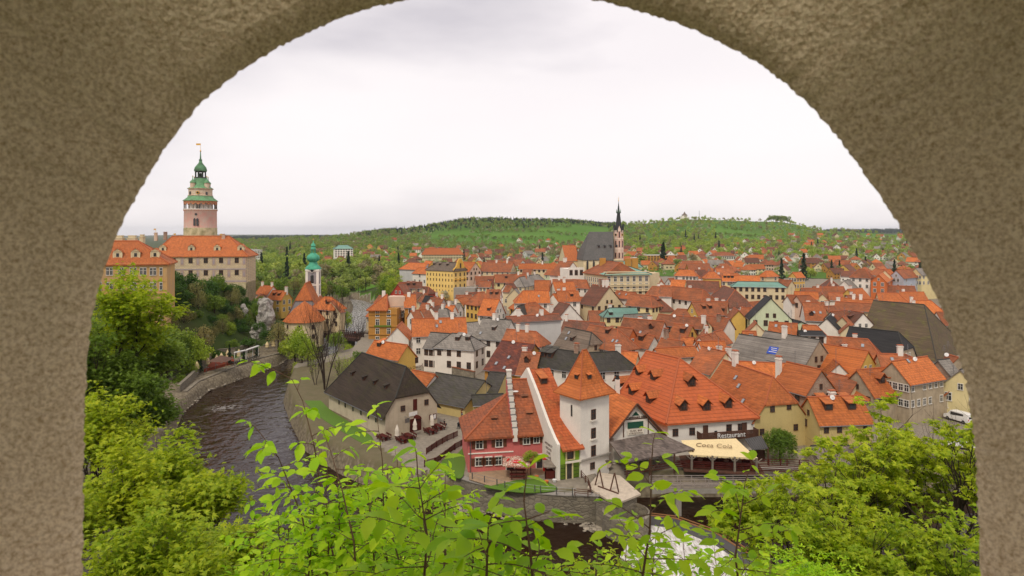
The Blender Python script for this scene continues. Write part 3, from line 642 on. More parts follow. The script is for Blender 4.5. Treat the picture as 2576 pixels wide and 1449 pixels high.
    w=MB(); w.box((c.x+2.9*0+(512-504.5)*s,c.y-r*.715,Z(520)),(1.3,.2,1.9)); w.build('door','glass',t)
M['wall_mossy']=plaster('mossy_limestone',(.58,.50,.30),(.24,.22,.10),amt=1,sc1=.5)
M['drum']=plaster('painted_pink_wall',(.74,.44,.36),(.66,.56,.46),amt=1,sc1=.5); M['drum2']=plaster('painted_cream_wall',(.68,.55,.40),(.55,.30,.2),amt=.9,sc1=.9)
M['pinkbrick']=plaster('orange_pink_trim',(.55,.24,.12),amt=.5); M['darkgreen']=flat('dark_green_timber',(.04,.05,.035)); M['TCD']=plaster('dark_patina',(.12,.25,.13),(.05,.06,.04),amt=1,sc1=.7)
castle_tower()
# ---------------------------------------------------------------- generic prism building from eave corners (pixel, height)
def block(name,corners,z0,z1,mat,label,cat,roofpts=None,roof='O',t=.3,group=None):
    """corners: world xy (4, counter-clockwise from near-left). hip roof with ridge z"""
    cx=sum(c[0] for c in corners)/len(corners); cy=sum(c[1] for c in corners)/len(corners)
    root=thing(name,(cx,cy,max(z0,lz(cx,cy))),label,cat,group)
    MB().prism(corners,z0,z1).build('wall',mat,root)
    return root
def facewin(root,a,b,n,z,kind='w',s=1.0,sh=None,off=.02,skip=(),name='window',m0=.5):
    a=Vector((a[0],a[1],0));b=Vector((b[0],b[1],0)); t=b-a; nn=Vector((t.y,-t.x,0)).normalized()
    if nn.dot(a)>0: nn=-nn
    for i in range(n):
        if i in skip: continue
        p=a+t*((i+m0)/(n-1+2*m0)); inst(WM[kind],name,root,p+nn*off+Vector((0,0,z)),math.atan2(nn.x,-nn.y),(s,1,(sh or s)))
def hip4(root,c,z1,zr,roof,inset,oh=.5,name='roof',t=.3,r=None):
    """c: 4 corners ccw from near-left (nl,nr,fr,fl). ridge runs along nl->nr direction"""
    c=[Vector((q[0],q[1],0)) for q in c]; m=sum(c,Vector((0,0,0)))/4
    e=[q+(q-m).normalized()*oh*1.4+Vector((0,0,z1-oh*.5)) for q in c]
    L=(c[0]+c[3])/2; R=(c[1]+c[2])/2; u=(R-L).normalized()
    A=L+u*inset[0]+Vector((0,0,zr)); B=R-u*inset[1]+Vector((0,0,zr))
    b=MB(); b.slab([e[0],e[1],B,A],t); b.slab([e[2],e[3],A,B],t); b.slab([e[1],e[2],B],t); b.slab([e[3],e[0],A],t)
    for p,q in((A,B),(e[0],A),(e[3],A),(e[1],B),(e[2],B)): b.tube(p+Vector((0,0,.05)),q+Vector((0,0,.05)),.18,n=5,mi=1)
    return b.build(name,[roof,'CR' if roof in 'ORB' else 'CD'],root),A,B
# painted castle wing: right part at x 420..620
def castle_wings():
    D=236.; 
    a=PD(385,643,D-2);b=PD(619,643,D+3); u=(b-a);u.z=0;u.normalize(); n=Vector((-u.y,u.x,0)); ze=a.z
    c=[(a.x,a.y),(b.x,b.y),(b.x+n.x*15,b.y+n.y*15),(a.x+n.x*15,a.y+n.y*15)]
    r=block('castle_wing',c,8,ze,'sgraf','long castle wing with painted facade and orange hipped roof below the round tower','building')
    ro,A,B=hip4(r,c,ze,H-(594-585)*(D+7)/F,'O',(4,8),oh=.7)
    m=MB(); 
    for y0,y1 in((643.5,647),(676,679),(706,711)): 
        za=H-(y0-585)*D/F; zb=H-(y1-585)*D/F
        q=Vector((a.x,a.y,0))-n*.06; L=(b-a).length
        m.box(q+u*L/2+Vector((0,0,(za+zb)/2)),(L,.14,za-zb),math.atan2(u.y,u.x))
    m.build('painted_band','bandm',r)
    q=Vector((a.x,a.y,0)); L=Vector((b.x-a.x,b.y-a.y,0)).length
    m=MB(); m.prism([tuple((q-n*.6)[:2]),tuple((q+u*L-n*.6)[:2]),tuple((q+u*L+n*15)[:2]),tuple((q+n*15)[:2])],2,H-(713-585)*D/F); m.build('stone_plinth','wall_mossy',r)
    for yy,sz in((656,1.5),(687,1.35)):
        for x in(439,479.5,516,553,591):
            t=(PD(x,656,D)-a).dot(u); p=q+u*t-n*.03+Vector((0,0,H-(yy+5.5-585)*D/F)); inst(WM['b'],'window',r,p,math.atan2(u.y,u.x),(1.25,1,1.15))
    # painted standing figures in niches between the windows
    nm=MB(); nm.box((0,-.03,1.2),(1.25,.06,2.6)); nm.lathe((0,-.0,2.5),[(.62,0),(.35,.45)],10,sy=.12); nm.lathe((0,-.05,.3),[(.25,0),(.38,.5),(.3,1.3),(.12,1.6),(.2,1.8),(.1,2.05)],8,mi=1,sy=.25)
    NM=mesh_only(nm,'painted_niche',['nichem','bandm'])
    for yy in(659,690):
        for x in(421,459.5,497,535,572,609):
            t=(PD(x,656,D)-a).dot(u); inst(NM,'painted_niche',r,q+u*t-n*.02+Vector((0,0,H-(yy+8-585)*D/F)),math.atan2(u.y,u.x))
    for x in(403,470,531.5,588.5):
        t=(PD(x,626,D+4)-PD(385,626,D+4)).dot(u)
        inst(BD,'dormer',ro,q+u*t+n*1.9+Vector((0,0,ze+1.4)),math.atan2(u.y,u.x),1.0)
    for x in(431,503,561):
        t=(PD(x,626,D+4)-PD(385,626,D+4)).dot(u); inst(SKY,'skylight',ro,q+u*t+n*3.6+Vector((0,0,ze+2.6)),math.atan2(u.y,u.x),.8)
    # roof turrets: chimneys and vanes
    for x in(416,):
        inst(CH[2],'chimney',ro,PD(x,598,D+7),0,(1.3,1,.8))
    for x,y in((392,592),(562,595)):
        inst(CH[1],'chimney',ro,PD(x+0,y+8,D+8),0,(1.2,1,.8))
    for x,y0,y1 in((392,575,597),(442,587,597),(558,588,597)):
        v=MB(); p=PD(x,y1,D+7);k=PD(x,y0,D+7); v.tube(p,k,.06,n=4); v.box(k+Vector((-.4,0,-.3)),(.8,.05,.5)); v.build('weather_vane','gold',ro)
    # ochre wing nearer left
    D=170.; a=PD(225,657,D-4); b=PD(420,661,D+2); u=(b-a);u.z=0;u.normalize(); n=Vector((-u.y,u.x,0)); ze=b.z
    c=[(a.x,a.y),(b.x,b.y),(b.x+n.x*13,b.y+n.y*13),(a.x+n.x*13,a.y+n.y*13)]
    r=block('castle_wing',c,4,ze,'och','tall ochre castle wing with four rows of windows and three roof dormers, left','building')
    ro,A,B=hip4(r,c,ze,H-(606-585)*(D+7)/F,'O',(4,8),oh=.6)
    q=Vector((a.x,a.y,0)); L=Vector((b.x-a.x,b.y-a.y,0)).length
    m=MB()
    for y in(664,739,): m.box(q-n*.1+u*L/2+Vector((0,0,H-(y-585)*D/F)),(L,.3,.35),math.atan2(u.y,u.x))
    m.build('cornice','och',r)
    for yy,hh in((682,1.25),(719,1.25),(760,1.1),(796,.85)):
        for x in(262,287,314,341,364,387,406):
            if yy>790 and x<360: continue
            t=(PD(x,700,D+2)-a).dot(u); w=1.05 if x!=406 else .6
            p=q+u*t-n*.03+Vector((0,0,H-(yy+4-585)*(a.y+t*u.y)/F-.6))
            if x==406: inst(WM['w'],'window',r,p,math.atan2(u.y,u.x),(.6,1,hh))
            else:
                for sg in(-.42,.42): inst(WM['w' if yy<740 else 'b'],'window',r,p+u*sg,math.atan2(u.y,u.x),(.58,1,hh))
            if yy==719 and x!=262:
                hd=MB(); hd.box(p+Vector((0,0,2.25))-n*.05,(1.9,.16,.12),math.atan2(u.y,u.x)); hd.box(p+Vector((0,0,2.6))-n*.05,(.9,.16,.6),math.atan2(u.y,u.x)); hd.build('window_hood','och',r)
    for x in(297,339,385):
        t=(PD(x,645,D)-a).dot(u); inst(BD,'dormer',ro,q+u*t+n*1.6+Vector((0,0,ze+1.3)),math.atan2(u.y,u.x),.95)
    for x,y,s in((300,606,2.4),(333,606,2.2),(358,603,1.0)):
        p=PD(x,y,D+6+(0 if s>1.5 else 8)); m=MB(); m.box(p+Vector((0,0,-3)),(s,1.2,7.6)); m.box(p+Vector((0,0,.75)),(s+.3,1.5,.2)); m.box(p+Vector((0,0,1.15)),(s*.8,.9,.5)); m.box(p+Vector((0,0,1.45)),(s*.9,1.1,.15)); m.build('chimney','wC',ro)
M['bandm']=plaster('painted_grey_band',(.34,.29,.30),(.5,.4,.33),amt=.8,sc1=2); M['nichem']=plaster('painted_niche_wall',(.50,.36,.28),(.34,.24,.2),amt=.8,sc1=2)
M['och']=plaster('ochre_plaster',(.62,.37,.135),(.50,.33,.19),amt=.9,sc1=.3)
_b=MB(); _b.add([(-1.1,0,-.2),(1.1,0,-.2),(1.1,0,1.7),(.9,0,1.9),(0,0,2.7),(-.9,0,1.9),(-1.1,0,1.7)],[(0,1,2,3,4,5,6)]); _b.box((0,-.05,.9),(.7,.08,1.0),mi=1); _b.box((0,-.02,-.1),(2.6,.3,.25)); _b.box((-1,-.04,.8),(.3,.16,1.8)); _b.box((1,-.04,.8),(.3,.16,1.8))
_b.add([(-1.1,0,-.2),(-1.1,0,1.7),(-1.1,3,1.7)],[(0,1,2)]); _b.add([(1.1,0,-.2),(1.1,0,1.7),(1.1,3,1.7)],[(2,1,0)]); _b.slab([(-1.3,-.2,1.65),(0,-.2,2.8),(0,3.6,2.8),(-1.3,3.2,1.65)],.12,mi=2); _b.slab([(0,-.2,2.8),(1.3,-.2,1.65),(1.3,3.2,1.65),(0,3.6,2.8)],.12,mi=2)
_b.box((0,-.12,2.0),(1.9,.22,.14)); BD=mesh_only(_b,'dormer',['wC','glass','O'])
castle_wings()
# ---------------------------------------------------------------- church of the green onion tower
def onion_church():
    D=245.; s=D/F; cx=(788-1288)*s; c=Vector((cx,D,0)); Z=lambda y:H-(y-585)*s
    t=thing('church_tower',(cx,D,Z(810)),'slender white and grey church tower with green onion domes beside the river bridge','tower')
    w=29*s
    m=MB(); m.box((cx,D,(Z(680)+Z(830))/2),(w,w,Z(680)-Z(830)),.12)
    m.build('shaft','greyp',t)
    m=MB(); R=Matrix.Rotation(.12,3,'Z')
    for sx in(-1,1):
        for sy in(-1,1):
            p=R@Vector((sx*w*.45,sy*w*.45,0)); m.box((cx+p.x,D+p.y,(Z(680)+Z(830))/2),(w*.2,w*.2,Z(680)-Z(830)+.02),.12)
    for y in(682,716,742,760,800): m.box((cx,D,Z(y)),(w*1.06,w*1.06,.55),.12)
    m.box((cx,D,Z(679)),(w*1.16,w*1.16,.6),.12)
    m.build('white_trim','wW',t)
    for i,(y0,y1) in enumerate(((712,693),(741,725),(790,770))):
        for ang in(0,-math.pi/2):
            Rw=Matrix.Rotation(.12+ang,3,'Z'); p=Rw@Vector((0,-w*.5,0)); b=MB()
            b.box((cx+p.x,D+p.y,(Z(y0)+Z(y1))/2),(w*.26,.35,Z(y1)-Z(y0)),.12+ang); q=p
            b.lathe((cx+q.x,D+q.y,Z(y1)),[(w*.13,0),(w*.09,.35),(.02,.55)],10)
            b.box((cx+p.x*1.03,D+p.y*1.03,Z(y0)-.1),(w*.36,.3,.25),.12+ang,1); b.build('belfry_window',['glass','wW'],t)
    b=MB(); p=R@Vector((0,-w*.58,0)); b.tube((cx+p.x,D+p.y,Z(680)),(cx+p.x*.8,D+p.y*.8,Z(680)),.75,n=14); b.tube((cx+p.x*1.05,D+p.y*1.05,Z(680)),(cx+p.x*.8,D+p.y*.8,Z(680)),.5,n=14,mi=1); b.build('clock_face',['wW','black'],t)
    r=w/2
    MB().lathe(c,[(r*1.38,Z(677)),(r*1.36,Z(675)),(r*1.12,Z(670)),(r*.85,Z(667)),(r*.75,Z(665)),(r*.68,Z(661)),(r*.62,Z(659)),(r*.8,Z(657)),(r*1.08,Z(652)),(r*1.12,Z(648)),(r*.98,Z(643)),(r*.6,Z(639)),(r*.5,Z(637)),(r*.5,Z(636))],12,rot=.26).build('onion_dome','TG',t,True)
    m=MB()
    for i in range(8):
        a=math.pi*i/4; m.tube(c+Vector((r*.38*math.cos(a),r*.38*math.sin(a),Z(637))),c+Vector((r*.38*math.cos(a),r*.38*math.sin(a),Z(626))),.15,n=5)
    m.build('lantern','TG',t)
    MB().lathe(c,[(r*.5,Z(627)),(r*.48,Z(625.5)),(r*.3,Z(621)),(r*.42,Z(619)),(r*.34,Z(614.5)),(r*.1,Z(611)),(.08,Z(604))],12).build('upper_dome','TG',t,True)
    MB().lathe(c+Vector((0,0,Z(603))),[(.05,-.3),(.22,0),(.05,.3)],8).tube(c+Vector((0,0,Z(605))),c+Vector((0,0,Z(598))),.05,n=4).build('finial','gold',t)
    # nave with steep orange roof and its lower polygonal choir
    D=232.; s=D/F; 
    apex=PD(766,713,D); L=12; hw=11.5
    a=PD(766,713,D); c0=Vector((a.x,a.y,0)); u=Vector((-.12,1,0)).normalized()
    house((c0+u*8)[:2],u[:2],18,hw,1,a.z-11.2,a.z,'O','greyp','jg',hin=4,jf=.5,label='steep orange roofed church nave with grey gable at the foot of the green onion tower',name='church_nave',cat='church',nowin=True)
    D=216; a=PD(766,757,D); t=thing('church_choir',(a.x,D,0),'low polygonal church choir with pointed orange roof in front of the nave','church')
    MB().lathe((a.x,a.y,0),[(6.4,-2),(6.4,a.z-6.2)],8,rot=.39).build('wall','wC',t)
    MB().lathe((a.x,a.y,0),[(7.1,a.z-6.6),(3.4,a.z-2.5),(.1,a.z)],8,rot=.39).build('roof','O',t)
    for k in(4,5,6):
        an=.39+math.pi/4*(k+.5)
        for z in(a.z-8.9,a.z-12): inst(WM['b'],'window',t,(a.x+6.0*math.cos(an),a.y+6.0*math.sin(an),z),an+math.pi/2,.9)
M['greyp']=plaster('grey_violet_plaster',(.30,.27,.27),amt=.3)
onion_church()
# ---------------------------------------------------------------- gothic church
def gothic_church():
    D=430.; s=D/F; cx=(1556-1288)*s; c=Vector((cx,D,0)); Z=lambda y:H-(y-585)*s; w=24.0*s
    t=thing('church_tower',(cx,D,Z(700)),'pink and cream gothic church tower with tall dark spire','tower')
    n=8; m=MB(); m.lathe(c,[(w/2*1.08,Z(710)),(w/2*1.08,Z(628)),(w/2*1.15,Z(627)),(w/2*1.04,Z(625.5)),(w/2*1.02,Z(602)),(w/2*1.1,Z(601)),(w/2*1.0,Z(599.5)),(w/2*1.0,Z(583)),(w/2*1.12,Z(582)),(w/2*1.12,Z(580))],8,rot=math.pi/8); m.build('shaft','pinkp',t)
    m=MB()
    for i in range(8):
        a=math.pi/8+math.pi/4*i
        for r0,za,zb in((1.06,Z(655),Z(628)),(1.02,Z(625),Z(602)),(1.0,Z(600),Z(583))):
            m.tube(c+Vector((w/2*r0*math.cos(a),w/2*r0*math.sin(a),za)),c+Vector((w/2*r0*math.cos(a),w/2*r0*math.sin(a),zb)),.10,n=4)
    m.build('red_trim','redtrim',t)
    for y0,y1 in((648,636),(621,606),(597,583)):
        for k in(4,5,6,7):
            a=-math.pi/2+(k-5.5)*math.pi/4 if False else math.pi/4*k+0
        for a in(-math.pi/2,-math.pi/2-math.pi/4,-math.pi/2+math.pi/4):
            rr=w/2*(1.0 if y0<640 else 1.03)*math.cos(math.pi/8)*1.02
            if y0==597 and a!=-math.pi/2:
                b=MB(); q=c+Vector((rr*math.cos(a),rr*math.sin(a),Z(590.5))); e=Vector((math.cos(a),math.sin(a),0)); b.tube(q-e*.1,q+e*.12,.85,n=16); b.tube(q-e*.1,q+e*.16,.6,n=14,mi=1); b.build('clock_face',['gold','black'],t); continue
            b=MB(); q=c+Vector((rr*math.cos(a),rr*math.sin(a),(Z(y0)+Z(y1))/2)); b.box(q,(1.15,.3,Z(y1)-Z(y0)+.5),a+math.pi/2,1); b.box(q,(.75,.5,Z(y1)-Z(y0)),a+math.pi/2); b.build('belfry_window',['glass','redtrim'],t)
    for a in(-math.pi/2,0,math.pi):  # gablets
        b=MB(); e=Vector((math.cos(a),math.sin(a),0)); v=Vector((-e.y,e.x,0)); q=c+e*w/2*.98
        b.slab([q-v*1.6+Vector((0,0,Z(583))),q+v*1.6+Vector((0,0,Z(583))),q+Vector((0,0,Z(568)))],.3,d=-e); b.build('gablet','pinkp',t)
    m=MB(); m.lathe(c,[(w/2*.98,Z(582)),(w/2*.62,Z(566)),(w/2*.40,Z(545)),(w/2*.32,Z(537)),(w/2*.42,Z(536)),(w/2*.42,Z(534)),(w/2*.28,Z(533)),(.15,Z(510)),(.08,Z(506))],8,rot=math.pi/8); m.build('spire','DW',t)
    for i in range(8):
        a=math.pi/4*i+math.pi/8; q=c+Vector((w/2*1.0*math.cos(a),w/2*1.0*math.sin(a),0)); m=MB(); m.lathe(q,[(.45,Z(583)),(.4,Z(572)),(.5,Z(571.5)),(.05,Z(561))],6); m.build('corner_pinnacle','DW',t)
    for i in range(4):
        a=math.pi/2*i; q=c+Vector((w/2*.42*math.cos(a),w/2*.42*math.sin(a),0)); MB().lathe(q,[(.3,Z(536)),(.25,Z(531)),(.03,Z(525))],6).build('spire_turret','TCD',t)
    m=MB(); m.tube(c+Vector((0,0,Z(510))),c+Vector((0,0,Z(495))),.08,n=5); m.box(c+Vector((0,0,Z(500))),(1.2,.1,.14)); m.lathe(c+Vector((0,0,Z(505))),[(.1,-.4),(.4,0),(.1,.4)],8); m.build('cross','gold',t)
    # nave: tall slate roof. pixel polygon (1482,585)-(1542,582)-(1525,650)... ridge & eaves
    R1=PD(1482,585,D-4); R2=PD(1543,581,D-2); c0=(R1+R2)/2; u=(R2-R1);u.z=0; L=u.length; u.normalize(); n=Vector((-u.y,u.x,0))
    ez=Z(651); zr=c0.z; Wd=26
    root=thing('gothic_church',(c0.x,c0.y,Z(700)),'large gothic church nave with steep grey slate roof beside the dark spire','church')
    b=MB(); h=L/2
    P=lambda a,bb,z:Vector((c0.x,c0.y,0))+u*a+n*bb+Vector((0,0,z))
    # skewed: hips to both ends, eaves longer on the left
    eL,eR=-h-7.2,h-3.5
    b.slab([P(eL,-Wd/2,ez),P(eR,-Wd/2,ez),P(h,0,zr),P(-h,0,zr)],.4); b.slab([P(h+3,Wd/2,ez),P(eL,Wd/2,ez),P(-h,0,zr),P(h,0,zr)],.4)
    b.slab([P(eL,Wd/2,ez),P(eL,-Wd/2,ez),P(-h,0,zr)],.4); b.slab([P(eR,-Wd/2,ez),P(h+3,Wd/2,ez),P(h,0,zr)],.4)
    ro=b.build('roof','SC',root)
    MB().prism([tuple(P(eL+.4,-Wd/2+.5,0)[:2]),tuple(P(h+3,-Wd/2+.5,0)[:2]),tuple(P(h+3,Wd/2,0)[:2]),tuple(P(eL+.4,Wd/2,0)[:2])],Z(715),ez).build('wall','wC',root)
    for i in range(5):
        q=P(eL+3+i*4.2,-Wd/2+.45,Z(672)); m=MB(); m.box(q+Vector((0,0,1.6)),(1.3,.3,5)); m.lathe(q+Vector((0,0,4.1)),[(.65,0),(.4,.8),(.05,1.3)],8,sy=.25); m.build('gothic_window','glass',root)
        m=MB(); m.box(P(eL+1+i*4.2,-Wd/2-.3,Z(676)),(.7,1.8,8)); m.build('buttress','wC',root)
    for i in range(4):
        q=P(-h*.45+i*4,-Wd/4-1.6,(ez+zr)/2-1.2); inst(dormer('s','K'),'dormer',ro,q,0,1.0)
    # choir roof in orange to the left
    R=[(1437,623),(1455,621),(1437,655+0),(1419,652)]
    house((PD(1432,640,436)[0],440),(1,.15),9,22,6,Z(655),Z(618),'O','C','gg',label='steep bright orange choir roof left of the grey slate church roof',name='church_choir',cat='church',nowin=True)
M['pinkp']=plaster('pale_pink_plaster',(.80,.62,.50),amt=.4); M['redtrim']=plaster('red_trim',(.50,.17,.11),amt=.3)
gothic_church()
# ---------------------------------------------------------------- landmark buildings of the town
def g4(zn,pts,z): return [tuple(PZ(*vw(zn,x,y),z)[:2]) for x,y in pts]
def rect(a,b,dep):
    a=Vector((a[0],a[1],0));b=Vector((b[0],b[1],0)); u=(b-a).normalized(); n=Vector((-u.y,u.x,0))
    if n.dot(a)<0: n=-n
    return [tuple(a[:2]),tuple(b[:2]),tuple((b+n*dep)[:2]),tuple((a+n*dep)[:2])],u,n
def museum():
    ze=17.2; D=300
    A=PD(1072,681,D+6);B=PD(1141,681,D-4);Cc=PD(1173.5,681,D+4); ze=B.z
    c=[(A.x,A.y),(B.x,B.y),(Cc.x,Cc.y),(A.x+Cc.x-B.x,A.y+Cc.y-B.y)]
    r=block('yellow_hall',c,2,ze,'wYM','large golden yellow hall with baroque gable and grey brown roof, five storeys','building')
    ro,_,_=hip4(r,c,ze,H-(660-585)*(D+4)/F,'Q',(3,.5),oh=.4)
    for y in(656+31,700,717): pass
    for k,y in enumerate((690,702.5,717.5,727)): facewin(r,A,B,9,H-(y-585)*D/F-.8,'b',.42 if k<3 else .3,.72 if k<3 else .35)
    for k,y in enumerate((690,703,718.5)): facewin(r,B,Cc,3,H-(y-585)*D/F-.8,'b',.75,.95)
    u=Vector((Cc.x-B.x,Cc.y-B.y,0)); L=u.length; u.normalize(); n=Vector((u.y,-u.x,0)); 
    if n.dot(B)>0:n=-n
    prof=[(0,0),(0,1.0),(.5,1.6),(1.2,2.2),(1.8,3.4),(2.3,5.0),(2.6,6.6),(2.8,7.0),(3.0,7.2),(3.4,8.2),(4.2,8.9)]
    h=L/2; pts=[Vector((B.x,B.y,ze))+u*x*h/4.4+Vector((0,0,z*.62)) for x,z in prof]+[Vector((B.x,B.y,ze))+u*(L-x*h/4.4)+Vector((0,0,z*.62)) for x,z in prof[::-1]]
    m=MB(); m.slab([p+n*.2 for p in pts],.6,d=tuple(-n)); 
    for z in(0,-4.2,-9): m.box(Vector((B.x,B.y,ze+z))+u*h+n*.15,(L,.5,.3),math.atan2(u.y,u.x))
    m.build('baroque_gable','gold_pl',r); inst(WM['b'],'window',r,Vector((B.x,B.y,ze+1.2))+u*h+n*.25,math.atan2(n.x,-n.y),(.9,1,1.3))
    for i,f in enumerate((.2,.42,.7)): inst(dormer('s','Q'),'dormer',ro,Vector((A.x,A.y,0))*(1-f)+Vector((B.x,B.y,0))*f+Vector((.8,3,ze+2.0)),0)
    # terrace wall at its foot, right
    a=PD(1141,724,D-6);b=PD(1195,724,D-8); q,_,_=rect(a,b,6); o=MB().prism(q,-1,a.z).build('terrace_wall','conc'); tag(o,'grey stone terrace wall right below the yellow hall','wall')
M['gold_pl']=plaster('golden_trim',(.78,.46,.09),amt=.3)
museum()
def palace():
    # cream palace: front x 1524..1634, wing 1470..1524
    D=262; A=PD(1524,690,D);B=PD(1634,688,D+4);ze=A.z; c,u,n=rect(A,B,20)
    r=block('cream_palace',c,4,ze,'wC','large cream palace with pale green copper roof and two rows of pedimented windows','building')
    hip4(r,c,ze+.3,H-(672-585)*(D+8)/F,'T',(5,5),oh=.8)
    m=MB()
    for y in(684.5,690,717,720.5,733): m.box(Vector((A.x,A.y,H-(y-585)*D/F))+u*9-n*.15,((B-A).length+.6,.6,.35),math.atan2(u.y,u.x))
    m.build('cornice','wC',r)
    facewin(r,A,B,7,H-(708.5-585)*D/F,'w',1.15,1.35); facewin(r,A,B,7,H-(726.5-585)*D/F,'w',1.15,1.35); facewin(r,A,B,7,H-(740-585)*D/F,'b',1.1,1.0)
    A2=PD(1470,694,D+18); c2,u2,n2=rect(A2,(A.x-.1,A.y+.2),16); w=MB(); w.prism(c2,4,ze-.3); w.build('side_wing','wC',r)
    hip4(r,c2,ze-.2,ze+4.6,'R',(5,2),oh=.6,name='side_roof')
    facewin(r,A2,A,10,H-(709-585)*(D+9)/F,'w',.85,1.2); facewin(r,A2,A,10,H-(724-585)*(D+9)/F,'w',.85,1.2)
    a=PD(1525,662,D+16);b=PD(1613,664,D+18); c3,u3,n3=rect(a,b,10); m=MB(); m.prism(c3,ze-2,a.z-1.5); m.build('attic','wC',r)
    hip4(r,c3,a.z-1.4,a.z+.6,'T',(1,1),oh=.5,name='attic_roof')
    for x,y in((1516,655),(1580,656),(1597,655),(1560,664)):
        p=PD(x,y,D+15); m=MB(); m.box(p+Vector((0,0,-1.5)),(2.6,1.5,5)); m.build('chimney_stack','K' if 0 else 'wE',r)
    # right shed-roofed part
    a=PD(1634,694,D+6);b=PD(1659,682,D+14); c4,_,_=rect(a,b,12); MB().prism(c4,4,b.z-.6).build('rear_wing','wC',r)
    # white crenellated town hall
    D=285; A=PD(1430,700,D);B=PD(1469,700,D+2); c,u,n=rect(A,B,11); r=block('town_hall',c,2,PD(0,677,D).z,'wW','small white crenellated building left of the cream palace','building')
    m=MB(); zt=PD(0,677,D).z
    for i in range(9): m.box(Vector((A.x,A.y,zt+.35))+u*((i+.5)/9*(B-A).length)+n*.3,(.5,.5,.8),math.atan2(u.y,u.x))
    m.box(Vector((A.x,A.y,zt))+u*(B-A).length/2+n*.25,((B-A).length+.3,.6,.3),math.atan2(u.y,u.x)); m.build('battlement','wW',r)
    facewin(r,A,B,3,PD(0,692,D).z,'b',1.3,1.4)
palace()
def hotel():
    D=205; A=PD(927,779,D);B=PD(998.7,777,D);Cc=PD(1021,776,D+10); ze=B.z
    c=[(A.x,A.y),(B.x,B.y),(Cc.x,Cc.y),(A.x+Cc.x-B.x,A.y+Cc.y-B.y)]
    r=block('ochre_hotel',c,-5,ze,'wE','tall ochre brown hotel with white windows and roof terrace by the river','building')
    c5,u,n=rect(A,(A.x*.38+B.x*.62,A.y),9); ro,_,_=hip4(r,c5,ze,ze+4.2,'O',(5,.6),oh=.7)
    m=MB()
    for y in(790,820.5,841): m.box(Vector((A.x,A.y,H-(y-585)*D/F))+Vector(((B.x-A.x)/2,-.1,0)),((B-A).length,.4,.3))
    m.build('cornice','wE',r)
    for y in(796,818,841,862): 
        for x in(949.5,978): inst(WM['w'],'window',r,PD(x,y,D)+Vector((0,-.03,0)),0,(1.0,1,1.25))
    inst(WM['w'],'window',r,PD(1010,797,D+4.6)+Vector((.1,-.1,0)),.4,(.8,1,1.2))
    m=MB(); p=PD(992,762,D+6); m.box(p+Vector((1,0,0)),(5.5,4,4.5)); m.box(p+Vector((-3.5,0,1)),(1,1,6),mi=1); m.box(p+Vector((4.8,0,1)),(1,1,5),mi=1); m.build('roof_terrace_room',['wK','wW'],r)
    m=MB()
    for i in range(9): m.tube(PD(985+i*4,777,D+1),PD(985+i*4,771,D+1),.05,n=4)
    m.tube(PD(985,771,D+1),PD(1017,771,D+1),.06,n=4); m.build('terrace_railing','metal',r)
    m=MB(); m.box(PD(963,820,D)+Vector((0,-.3,0)),(5.4,.4,.5)); m.build('balcony_planter','lf_mid',r)
hotel()
# ---------------------------------------------------------------- the row of houses by the mill (custom)
M['barnw']=plaster('beige_rough_plaster',(.52,.44,.32),(.38,.31,.22),amt=.8,sc1=.5)
def barn():
    u=Vector((-15.2,18.5,0)).normalized(); L=24.0
    n=Vector((-u.y,u.x,0)); 
    A=Vector((-22.2,112.3,0)); # near corner
    c=A+u*L/2-n*5.35 if (-n).x>0 else A+u*L/2+n*5.35
    r,ro,P=house(c[:2],u[:2],L,10.7,0,4.3,11.4,'BN','barnw','jh',jf=.42,hin=4.0,oh=.7,label='large barn with huge dark brown shingle roof and beige plaster walls by the river',name='brown_barn',cat='barn',nowin=True)
    # find long wall & gable wall facing camera
    s=-1 if (P(0,-5.35,0)).length<(P(0,5.35,0)).length else 1
    nn=(P(0,s,0)-P(0,0,0)).normalized()
    for i,a in enumerate((-8.5,-5.6,-2.6,.8,4.2,7.0)): 
        b=MB(); b.box(P(a,s*5.4,2.4),(.35,.14,.95),math.atan2(u.y,u.x)); b.build('slit_window','glass',r)
    for a in(-7.6,-3.2,1.2,6.3): inst(dormer('s','BN'),'dormer',ro,P(a,s*3.1,11.4-3.1*1.327+.1),math.atan2(nn.x,-nn.y),(.8,1,.75))
    e=-u # gable end outward
    t=n if n.x>0 else -n; G=P(-12,0,0); rz=math.atan2(e.x,-e.y)
    def gp(x,z,o=.03): return G+t*x+e*o+Vector((0,0,z))
    for x,z,w,h in((-1.9,4.6,.8,.9),(3.0,4.9,.75,.8)): inst(WM['b'],'window',r,gp(x,z-.5),rz,(w,1,.6))
    b=MB(); b.box(gp(.6,4.8),(.8,.12,2.0),rz); b.build('loft_door','redwood',r)
    b=MB(); b.box(gp(.7,1.15),(2.3,.2,2.3),rz); b.lathe(gp(.7,2.25),[(1.15,0),(1.0,.35),(.6,.62),(.05,.75)],14,sy=.2,rot=0); d=b.build('arched_door','redwood',r)
    b=MB(); b.box(gp(.2,3.2),(1.7,.1,.7),rz); b.build('sign_board','whitep',r)
    b=MB(); b.box(gp(4.4,1.9),(1.5,.12,1.0),rz); b.box(gp(4.05,1.9,.1),(.55,.05,.75),rz,1); b.box(gp(4.75,1.9,.1),(.55,.05,.75),rz,1); b.build('notice_board',['redwood','whitep'],r)
    b=MB(); b.box(gp(-1.5,2.5,.9),(.9,.06,.8),rz); b.tube(gp(-1.5,3.0,0),gp(-1.5,3.0,1.5),.04,n=4); b.build('hanging_sign','metal',r)
barn()
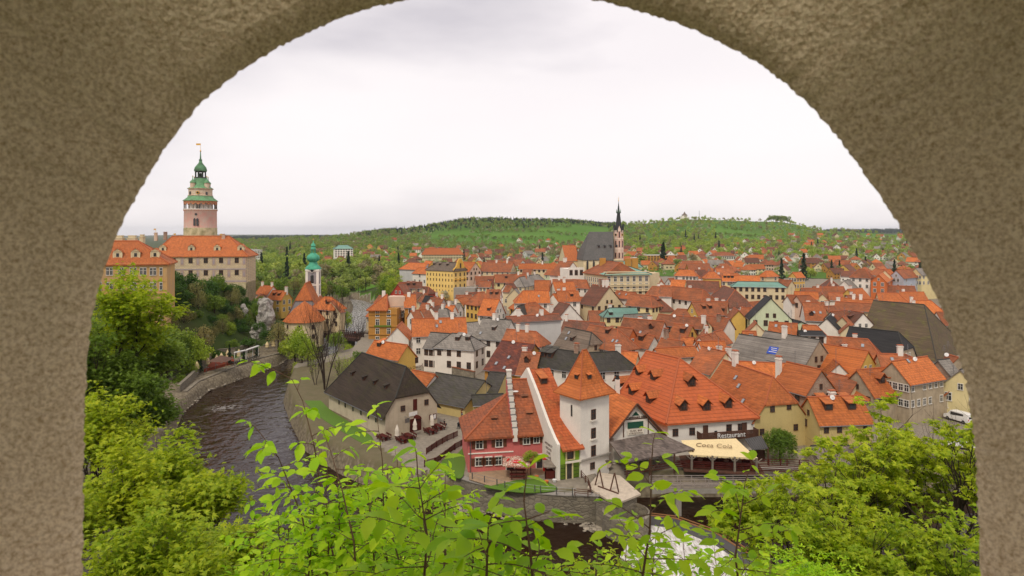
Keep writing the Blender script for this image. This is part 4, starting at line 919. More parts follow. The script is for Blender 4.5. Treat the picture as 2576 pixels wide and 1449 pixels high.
def mill():
    # pink house
    A=Vector((-6.6,96.05,0)); B=Vector((5.6,98,0)); u=(B-A).normalized(); n=Vector((-u.y,u.x,0)); LN=(B-A).length
    P=lambda a,b,z:A+u*a+n*b+Vector((0,0,z)); rz=math.atan2(u.y,u.x)
    r=thing('pink_house',P(6,4,0),'pink two storey house with brown shutters and stepped white parapet across its orange roof','house')
    xs=(291*0+1291-1288)/F  # parapet pixel column
    a1=6.9; ze=5.4
    wb=MB(); wb.prism([tuple(P(0,0,0)[:2]),tuple(P(LN,0,0)[:2]),tuple(P(LN,10.5,0)[:2]),tuple(P(0,10.5,0)[:2])],-2,ze); wb.build('wall','wP',r)
    # left roof: hip rising to the parapet
    b=MB(); ap=P(a1,5,10.6)
    b.slab([P(-.6,-.6,ze-.3),P(a1,-.6,ze-.1),ap],.3); b.slab([P(-.6,11,ze-.3),P(-.6,-.6,ze-.3),ap],.3); b.slab([P(a1,11,ze-.3),P(-.6,11,ze-.3),ap],.3)
    b.tube(P(-.6,-.6,ze-.25),ap,.15,n=5,mi=1); ro=b.build('roof',['RW','CR'],r)
    b=MB(); b.slab([P(a1+.5,-.6,ze-.1),P(LN+.1,-.6,ze-.1),P(LN+.1,6,12.3),P(a1+.5,6,12.3)],.3); b.slab([P(LN+.1,12,ze-.1),P(a1+.5,12,ze-.1),P(a1+.5,6,12.3),P(LN+.1,6,12.3)],.3)
    b.tube(P(a1+.5,6,12.35),P(LN+.1,6,12.35),.15,n=5,mi=1)
    ro2=b.build('roof',['RW','CR'],r)
    inst(dormer('s','R'),'dormer',ro,P(4.2,1.6,ze+1.4),rz,.8); inst(dormer('s','R'),'dormer',ro2,P(9.7,1.8,ze+1.9),rz,.8); inst(dormer('s','R'),'dormer',ro2,P(9.3,3.8,ze+4.0),rz,.8)
    # stepped parapet between the two roofs
    m=MB(); k=9
    for i in range(k):
        y0=-.5+i*6.5/k; z=ze+.7+(i+.35)*7.0/k
        m.box(P(a1+.2,y0+6.5/k/2,(z+ze-1)/2),(.75,6.5/k,z-ze+1),rz,1); m.box(P(a1-.2,y0+6.5/k/2,(z+ze-1)/2-.1),(.1,6.5/k,z-ze+.8),rz,0); m.box(P(a1+.2,y0+6.5/k/2,z+.05),(.95,6.5/k*.62,.1),rz,2)
        m.box(P(a1+.2,y0+.1,z-.25),(.9,.14,.14),rz,1)
    m.box(P(a1+.25,6.1,12.9),(.7,.7,1.6),rz,1); m.box(P(a1+.25,6.1,13.8),(.9,.9,.2),rz,1)
    m.build('stepped_parapet',['wP','wW','metal'],r)
    m=MB(); m.box(P(a1/2,-.05,3.05-.25),(a1,.12,.16),rz); m.box(P(a1/2+9.2/2+.2,-.06,ze-.02),(LN-a1,.2,.3),rz); m.build('string_course','wW',r)
    for a,z,w in((1.7,3.55,.95),(4.7,3.65,.95),(8.9,3.85,.9),(10.45,3.95,.8)):
        inst(WM['s'],'window',r,P(a,-.04,z),rz,(w,1,.85))
        m=MB(); m.box(P(a,-.12,z+1.42),(w+.35,.2,.12),rz); m.build('window_hood','wW',r)
    for a in(1.6,3.1,4.6):
        inst(WM['s'],'window',r,P(a,-.04,.95),rz,(.9,1,.75)); m=MB(); m.box(P(a,-.12,2.22),(1.15,.16,.1),rz); m.build('window_hood','wW',r)
    for a,w,h,mt in((6.4,1.1,1.9,'glass'),(11.0,1.0,2.1,'glass')):
        m=MB(); m.box(P(a,-.03,h/2),(w,.1,h),rz); m.box(P(a-w/2-.08,-.06,h/2),(.14,.12,h),rz,1); m.box(P(a+w/2+.08,-.06,h/2),(.14,.12,h),rz,1); m.box(P(a,-.06,h+.06),(w+.3,.12,.14),rz,1); m.build('door',[mt,'wW'],r)
    m=MB(); m.tube(P(.35,-.15,ze-.4),P(.35,-.15,0),.07,n=6); m.build('downpipe','metal',r)
    m=MB(); m.lathe(P(7.9,3.9,0)+Vector((0,-.5,10.9)),[(.02,-.1),(.35,.05),(.45,.15)],14); o=m.build('satellite_dish','whitep',r)
    # strip house: sweeping roof, white side wall, green front
    A=Vector((7.0,93.0,0)); B=Vector((10.07,94.2,0)); u=(B-A).normalized(); n=Vector((-u.y,u.x,0)); LN=(B-A).length
    P=lambda a,b,z:A+u*a+n*b+Vector((0,0,z)); rz=math.atan2(u.y,u.x)
    r=thing('green_front_house',P(1.6,5,0),'narrow house with lime green front, white side wall and long sweeping orange roof','house')
    prof=[(-.7,4.5),(1.2,5.5),(3.2,6.9),(5.2,8.6),(7.2,10.4),(9.2,12.0),(11.6,13.8)]
    b=MB()
    for (b0,z0),(b1,z1) in zip(prof[:-1],prof[1:]): b.slab([P(.1,b0,z0),P(LN+.35,b0,z0),P(LN+.35,b1,z1),P(.1,b1,z1)],.25)
    b.slab([P(.1,15,11),P(.1,11.6,13.8),P(LN+.3,11.6,13.8),P(LN+.3,15,11)],.25); ro=b.build('roof',['OW','CR'],r)
    inst(dormer('s','O'),'dormer',ro,P(1.5,9.0,11.9),rz,1.0)
    side=[P(0,.0,-2),P(0,15,-2),P(0,15,11.4)]+[P(0,b0,z0+.3) for b0,z0 in prof[::-1]]
    side[-1]=P(0,0,4.9+.3)
    m=MB(); m.slab([tuple(p) for p in side],.45,d=tuple(-u)); m.build('white_side_wall','wW',r)
    m=MB(); m.prism([tuple(P(.02,.15,0)[:2]),tuple(P(LN,.15,0)[:2]),tuple(P(LN,12,0)[:2]),tuple(P(.02,12,0)[:2])],-2,4.6); m.build('green_wall','wV',r)
    inst(WM['b'],'window',r,P(1.65,.1,2.95),rz,(.9,1,.95))
    m=MB(); 
    for sx in(-.66,.66): m.box(P(1.65+sx,.04,3.65),(.22,.12,1.85),rz)
    m.box(P(1.65,.08,4.5),(1.4,.1,.14),rz); m.box(P(1.65,.08,2.8),(1.4,.1,.14),rz)
    for sx in(-.52,.52): m.box(P(1.5+sx,.04,1.15),(.2,.12,2.3),rz)
    m.box(P(1.5,.08,2.3),(1.3,.1,.13),rz); m.build('yellow_surround','wYC',r)
    m=MB(); m.box(P(1.5,.1,1.1),(.8,.08,2.2),rz); m.build('door','glass',r)
    for a in(.45,2.6):
        m=MB(); 
        for k in range(5): m.box(P(a-.36+k*.18,-.05,1.15),(.035,.03,2.1),rz)
        for z in(.1,.6,1.15,1.7,2.2): m.box(P(a,-.05,z),(.78,.03,.05),rz)
        m.build('iron_gate','black',r)
    m=MB(); m.box(P(2.0,-.3,2.55),(2.6,.08,.3),rz); m.build('banner','ivory',r)
    tp=P(-.5,2.1,3.4); rs=math.atan2(n.y,n.x)+math.pi
    for i,tx in enumerate(('HISTORICKÝ','OBCHOD','STARÉ','ZBRANĚ','HODINY','MUZEUM')):
        text(tx,'wall_lettering',r,P(-.49,3.0,4.3-i*.62),.52,'wood',rx=math.pi/2,rz=rs,ext=.005,sx=.9)
    # white tower house
    A=Vector((10.05,94.1,0)); Bc=Vector((14.8,97.6,0)); u=(Bc-A).normalized(); n=Vector((-u.y,u.x,0)); Lw=(Bc-A).length; dp=4.6
    P=lambda a,b,z:A+u*a+n*b+Vector((0,0,z)); rz=math.atan2(u.y,u.x)
    r=thing('white_tower_house',P(3,3,0),'tall plain white tower house with steep pointed orange roof beside the lime green front','tower')
    MB().prism([tuple(P(0,0,0)[:2]),tuple(P(Lw,0,0)[:2]),tuple(P(Lw,dp,0)[:2]),tuple(P(0,dp,0)[:2])],-3,12.2).build('wall','wW',r)
    b=MB(); o1=.75; E=[P(-o1,-o1,11.7),P(Lw+o1,-o1,11.7),P(Lw+o1,dp+o1,11.7),P(-o1,dp+o1,11.7)]; md=[P(.55,.5,13.1),P(Lw-.55,.5,13.1),P(Lw-.55,dp-.5,13.1),P(.55,dp-.5,13.1)]
    T=[P(Lw/2-.4,dp/2,18.1),P(Lw/2+.4,dp/2,18.1)]
    for i in range(4):
        j=(i+1)%4; b.slab([E[i],E[j],md[j],md[i]],.2)
    b.slab([md[0],md[1],T[1],T[0]],.2); b.slab([md[2],md[3],T[0],T[1]],.2); b.slab([md[1],md[2],T[1]],.2); b.slab([md[3],md[0],T[0]],.2)
    for p,q in((E[0],md[0]),(md[0],T[0]),(E[1],md[1]),(md[1],T[1]),(E[3],md[3]),(md[3],T[0]),(T[0],T[1])): b.tube(p+Vector((0,0,.03)),q+Vector((0,0,.03)),.1,n=5,mi=1)
    ro=b.build('roof',['O','CR'],r)
    inst(dormer('s','O'),'dormer',ro,P(2.6,.75,14.0),rz,(.7,.6,.7)); rl=math.atan2(-n.y,-n.x)
    inst(dormer('s','O'),'dormer',ro,P(.9,1.9,14.0),rz-math.pi/2,(.7,.6,.7))
    for z in(8.3,5.5,2.9): inst(WM['b'],'window',r,P(2.6,-.03,z-.2),rz,(.8,1,.95)); 
    for z in(8.0,5.2): 
        m=MB(); m.box(P(2.6,-.12,z-.05),(1.2,.3,.2),rz); m.build('window_sill','wW',r)
    inst(WM['b'],'window',r,P(2.4,-.03,.75),rz,(.8,1,.6))
    m=MB(); m.box(P(-.02,1.9,9.4),(.1,.3,1.7),rz); m.build('slit_window','glass',r)
    m=MB(); m.box(P(Lw/2,-.2,2.45),(Lw,.3,.22),rz); m.build('ledge','conc',r)
mill_pending=mill
def patchy(name,base,c3,moss):
    return tile(name,base,c3,row=.32,patch=.9,moss=moss,mossamt=.6,psc=.35,bstr=.6)
M['RW']=patchy('roof_patchy_orange',(.50,.125,.036),(.26,.085,.04),(.13,.075,.045)); M['OW']=patchy('roof_streaked_orange',(.52,.12,.036),(.42,.10,.034),(.27,.14,.035))
mill()
def restaurant():
    C0=PZ(1675.6,1066.5,5.5); C1=PZ(1912.4,1050,5.5); C3=PZ(1545,1008,5.5); 
    R0=PZ(1709,901.6,13.4); R1=PZ(1626.6,883,13.4)
    C2=C1+(C3-C0)*.95; C0=Vector(C0)
    r=thing('restaurant_house',(C0.x+6,C0.y+8,0),'big white restaurant house with huge orange hipped roof and many gabled dormers','restaurant')
    b=MB(); b.slab([C3,C0,R0,R1],.3); b.slab([C0,C1,R0],.3); b.slab([C1,C2,R1,R0],.3); b.slab([C2,C3,R1],.3)
    for p,q in((C0,R0),(R0,R1),(C1,R0),(C3,R1)): b.tube(p+Vector((0,0,.04)),q+Vector((0,0,.04)),.16,n=6,mi=1)
    ro=b.build('roof',['OR2','CR'],r)
    def ins(c,t): m=(C0+C1+C2+C3)/4; d=Vector((m.x-c.x,m.y-c.y,0)).normalized(); return tuple((c+d*t)[:2])
    MB().prism([ins(C0,.9),ins(C1,.9),ins(C2,.9),ins(C3,.9)],-1,5.4).build('wall','wW',r)
    a=Vector((*ins(C0,.9),0)); e=Vector((*ins(C1,.9),0)); u=(e-a).normalized(); n=Vector((u.y,-u.x,0)); rz=math.atan2(u.y,u.x); L=(e-a).length
    Q=lambda t,o,z:a+u*t+n*o+Vector((0,0,z))
    for x in(1697.5,1740,1835.5,1866):
        t=(x-1697.5)/(1866-1697.5)*(L*.75)+1.3; inst(WM['b'],'window',r,Q(t,.02,3.45 if x>1800 else 3.3),rz,(.85,1,.7))
    for t in(6.6,13.6): 
        m=MB(); m.box(Q(t,.03,3.7),(.9,.1,1.9),rz); m.build('door','wood',r)
    # front dormers (gabled, dark wood) on both visible faces
    def on(A,B,T,x,y):   # intersect pixel ray with roof plane
        nn=(B-A).cross(T-A); o=Vector((0,0,H)); d=PD(x,y,1.0)-o; t=(A-o).dot(nn)/d.dot(nn); return o+d*t
    nf=Vector((u.y,-u.x,0))
    for x,y in((1778.5,1032.5),(1833,1026),(1741,971.5),(1720,1033)) : inst(dormer('g','O'),'dormer',ro,on(C0,C1,R0,x,y+1),rz,1.25)
    s=(C0-C3); s.z=0; s.normalize(); rs=math.atan2(s.y,s.x)
    for x,y in((1603,946),(1641,958),(1586,992),(1630,1013),(1552,974)): inst(dormer('g','O'),'dormer',ro,on(C3,C0,R0,x,y+1),rs,1.25)
    ch=MB(); p=on(C3,C0,R0,1553,995); ch.box(p+Vector((0,0,1.3)),(.8,.8,3.4)); ch.lathe(p+Vector((0,0,3.0)),[(.45,0),(.3,.5),(.35,.7)],8,mi=1); ch.build('chimney',['wW','black'],ro)
    # balcony
    m=MB(); b0=2.65; t0=5.1;t1=L-.2
    m.box(Q((t0+t1)/2,.75,b0),(t1-t0,1.6,.15),rz)
    for i in range(int((t1-t0)/.16)): m.box(Q(t0+.08+i*.16,1.52,b0+.62),(.13,.04,1.1),rz,1)
    m.box(Q((t0+t1)/2,1.5,b0+1.2),(t1-t0,.12,.1),rz,1); m.box(Q(t0,.75,b0+.62),(.06,1.5,1.15),rz,1); m.box(Q(t1,.75,b0+.62),(.06,1.5,1.15),rz,1)
    bal=m.build('balcony',['wood','wood'],r)
    text('Restaurant','lettering',bal,Q(10.3,1.6,b0+.62),1.15,'whitep',rz=rz,ext=.03)
    ch=MB(); p=Q(8.2,.6,b0); ch.box(p+Vector((0,0,.5)),(.5,.5,.08),rz); ch.box(p+Vector((0,.25,.8)),(.5,.06,.6),rz); [ch.tube(p+Vector((x,y,.05)),p+Vector((x,y,.5)),.03,n=4) for x in(-.2,.2) for y in(-.2,.2)]
    o=ch.build('balcony_chair','black'); tag(o,'single dark chair standing on the restaurant balcony','chair')
    # awning with script lettering
    B1=PZ(1713,1107.6,3.4);B2=PZ(1851.4,1103,3.4);F1=PZ(1906.5,1152,2.3);F0=PZ(1736.6,1144,2.3)
    aw=thing('awning',(F0+F1+B1+B2)/4,'large cream cloth awning with script lettering below the restaurant balcony','awning')
    m=MB(); NX,NY=24,6
    vs=[]
    for j in range(NY+1):
        for i in range(NX+1):
            s_=i/NX;t_=j/NY; p=(B1*(1-s_)+B2*s_)*(1-t_)+(F0*(1-s_)+F1*s_)*t_; vs.append(p+Vector((0,0,-.10*math.sin(math.pi*t_)-.03*abs(math.sin(s_*math.pi*4))*t_)))
    m.add(vs,[(j*(NX+1)+i,j*(NX+1)+i+1,(j+1)*(NX+1)+i+1,(j+1)*(NX+1)+i) for j in range(NY) for i in range(NX)])
    for i in range(NX):
        p=F0+(F1-F0)*(i/NX);q=F0+(F1-F0)*((i+1)/NX); m.add([p,q,q+Vector((0,0,-.28)),p+Vector((0,0,-.2 if i%2 else -.28))],[(3,2,1,0)])
    m.build('cloth','cream',aw,True)
    d=(F1-F0);d.z=0;d.normalize(); pr=math.atan2((B1.z-F0.z),(B1-F0).xy.length)
    text('Coca Cola','lettering',aw,(B1*.30+B2*.30+F0*.2+F1*.2)+Vector((-.2,-.1,.10)),1.35,'letterb',rx=pr,rz=math.atan2(d.y,d.x),ext=.01,shear=.25,sx=.95)
    # posts and rails of the terrace
    t=thing('terrace_pavilion',(F0+F1)/2,'dark timber terrace with posts and rails under the cream awning','terrace')
    dd=Vector((-d.y,d.x,0))
    for k in(.02,.33,.66,.98):
        p=F0+(F1-F0)*k; p.z=0; m=MB(); m.box(p+Vector((0,0,1)),(.28,.28,2.6)); 
        for sg in(-1,1): m.tube(p+Vector((0,0,1.5)),p+d*sg*.8+Vector((0,0,2.2)),.09,n=4)
        m.build('post','woodg',t)
    m=MB()
    for z in(.35,.65,.95,1.2): m.box((F0+F1)/2*1.0+Vector((2,0,0))-Vector((0,0,(F0.z+F1.z)/2))+Vector((0,0,z)),((F1-F0).length+8,.07,.1),math.atan2(d.y,d.x))
    m.build('railing','redwood',t)
    m=MB(); q=(F0+F1)/2+dd*3; q.z=-.05; m.box(q,((F1-F0).length+2,7,.2),math.atan2(d.y,d.x)); m.build('deck','wood',t)
    m=MB()
    for i in range(5):
        for j in range(2): p=F0+(F1-F0)*((i+.5)/5)+dd*(1.5+2*j); p.z=.75; m.box(p,(1.6,.7,.08),math.atan2(d.y,d.x)); m.box(p-Vector((0,0,.35)),(1.2,.1,.7),math.atan2(d.y,d.x)); m.box(p+dd*.7-Vector((0,0,.3)),(1.6,.3,.06),math.atan2(d.y,d.x)); m.box(p-dd*.7-Vector((0,0,.3)),(1.6,.3,.06),math.atan2(d.y,d.x))
    m.build('tables','redwood',t)
    # metal sheet lean-to right of the awning
    a_,b_,c_,d_=PZ(1873,1104,3.4),PZ(1915,1096,3.8),PZ(1932,1128,2.6),PZ(1893,1132,2.5)
    t=thing('lean_to_roof',(a_+c_)/2,'dark corrugated lean to roof between the awning and the willow','shed')
    m=MB(); m.slab([d_,c_,b_,a_],.08); 
    for i in range(9): s_=i/8; m.tube(a_*(1-s_)+b_*s_+Vector((0,0,.04)),d_*(1-s_)+c_*s_+Vector((0,0,.04)),.05,n=4)
    m.build('roof','metald',t); m=MB(); [m.tube(p,Vector((p.x,p.y,0)),.12,n=5) for p in(c_,d_)]; m.box(((c_+d_)/2)*1+Vector((0,2,-2.0)),(3,.1,2.4)); m.build('frame','wood',t)
M['OR2']=tile('roof_pantile_orange',(.55,.13,.035),(.44,.10,.033),row=.42,patch=.5,line=.55,cell=.15); M['letterb']=flat('brown_lettering',(.25,.16,.08)); M['metald']=flat('dark_sheet_metal',(.09,.085,.08),.5,.3)
restaurant()
def timber_gable():
    ap=PZ(1598,1017,9.0); L=PZ(1532,1103,4.0); R_=PZ(1664,1090,4.0)
    t=thing('timbered_gable_house',(ap.x,ap.y,0),'small white half timbered gable house with dark beams and shop lettering beside the white tower','house')
    u=(R_-L);u.z=0;u.normalize(); n=Vector((-u.y,u.x,0)); rz=math.atan2(u.y,u.x)
    m=MB(); m.slab([L,R_,ap],.3,d=tuple(n)); m.prism([tuple((L+u*.8)[:2]),tuple((R_-u*.5)[:2]),tuple((R_+n*8)[:2]),tuple((L+n*8)[:2])],-1,4.02); m.build('wall','wW',t)
    b=MB(); k=n*12
    apf=ap-n*.7+Vector((0,0,.25)); Lf=L-n*.7+(L-ap)*.1+Vector((0,0,.25)); Rf=R_-n*.7+(R_-ap)*.1+Vector((0,0,.25))
    b.slab([Lf,apf,apf+k,Lf+k],.2); b.slab([apf,Rf,Rf+k,apf+k],.2); b.build('roof','O',t)
    m=MB()
    m.tube(Lf,apf,.16,n=4); m.tube(apf,Rf,.16,n=4)
    c=(L+R_)/2
    for s_ in(.27,.74): p=L+(R_-L)*s_-n*.05; m.box(p+Vector((0,0,1.4)),(.14,.1,2.8),rz)
    m.box(c-n*.05+Vector((0,0,2.7)),(3.9,.1,.14),rz)
    for s_,e in((.27,-1),(.74,1)): p=L+(R_-L)*s_-n*.07; m.tube(p+Vector((0,0,2.2)),p+u*e*1.9+Vector((0,0,.2)),.07,n=4)
    m.build('timber_frame','wood',t)
    m=MB(); m.box(c-n*.08+Vector((-.05,0,1.75)),(2.7,.1,1.0),rz); 
    m.build('window','greeng',t); m=MB(); m.slab([c-n*.08+u*-.65+Vector((0,0,3.2)),c-n*.08+u*.65+Vector((0,0,3.2)),c-n*.08+Vector((0,0,3.85))],.1,d=tuple(n)); m.build('gable_window','greeng',t)
    m=MB(); m.box(c-n*.1+Vector((0,0,.65)),(2.8,.08,.85),rz); sgn=m.build('sign_board','ivory',t)
    text('MUSIC BAR',"lettering",sgn,c-n*.16+Vector((0,0,.85)),.42,'wood',rz=rz); text('STROJOVNA',"lettering",sgn,c-n*.16+Vector((0,0,.45)),.42,'wood',rz=rz)
    text('Krumlovský mlýn','lettering',t,c-n*.14+Vector((0,0,2.98)),.52,'wood',rz=rz,ext=.03)
    # grey shingle porch
    a_,b_,c_,d_=PZ(1533,1111,4.0),PZ(1654,1087,4.2),PZ(1748,1129,2.9),PZ(1572,1163,2.3)
    t=thing('porch_roof',(a_+c_)/2,'weathered grey shingle porch roof below the half timbered gable','porch')
    MB().slab([d_,c_,b_,a_],.2).build('roof','porch',t); m=MB()
    for s_ in(.03,.35,.7,.97): p=d_*(1-s_)+c_*s_; m.tube(p-Vector((0,0,.2)),Vector((p.x,p.y+.3,-.5)),.14,n=6)
    m.build('posts','wood',t)
    m=MB(); q=(c_+d_)/2; e=(c_-d_);e.z=0; e.normalize()
    for z in(.4,.75,1.1): m.box(Vector((q.x,q.y+.4,z)),((c_-d_).xy.length,.06,.1),math.atan2(e.y,e.x))
    m.build('railing','redwood',t)
M['greeng']=flat('green_glazing',(.02,.09,.055),.4); M['porch']=tile('porch_shingle',(.24,.19,.16),(.13,.10,.085),row=.16,patch=.9,line=.4,cell=.5,colw=.4,moss=(.07,.055,.045),mossamt=.6)
timber_gable()
# ---------------------------------------------------------------- yellow mill, big dark roof and others given in world terms
def world_house(e1,e2,w,ze,zr,roof,wall,ends,lab,**k):
    """ridge ends as world points (x,y)"""
    a=Vector((e1[0],e1[1],0));b=Vector((e2[0],e2[1],0)); c=(a+b)/2
    return house((c.x,c.y),tuple((b-a).normalized()[:2]),(b-a).length,w,0,ze,zr,roof,wall,ends,label=lab,**k)
r,ro,P=world_house((45.0,107.2),(40.9,123.6),10.4,4.8,11.4,'O','YB','jg','sandy yellow mill building with half hipped orange roof right of the restaurant',jf=.42,nowin=True,name='yellow_mill',sky=((.0,.45),(-.4,.72),(.25,.3)),ch=((.55,0,1.8),),oh=.3)
u=Vector((45-40.9,107.2-123.6,0)).normalized(); t=Vector((-u.y,u.x,0)); t=t if t.x>0 else -t
for x,z in((-1.6,6.1),(1.6,6.3),(-3.6,2.4),(2.9,2.7)): inst(WM['b'],'window',r,Vector((45,107.2,z))+t*x+u*.03,math.atan2(u.x,-u.y),(.75,1,.65))
D=180
R0=PZ(2198.5,756.3,15);R1=PZ(2395,775,14.6)
world_house((R0.x,R0.y),(R1.x,R1.y),26,1.5,15,'MO','C','gh','huge mossy dark brown roof of the old brewery hall at the right edge',hin=7,nowin=True,name='brewery_hall',cat='building')
R0=PZ(2139,821.5,11);R1=PZ(2284,837.5,11)
world_house((R0.x,R0.y),(R1.x,R1.y),11,4.5,11,'K','N','gj','long black roofed house in front of the huge mossy roof')
R0=PZ(2082,846,9.6);R1=PZ(2238,859,9.4)
world_house((R0.x,R0.y),(R1.x,R1.y),11,3.5,9.6,'R','C','gh','weathered tile roofed house with one fat white chimney before the black roof',ch=((-.1,.2,1.5),),dorm=(('s',-.5,.4),),sky=((.15,.25),))
# ---------------------------------------------------------------- town houses: ridge read in zone coordinates
T=[]
def h(*a,**k): T.append(hs(*a,**k))
# -- zone C
r,ro,P=hs('C',470,245,860,300,9.5,'O','Y',ey=438,pitch=1.0,label='small yellow gabled house with orange roof and lettering on its gable, behind the barn',dorm=(('s',-.55,.4),),ch=((-.45,.8,.9),),nowin=True,gwin=1)
def gable_text(P,L,W,ze):
    pass
T.append((r,ro,P))
h('C',1150,148,1375,165,9.3,'S','W',ey=330,pitch=.9,wrows=2,win=4,wk='b')
h('C',1400,160,1600,172,9.5,'S','W',ey=335,pitch=.8,ends='hh',wrows=2,wk='b',dorm=(('s',0,.5),('s',.5,.45)))
h('H',1550,1260,1920,1290,11.5,'S','W',ey=1530,wk='b',ch=((-.2,0),),dorm=(('s',.1,.6),),sky=((-.7,.8),),ends='gg')
h('C',2010,243,2400,290,9.8,'M','E',ey=612,pitch=.8,ch=((0,.3,.9),),sky=((-.5,.8),(.0,.55),(.1,.9)),wk='b')
h('C',2255,385,2460,398,8.6,'R','Y',ey=650,pitch=.9,dorm=(('g',-.2,.5),),ch=((-.9,.2,1.3),),wk='b')
h('C',2070,110,2420,140,11,'R','W',ey=275,ends='gh',ch=((-.4,.0),(.1,.0)),wk='b')
h('C',930,602,1190,655,6.3,'O','W',ey=790,pitch=.8,nowin=True)
r,ro,P=hs('C',1215,635,1790,730,6.2,'D','YB',ey=975,pitch=.6,nowin=True,label='low dark shingled souvenir shop with yellowish walls facing the cobbled plaza',name='souvenir_shop',cat='shop')
h('C',1870,625,2040,640,6.8,'D','YB',ey=860,pitch=.7,nowin=True)
h('C',1650,905,2010,890,4.2,'D','YB',ey=1010,pitch=.45,nowin=True)
h('D',440,715,870,772,9.5,'D','W',ey=950,pitch=.95,dorm=(('S',-.75,.55),('S',-.35,.55)),ch=((.9,0,1.2),),wk='w',wrows=1)
h('D',1000,780,1330,765,10.5,'D','W',ey=980,pitch=.8,ends='gh',ch=((.6,.6,2.4),))
h('I',1735,1115,2265,1102,12,'O','W',ey=1272,ch=((-.1,0),(.5,0)),sky=((-.1,.5),(.05,.25)),wk='w',gwin=2)
h('I',2060,1150,2200,1140,9.5,'S','W',ey=1300,nowin=True)
h('C',740,80,800,20,10,'O','W',w=6,nowin=True)
# -- zone I
h('I',1655,872,1765,870,13.5,'O','E',ey=990,wrows=1)
h('I',1590,765,1660,758,12,'B','X',ey=800,w=8,gwin=2,wk='w')
h('I',1600,748,1830,745,11.5,'B','C',ey=795,dorm=(('s',-.2,.6),('s',.3,.6)))
h('I',1690,775,1830,787,9.5,'B','C',ey=842,ch=((-.5,0),(.1,0)),wk='b')
h('I',1840,790,1900,795,9,'B','X',ey=850,ends='gh')
h('I',1700,550,1890,556,14,'O','G',ey=615,ends='hg',nowin=True,pitch=.8)
h('I',1800,600,1880,603,12,'O','W',ey=655,ends='hh',win=3)
h('I',1870,530,1935,535,15,'O','Y',ey=575)
h('I',215,778,335,785,10,'O','W',ey=862,ch=((-.8,0),(.8,0)))
h('I',330,828,470,835,8.5,'O','Y',ey=915,dorm=(('s',-.4,.6),('s',.3,.6)),ch=((.95,0,1.2),))
h('I',200,862,240,870,7,'R','K',ey=900,w=6)
h('I',850,893,925,898,11,'O','C',ey=1010,ends='hh',wk='b',dorm=(('g',.3,.6),))
h('I',915,935,960,925,10,'R','C',ey=1020,w=7,wk='b')
h('I',1380,950,1450,965,9,'O','C',ey=1010,w=8)
h('I',1400,880,1440,885,5,'R','N',ey=905,w=5,nowin=True)
# small mixed roofs between hotel and the terrace wall
for x,y,rf,wl,e in((1790,850,'B','C','gg'),(1850,860,'R','C','hg'),(1955,895,'R','W','gg'),(1905,885,'K','W','gg'),(2010,905,'R','G','gg'),(2120,980,'O','W','gg'),(1870,960,'R','C','gg'),(1960,985,'B','W','gg'),(2050,1010,'S','W','gh'),(1760,1030,'R','W','gg'),(1860,1020,'R','W','gg'),(2230,900,'O','C','gg'),(2350,905,'D','W','gg'),(2180,960,'S','W','gg')):
    a=random.choice([-8,4,16,-20]); h('I',x-38,y-a/2,x+38,y+a/2,9.5,rf,wl,ey=y+random.randint(48,70),ends=e,ch=((random.uniform(-.7,.7),0,.9),) if random.random()<.7 else ())
# -- zone H / A backs
h('H',1290,505,1440,512,13,'O','K',ey=628,win=3,wk='b')
h('H',1545,512,1950,520,12.5,'R','C',ey=632,win=6,ch=((-.1,0),(.6,0)))
h('H',2030,532,2510,534,12,'O','C',ey=598,win=8,wk='b',ch=((.3,0),))
h('H',2090,600,2200,602,10,'R','C',ey=668)
h('H',2420,600,2480,605,10,'R','L',wp=130)
h('H',1700,680,2120,676,11.5,'R','YC',ey=775,ch=((.5,0,.9),),wk='b',dorm=(('s',-.3,.5),))
h('H',2030,715,2280,672,10.5,'S','C',ey=800,ends='hh',ch=((-.1,0),(.5,0)))
h('H',1500,770,1650,772,9,'R','YC',ey=822,win=3)
h('H',1850,800,1950,790,9,'B','W',ey=880); h('H',1850,830,1930,835,8.5,'R','C',ey=905,wp=90)
h('H',1600,882,1780,885,10.5,'R','W',ey=985,dorm=(('s',-.3,.6),('s',.5,.6)))
h('H',1965,870,1990,862,9,'S','C',wp=210,nowin=True)
h('H',1490,915,1560,910,12.5,'R','Y',ey=1070,ends='hg',win=3,wk='b')
h('H',1560,1000,1760,1010,11,'O','W',ey=1215,ends='gg',dorm=(('s',.2,.75),),ch=((.9,.3),(-.5,.9)))
h('H',2080,895,2420,893,12.5,'O','W',ey=1045,ends='hg',sky=((.4,.5),))
h('H',2010,1100,2120,1075,8.5,'D','W',ey=1170,w=8); h('H',2170,1095,2300,1100,9,'R','W',ey=1185,w=7)
h('H',2240,757,2420,757,12.5,'O','W',ey=890)
h('A',640,835,800,845,15.5,'R','W',ey=1003,ch=((-.3,.0,1.4),(-.05,0,1.4)),nowin=True)
h('A',1120,876,1250,895,14,'R','W',ey=972,nowin=True)
h('A',560,1055,850,1058,11.5,'R','W',ey=1120,ch=((-.5,0),))
h('A',380,1068,530,1070,12,'R','W',ey=1185,nowin=True); h('A',560,1088,800,1082,11.5,'O','W',ey=1182,ch=((.1,0,1.3),))
h('A',800,1055,960,1062,11.5,'R','W',ey=1150,ends='gh')
h('A',610,1195,860,1192,12,'O','W',ey=1310,dorm=(('s',.3,.6),),ch=((-.3,.2,1.3),(-.8,.4,1.4)))
h('A',560,1230,680,1215,11,'O','W',ey=1400,w=10,nowin=True)
h('A',250,1340,350,1330,9,'R','W',ey=1400,w=8,ends='hh')
